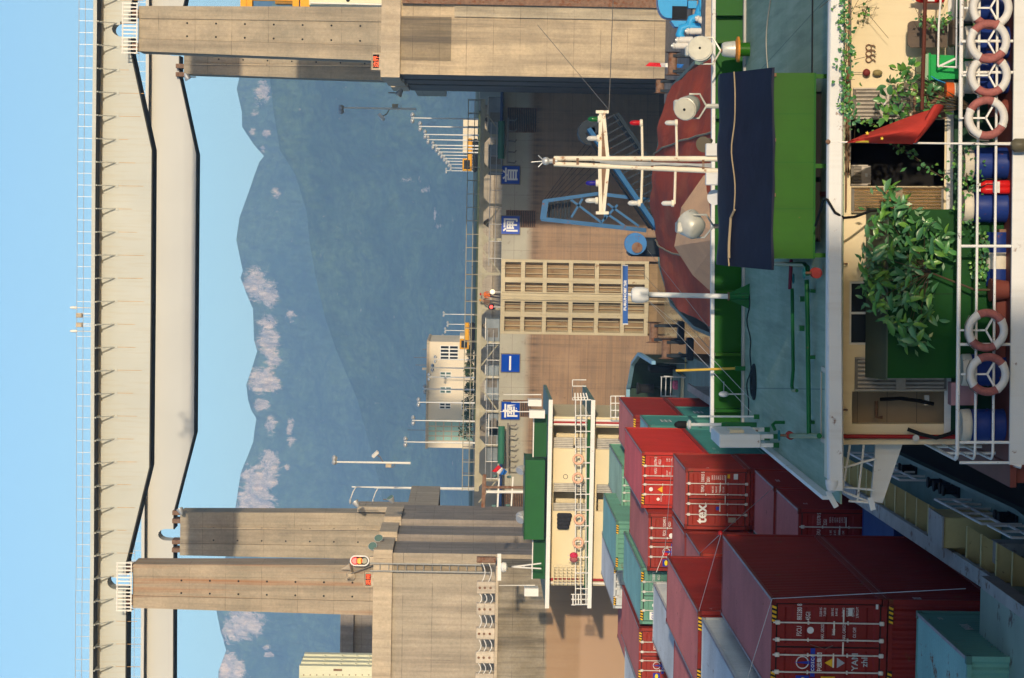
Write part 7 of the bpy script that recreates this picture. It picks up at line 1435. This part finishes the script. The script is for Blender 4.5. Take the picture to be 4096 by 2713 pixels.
MB().add([A+Vector((0,-0.9,0.2)),Bq+Vector((0,-0.9,0.2)),Bq+Vector((0,0.9,0.2)),A+Vector((0,0.9,0.2)),A+Vector((0,-0.9,0.35)),Bq+Vector((0,-0.9,0.35)),Bq+Vector((0,0.9,0.35)),A+Vector((0,0.9,0.35))],[(0,3,2,1),(4,5,6,7),(0,1,5,4),(1,2,6,5),(2,3,7,6),(3,0,4,7)]).build('conveyor_belt', m_dark, t)
MB().lathe([(0.75,-1.0),(0.75,1.0)], K(2362,530,2), (0,1,0), 14).build('head_drum', m_bd, t, smooth=True); MB().bev(K(2350,560).x,K(2350,500).x,DB_+1,DB_+3,K(2392,500).z,K(2345,500).z,0.1).build('head_house', m_bd, t)
for k in range(6): MB().pipe([K(2172,805+k*12,1.3),K(2355+k*6,560+k*25,2)],0.015,4).build('hoist_cable', m_dark, t)
a, b = K(2600,1040), K(2488,928); MB().bev(a.x+0.2,b.x-0.3,DB_-1.2,DB_+1.5,4.4,b.z-0.35,0.15).build('winch_house', m_bd, t); MB().lathe([(0.62,-0.6),(0.62,0.0)], K(2540,975,-2.0), (0,1,0), 20).build('winch_drum', paint('winch_blue',(0.04,0.17,0.42),0.45,var=0.15,vs=2,rust=0.2), t, smooth=True); MB().lathe([(0.3,-0.75),(0.3,-0.61)], K(2545,990,-2.0), (0,1,0), 14).build('winch_hub', m_rustm, t)
for y, px in ((1080,2560),(1000,2590)): MB().pipe([K(px,y,-2),P(2850,y+330,60.5)],0.012,4).build('stay_wire', m_rail, t)
# bow gear: windlass and bollards
for k, (px, y, D, w_, lab) in enumerate(((2615,1330,140,1.3,'dark windlass at the left side of the near ship\'s bow'),(2665,1395,134,1.2,'dark bollard pair on the left bow'),(2690,255,136,1.4,'dark windlass at the right side of the near ship\'s bow'),(2640,345,140,0.9,'dark bollard with a red top on the right bow'))):
    c = P(px,y,D); t = thing('windlass', lab, 'windlass', (c.x,D,4.4), 'bow machinery of the near ship'); 
    MB().bev(c.x-w_/2,c.x+w_/2,D-0.5,D+0.5,4.4,4.75,0.05).build('bed', m_bd, t); MB().lathe([(0.45,-w_*0.45),(0.25,-w_*0.4),(0.25,w_*0.4),(0.45,w_*0.45)], (c.x,D,max(5.1,c.z)), (1,0,0), 14).build('drum', m_rustm, t, smooth=True)
    for s in (-1,1): MB().box(c.x+s*w_*0.3-0.08,c.x+s*w_*0.3+0.08,D-0.3,D+0.3,4.751,max(5.1,c.z)).build('cheek', m_bd, t)
# ================================================================== small vessel between the two ships
t = thing('tender', 'small vessel with blue rim, dark green well and cream house between the two ships', 'boat', (-9,160,WZ-1)); Dt = 160.0; T = lambda px, py, d=0.0: P(px,py,Dt+d)
zs = T(2560,1510,2).z; zc = T(2760,1500).z
m_rim = paint('rim_blue',(0.22,0.42,0.58),0.5,var=0.12,vs=2); m_well = paint('well_green',(0.012,0.035,0.022),0.5,var=0.25,vs=1.5)
xr_, xl_ = T(2700,1430).x, T(2700,1640).x
rim = [(xr_,Dt-6),(xr_,Dt+3),(xr_-0.9,Dt+7.5),(xr_-2.6,Dt+10),(xl_+0.6,Dt+10.6),(xl_,Dt+10.6),(xl_,Dt-6)]
MB().prism(rim, WZ-1, 2.2, 'Z').build('hull', m_well, t)
rm = MB()
for (xa_, ya_), (xb_, yb_) in zip(rim[:-2], rim[1:-1]): rm.beam((xa_,ya_,zs-0.1+0.03*(ya_-Dt)),(xb_,yb_,zs-0.1+0.03*(yb_-Dt)),0.22,0.25)
rm.build('bow_rim', m_rim, t)
sk = MB(); sk.grid([[(x,y,2.2) for x, y in rim[:-1]],[(x,y,zs-0.2+0.03*(y-Dt)) for x, y in rim[:-1]]]).build('bow_bulwark', m_well, t, fix=False)
a, b = T(2835,1598), T(2708,1490); MB().box(a.x,b.x,Dt-3,Dt+2,2.2,b.z).build('house', m_crm, t); MB().box(a.x-0.05,b.x+0.05,Dt-3.1,Dt+2.1,b.z+0.003,b.z+0.1).build('house_roof', m_teal, t)
for i in range(8): q = T(2738+i*16,1485,-4); MB().box(q.x,q.x+0.95,Dt-4.3+0.2*i*0,Dt-4.0,q.z-0.10,q.z).build('stair_tread', m_yelb, t)
for y in (1450,1506): MB().pipe([T(2655,y,-4),T(2860,y+8,-4)],0.05,6).build('stair_rail', m_galv, t)
for px in (2646,2664,2684): MB().pipe([T(px,1508,-3),T(px-2,1585,-3)],0.035,5).build('deck_rail', m_galv, t)
for y in (1508,1585): MB().pipe([T(2642,y,-3),T(2705,y,-3)],0.035,5).build('deck_rail_post', m_galv, t)
MB().lathe([(0.3,0),(0.3,0.9),(0.4,1.0),(0.4,1.15)], T(2615,1555,6), (0,0,1), 12).build('samson_post', m_dark, t, smooth=True); MB().bev(T(2640,1504).x,T(2640,1478).x,Dt+3,Dt+5,2.2,T(2612,1490).z,0.08).build('winch', m_dark, t)
MB().box(T(2780,1555).x,T(2780,1530).x,Dt-3.3,Dt-3.02,T(2860,1540).z,T(2835,1540).z).build('red_locker', paint('locker_red',(0.42,0.015,0.02),0.5), t); MB().bev(T(2680,1550).x,T(2680,1515).x,Dt-2,Dt-1.4,T(2705,1530).z,T(2682,1530).z,0.08).build('bundle', paint('pink_cloth',(0.55,0.12,0.22),0.8,var=0.4,vs=8), t)
# ================================================================== right hand quay: blue housing, horns, white fenders
t = thing('mooring_housing', 'bright blue rounded winch housing on the right quay', 'winch', (9,150,4)); Dq = 150.0; Qr = lambda px, py, d=0.0: P(px,py,Dq+d)
m_bl = paint('bright_blue',(0.03,0.30,0.62),0.4,var=0.1,vs=1.5); zq = Qr(2790,150).z
qs = thing('quay_platform', 'grey quay platform at the foot of the right pier', 'quay', (14,160,WZ-1)); MB().box(Qr(2800,345).x,30,Dq-6,DF-0.6,WZ-1,zq).build('deck', m_slot, qs); MB().box(Qr(2800,345).x-0.15,30,Dq-6.2,Dq-6.002,WZ-1,zq+0.12).build('kerb', m_cope, qs)
c = Qr(2690,22); pr = [(c.x-0.75,c.z-0.9),(c.x+1.3,c.z-0.9)]+[(c.x+0.28+1.02*math.cos(R(a)),c.z+0.25+0.62*math.sin(R(a))) for a in range(0,181,15)]
MB().prism(pr, Dq+0.2, Dq+1.6).build('housing', m_bl, t); a, b = Qr(2748,78), Qr(2690,24); MB().box(a.x,b.x,Dq+0.1,Dq+0.198,a.z,b.z).build('opening', m_dark, t)
a, b = Qr(2770,116), Qr(2682,84); MB().prism([(a.x,a.z),(b.x,a.z),(b.x,b.z),(a.x+0.1,b.z-0.25)], Dq-0.3, Dq+0.9).build('front_plate', m_bl, t); MB().box(Qr(2770,34).x,Qr(2770,4).x,Dq-0.2,Dq+0.6,Qr(2786,20).z,Qr(2752,20).z).build('ladder_plate', m_bl, t)
MB().box(Qr(2790,100).x,Qr(2790,4).x,Dq,Dq+1.2,zq,Qr(2770,50).z-0.01).build('pedestal', m_slot, t)
for k, (px, y, lab) in enumerate(((2752,132,'blue mooring horn nearest the pier corner'),(2790,95,'middle blue mooring horn beside the fenders'),(2828,45,'blue mooring horn at the right photo edge'))):
    c = Qr(px,y,-1.5); h_ = thing('mooring_horn', lab, 'bollard', (c.x,c.y,zq), 'blue mooring horns'); MB().pipe([(c.x+0.35,c.y,zq),(c.x+0.38,c.y,c.z),(c.x+0.25,c.y,c.z+0.38),(c.x-0.1,c.y,c.z+0.5),(c.x-0.45,c.y,c.z+0.3),(c.x-0.5,c.y,c.z-0.1)],0.26,12).build('horn', m_bl, h_, smooth=True); MB().lathe([(0.5,0),(0.5,0.1)], (c.x+0.35,c.y,zq), (0,0,1), 14).build('base', m_bl, h_)
for k, (px0, px1, y0, y1, lab) in enumerate(((2745,2832,125,126,'white roller fender standing left of the middle horn'),(2810,2858,72,70,'white roller fender between two horns'),(2836,2862,46,46,'white roller fender at the photo edge'),(2785,2850,72,104,'white roller fender leaning on its neighbours'),(2706,2772,161,160,'white roller fender at the quay edge, right one of the pair'),(2690,2760,184,184,'white roller fender at the quay edge, left one of the pair'))):
    a, b = P(px0,y0,Dq-2.4), P(px1,y1,Dq-2.4); h_ = thing('roller_fender', lab, 'fender', (b.x,b.y,b.z), 'white roller fenders'); d = (a-b); n_ = d.length; MB().lathe([(0.17,0.0),(0.2,0.03),(0.2,n_*0.8),(0.15,n_*0.85),(0.2,n_*0.9),(0.16,n_)], b, d, 14).build('roller', m_bw, h_, smooth=True); MB().lathe([(0.1,0.0),(0.1,0.08)], b+d, d, 10).build('pin', m_galv, h_)
flag('red white blue flag hanging at the right quay', [((2580,265),(2598,250)),((2645,268),(2640,252)),((2680,270),(2672,253)),((2728,272),(2735,258))], (m_fr,m_fw,m_fb), 146)
# ================================================================== planting on the stern
m_leaf = [paint('leaf_%d' % k, c, 0.33, var=0.2, vs=3, spec=0.5) for k, c in enumerate(((0.07,0.22,0.055),(0.05,0.16,0.055),(0.12,0.27,0.045),(0.08,0.21,0.09)))]
m_stem = paint('stem_brown',(0.07,0.05,0.03),0.8)
def leaf_mesh(l, w, droop, m):
    mb = MB(); n = 6; rows = []
    for i in range(n+1):
        f = i/n; ww = w*math.sin(math.pi*min(1,f*0.92+0.06))**0.8*(1.0 if f < 0.999 else 0.05); z = -droop*f*f*l; rows.append([(-ww/2, f*l, z+0.22*ww), (0, f*l, z), (ww/2, f*l, z+0.22*ww)])
    mb.grid(rows); me = bpy.data.meshes.new('leaf'); me.from_pydata([tuple(v) for v in mb.v], [], mb.f); me.shade_smooth(); me.materials.append(m); return me
def scatter(t, spots, meshes, rnd, nm='leaf'):
    inv = Vector(t.location)
    for p, d in spots:
        p = H @ Vector(p); d = Vector(d).normalized(); o = bpy.data.objects.new(nm, rnd.choice(meshes)); COL.objects.link(o); o.parent = t
        nz = Vector((rnd.gauss(0,0.45),-0.75+rnd.gauss(0,0.3),0.65+rnd.gauss(0,0.35))); xx = d.cross(nz).normalized(); zz_ = xx.cross(d).normalized(); s = rnd.uniform(0.55,1.2)
        o.matrix_local = Matrix.Translation(p-inv) @ Matrix((xx,d,zz_)).transposed().to_4x4() @ Matrix.Diagonal((s,s,s,1))
rnd = random.Random(11)
big = [leaf_mesh(0.25,0.10,0.35,m) for m in m_leaf]+[leaf_mesh(0.21,0.09,0.7,m) for m in m_leaf[:3]]
t = TH('potted_shrub', 'big shrub with long glossy leaves in front of the green locker', 'shrub', L(4000,1150,43.35)); root = L(3900,1160,43.35); D = 43.4
MB(H).lathe([(0.16,0.0),(0.2,0.30),(0.21,0.32)], Vector((root.x,root.y,zp)), (0,0,1), 16).build('pot', m_redbr, t, smooth=True)
ends = []
MB(H).pipe([(root.x,root.y,zp+0.25),root,L(3720,1090,43.5)],0.025,8,0.015).build('trunk', m_stem, t)
for px, y in ((3570,780),(3520,900),(3600,880),(3480,1010),(3560,1000),(3640,980),(3700,900),(3470,1120),(3540,1100),(3620,1090),(3720,1040),(3760,960),(3490,1200),(3560,1210),(3640,1190),(3700,1190),(3580,1290),(3650,1280),(3720,1260),(3620,1350),(3680,1340),(3600,820),(3540,850),(3660,1060),(3600,1150),(3760,1000),(3500,1060)):
    e = L(px,y,D+rnd.uniform(-0.28,0.28)); ends.append(e); fk = L(3720,1090,43.5); m_ = fk.lerp(e,0.5)+Vector((rnd.uniform(-0.08,0.08),0.05,0.05)); MB(H).pipe([fk,m_,e],0.009,5,0.003).build('twig', m_stem, t)
sp = []
for e in ends:
    for k in range(11): a = rnd.uniform(0,6.28); d = Vector((math.cos(a),rnd.uniform(-0.6,0.1),math.sin(a)*0.8-0.1)); o = Vector((rnd.gauss(0,0.10),rnd.gauss(0,0.08),rnd.gauss(0,0.10))); sp.append((e+o*0.7, d))
scatter(t, sp, big, rnd)
mb = MB(H)
for e in ends:
    for k in range(12):
        p = e+Vector((rnd.gauss(0,0.13),0.12+rnd.gauss(0,0.08),rnd.gauss(0,0.13))); a_ = rnd.uniform(0,6.28); u = Vector((math.cos(a_),rnd.uniform(-.4,.4),math.sin(a_)))*0.075; v = Vector((-math.sin(a_),rnd.uniform(-.4,.4),math.cos(a_)))*0.028; mb.quad(p-u,p-v,p+u,p+v)
mb.build('inner_foliage', m_leaf[1], t, fix=False)['kind'] = 'stuff'
rb = [leaf_mesh(0.17,0.10,0.3,m) for m in m_leaf]+[leaf_mesh(0.10,0.06,0.5,m_leaf[2])]
t = TH('potted_shrub', 'broad leaved shrub behind the red flag at the right', 'shrub', L(3990,420,43.5)); root = L(3900,430,43.6); MB(H).lathe([(0.14,0.0),(0.18,0.3)], Vector((root.x,root.y,zp)), (0,0,1), 16).build('pot', m_redbr, t, smooth=True); sp = []
for px, y in ((3600,280),(3620,320),(3570,340),(3640,270),(3590,370),(3560,400),(3620,400),(3580,440),(3540,460),(3600,470),(3700,380),(3730,360),(3740,410),(3700,430),(3650,330),(3530,430),(3760,380),(3660,450),(3620,300)):
    e = L(px,y,43.7+rnd.uniform(-0.2,0.2)); MB(H).pipe([root,root.lerp(e,0.6)+Vector((0,0,0.05)),e],0.01,5,0.004).build('twig', m_stem, t)
    for k in range(8): o = Vector((rnd.gauss(0,0.08),rnd.gauss(0,0.06),rnd.gauss(0,0.08))); sp.append((e+o*0.7, o+Vector((0,-0.06,0.02))))
scatter(t, sp, rb, rnd)
sm = [leaf_mesh(0.075,0.06,0.4,m) for m in m_leaf]
def vine(lab, path, n, spread, D, grp='climbing vines on the stern'):
    t = TH('climbing_vine', lab, 'vine', L(*path[0],D), grp); pts = [L(px,y,D+rnd.uniform(-0.06,0.06)) for px, y in path]; MB(H).pipe(pts,0.009,5).build('stem', m_stem, t); sp = []
    for k in range(n): f = rnd.random()*(len(pts)-1); i = int(f); p = pts[i].lerp(pts[i+1],f-i)+Vector((rnd.gauss(0,spread),rnd.gauss(0,spread*0.5),rnd.gauss(0,spread))); sp.append((p, (rnd.gauss(0,1),rnd.gauss(-0.6,0.5),rnd.gauss(0,0.8))))
    scatter(t, sp, sm, rnd)
    for k in range(5): i = rnd.randrange(len(pts)-1); a = pts[i]; MB(H).pipe([a,a+Vector((rnd.gauss(0,0.12),0,rnd.gauss(-0.05,0.12))),a+Vector((rnd.gauss(0,0.3),0,rnd.gauss(-0.15,0.2)))],0.004,4).build('tendril', m_stem, t)
vine('ivy hanging along the underside of the white fascia', [(3378,-40),(3376,60),(3384,150),(3386,240),(3372,300),(3382,380),(3388,440),(3420,475)], 260, 0.07, 42.85)
vine('small sprig of ivy on the cream wall', [(3470,25),(3462,50),(3455,75)], 16, 0.06, 44.3); vine('leafy vine across the chair', [(3680,70),(3720,95),(3770,85),(3800,60)], 60, 0.07, 43.6)
vine('trailing vine over the dark doorway', [(3430,480),(3500,500),(3590,590),(3640,610),(3720,680),(3790,720)], 70, 0.06, 44.0); vine('thick green vine on the rail left of the flagstaff', [(3850,600),(3870,660),(3865,720),(3880,790),(3870,850),(3890,900)], 230, 0.13, 43.45); vine('low green vine below the big shrub', [(3925,950),(3935,1010),(3920,1080),(3930,1120)], 110, 0.09, 43.6); vine('vine on the rail at the right photo edge', [(3870,-20),(3900,60),(3930,250),(3940,420)], 60, 0.06, 43.5)
# ================================================================== own ship behind the camera, unseen; its block is shaped to shade the foreground
own = thing('unseen_shade_ship', 'unseen white passenger ship behind the viewpoint, added to shade the foreground', 'ship', (3.5,-45,WZ-1)); m_ow = paint('unseen_ship_white',(0.72,0.72,0.70),0.5)
MB().prism([(-9,-90),(-9,-14),(-5,-4.5),(13,-4.5),(15.7,-14),(15.7,-90)], WZ-1, 14.4, 'Z').build('hull', m_ow, own); MB().box(-8,15.6,-85,-9,14.404,18.4).build('unseen_ship_upper_house', m_ow, own); MB().box(-4,8,-80,-40,18.404,20.0).build('unseen_ship_wheelhouse', m_ow, own)
for k in range(12): MB().box(-7.2+1.75*k,-6.0+1.75*k,-9.05,-8.995,15.4,17.4).build('unseen_ship_front_window', m_wdark, own)
MB().pipe([(-8,-5,15.5),(12,-5,15.5)],0.04,6).build('unseen_ship_front_rail', m_whitem, own)
# ================================================================== air
hz = MB().box(-3100, 3100, -500, 6200, -3, 580).build('haze', None); hz['kind'] = 'stuff'
hm_ = bpy.data.materials.new('haze_air'); hm_.use_nodes = True; nt = hm_.node_tree; nt.nodes.clear()
pv = nt.nodes.new('ShaderNodeVolumePrincipled'); pv.inputs['Color'].default_value = (0.28,0.53,1.0,1); pv.inputs['Density'].default_value = 0.000155; pv.inputs['Anisotropy'].default_value = -0.35
mo = nt.nodes.new('ShaderNodeOutputMaterial'); nt.links.new(pv.outputs[0], mo.inputs['Volume']); hz.data.materials.append(hm_)
for o in list(bpy.data.objects):
    if '_o' in o: del o['_o']
bpy.data.scenes.remove(TMP)
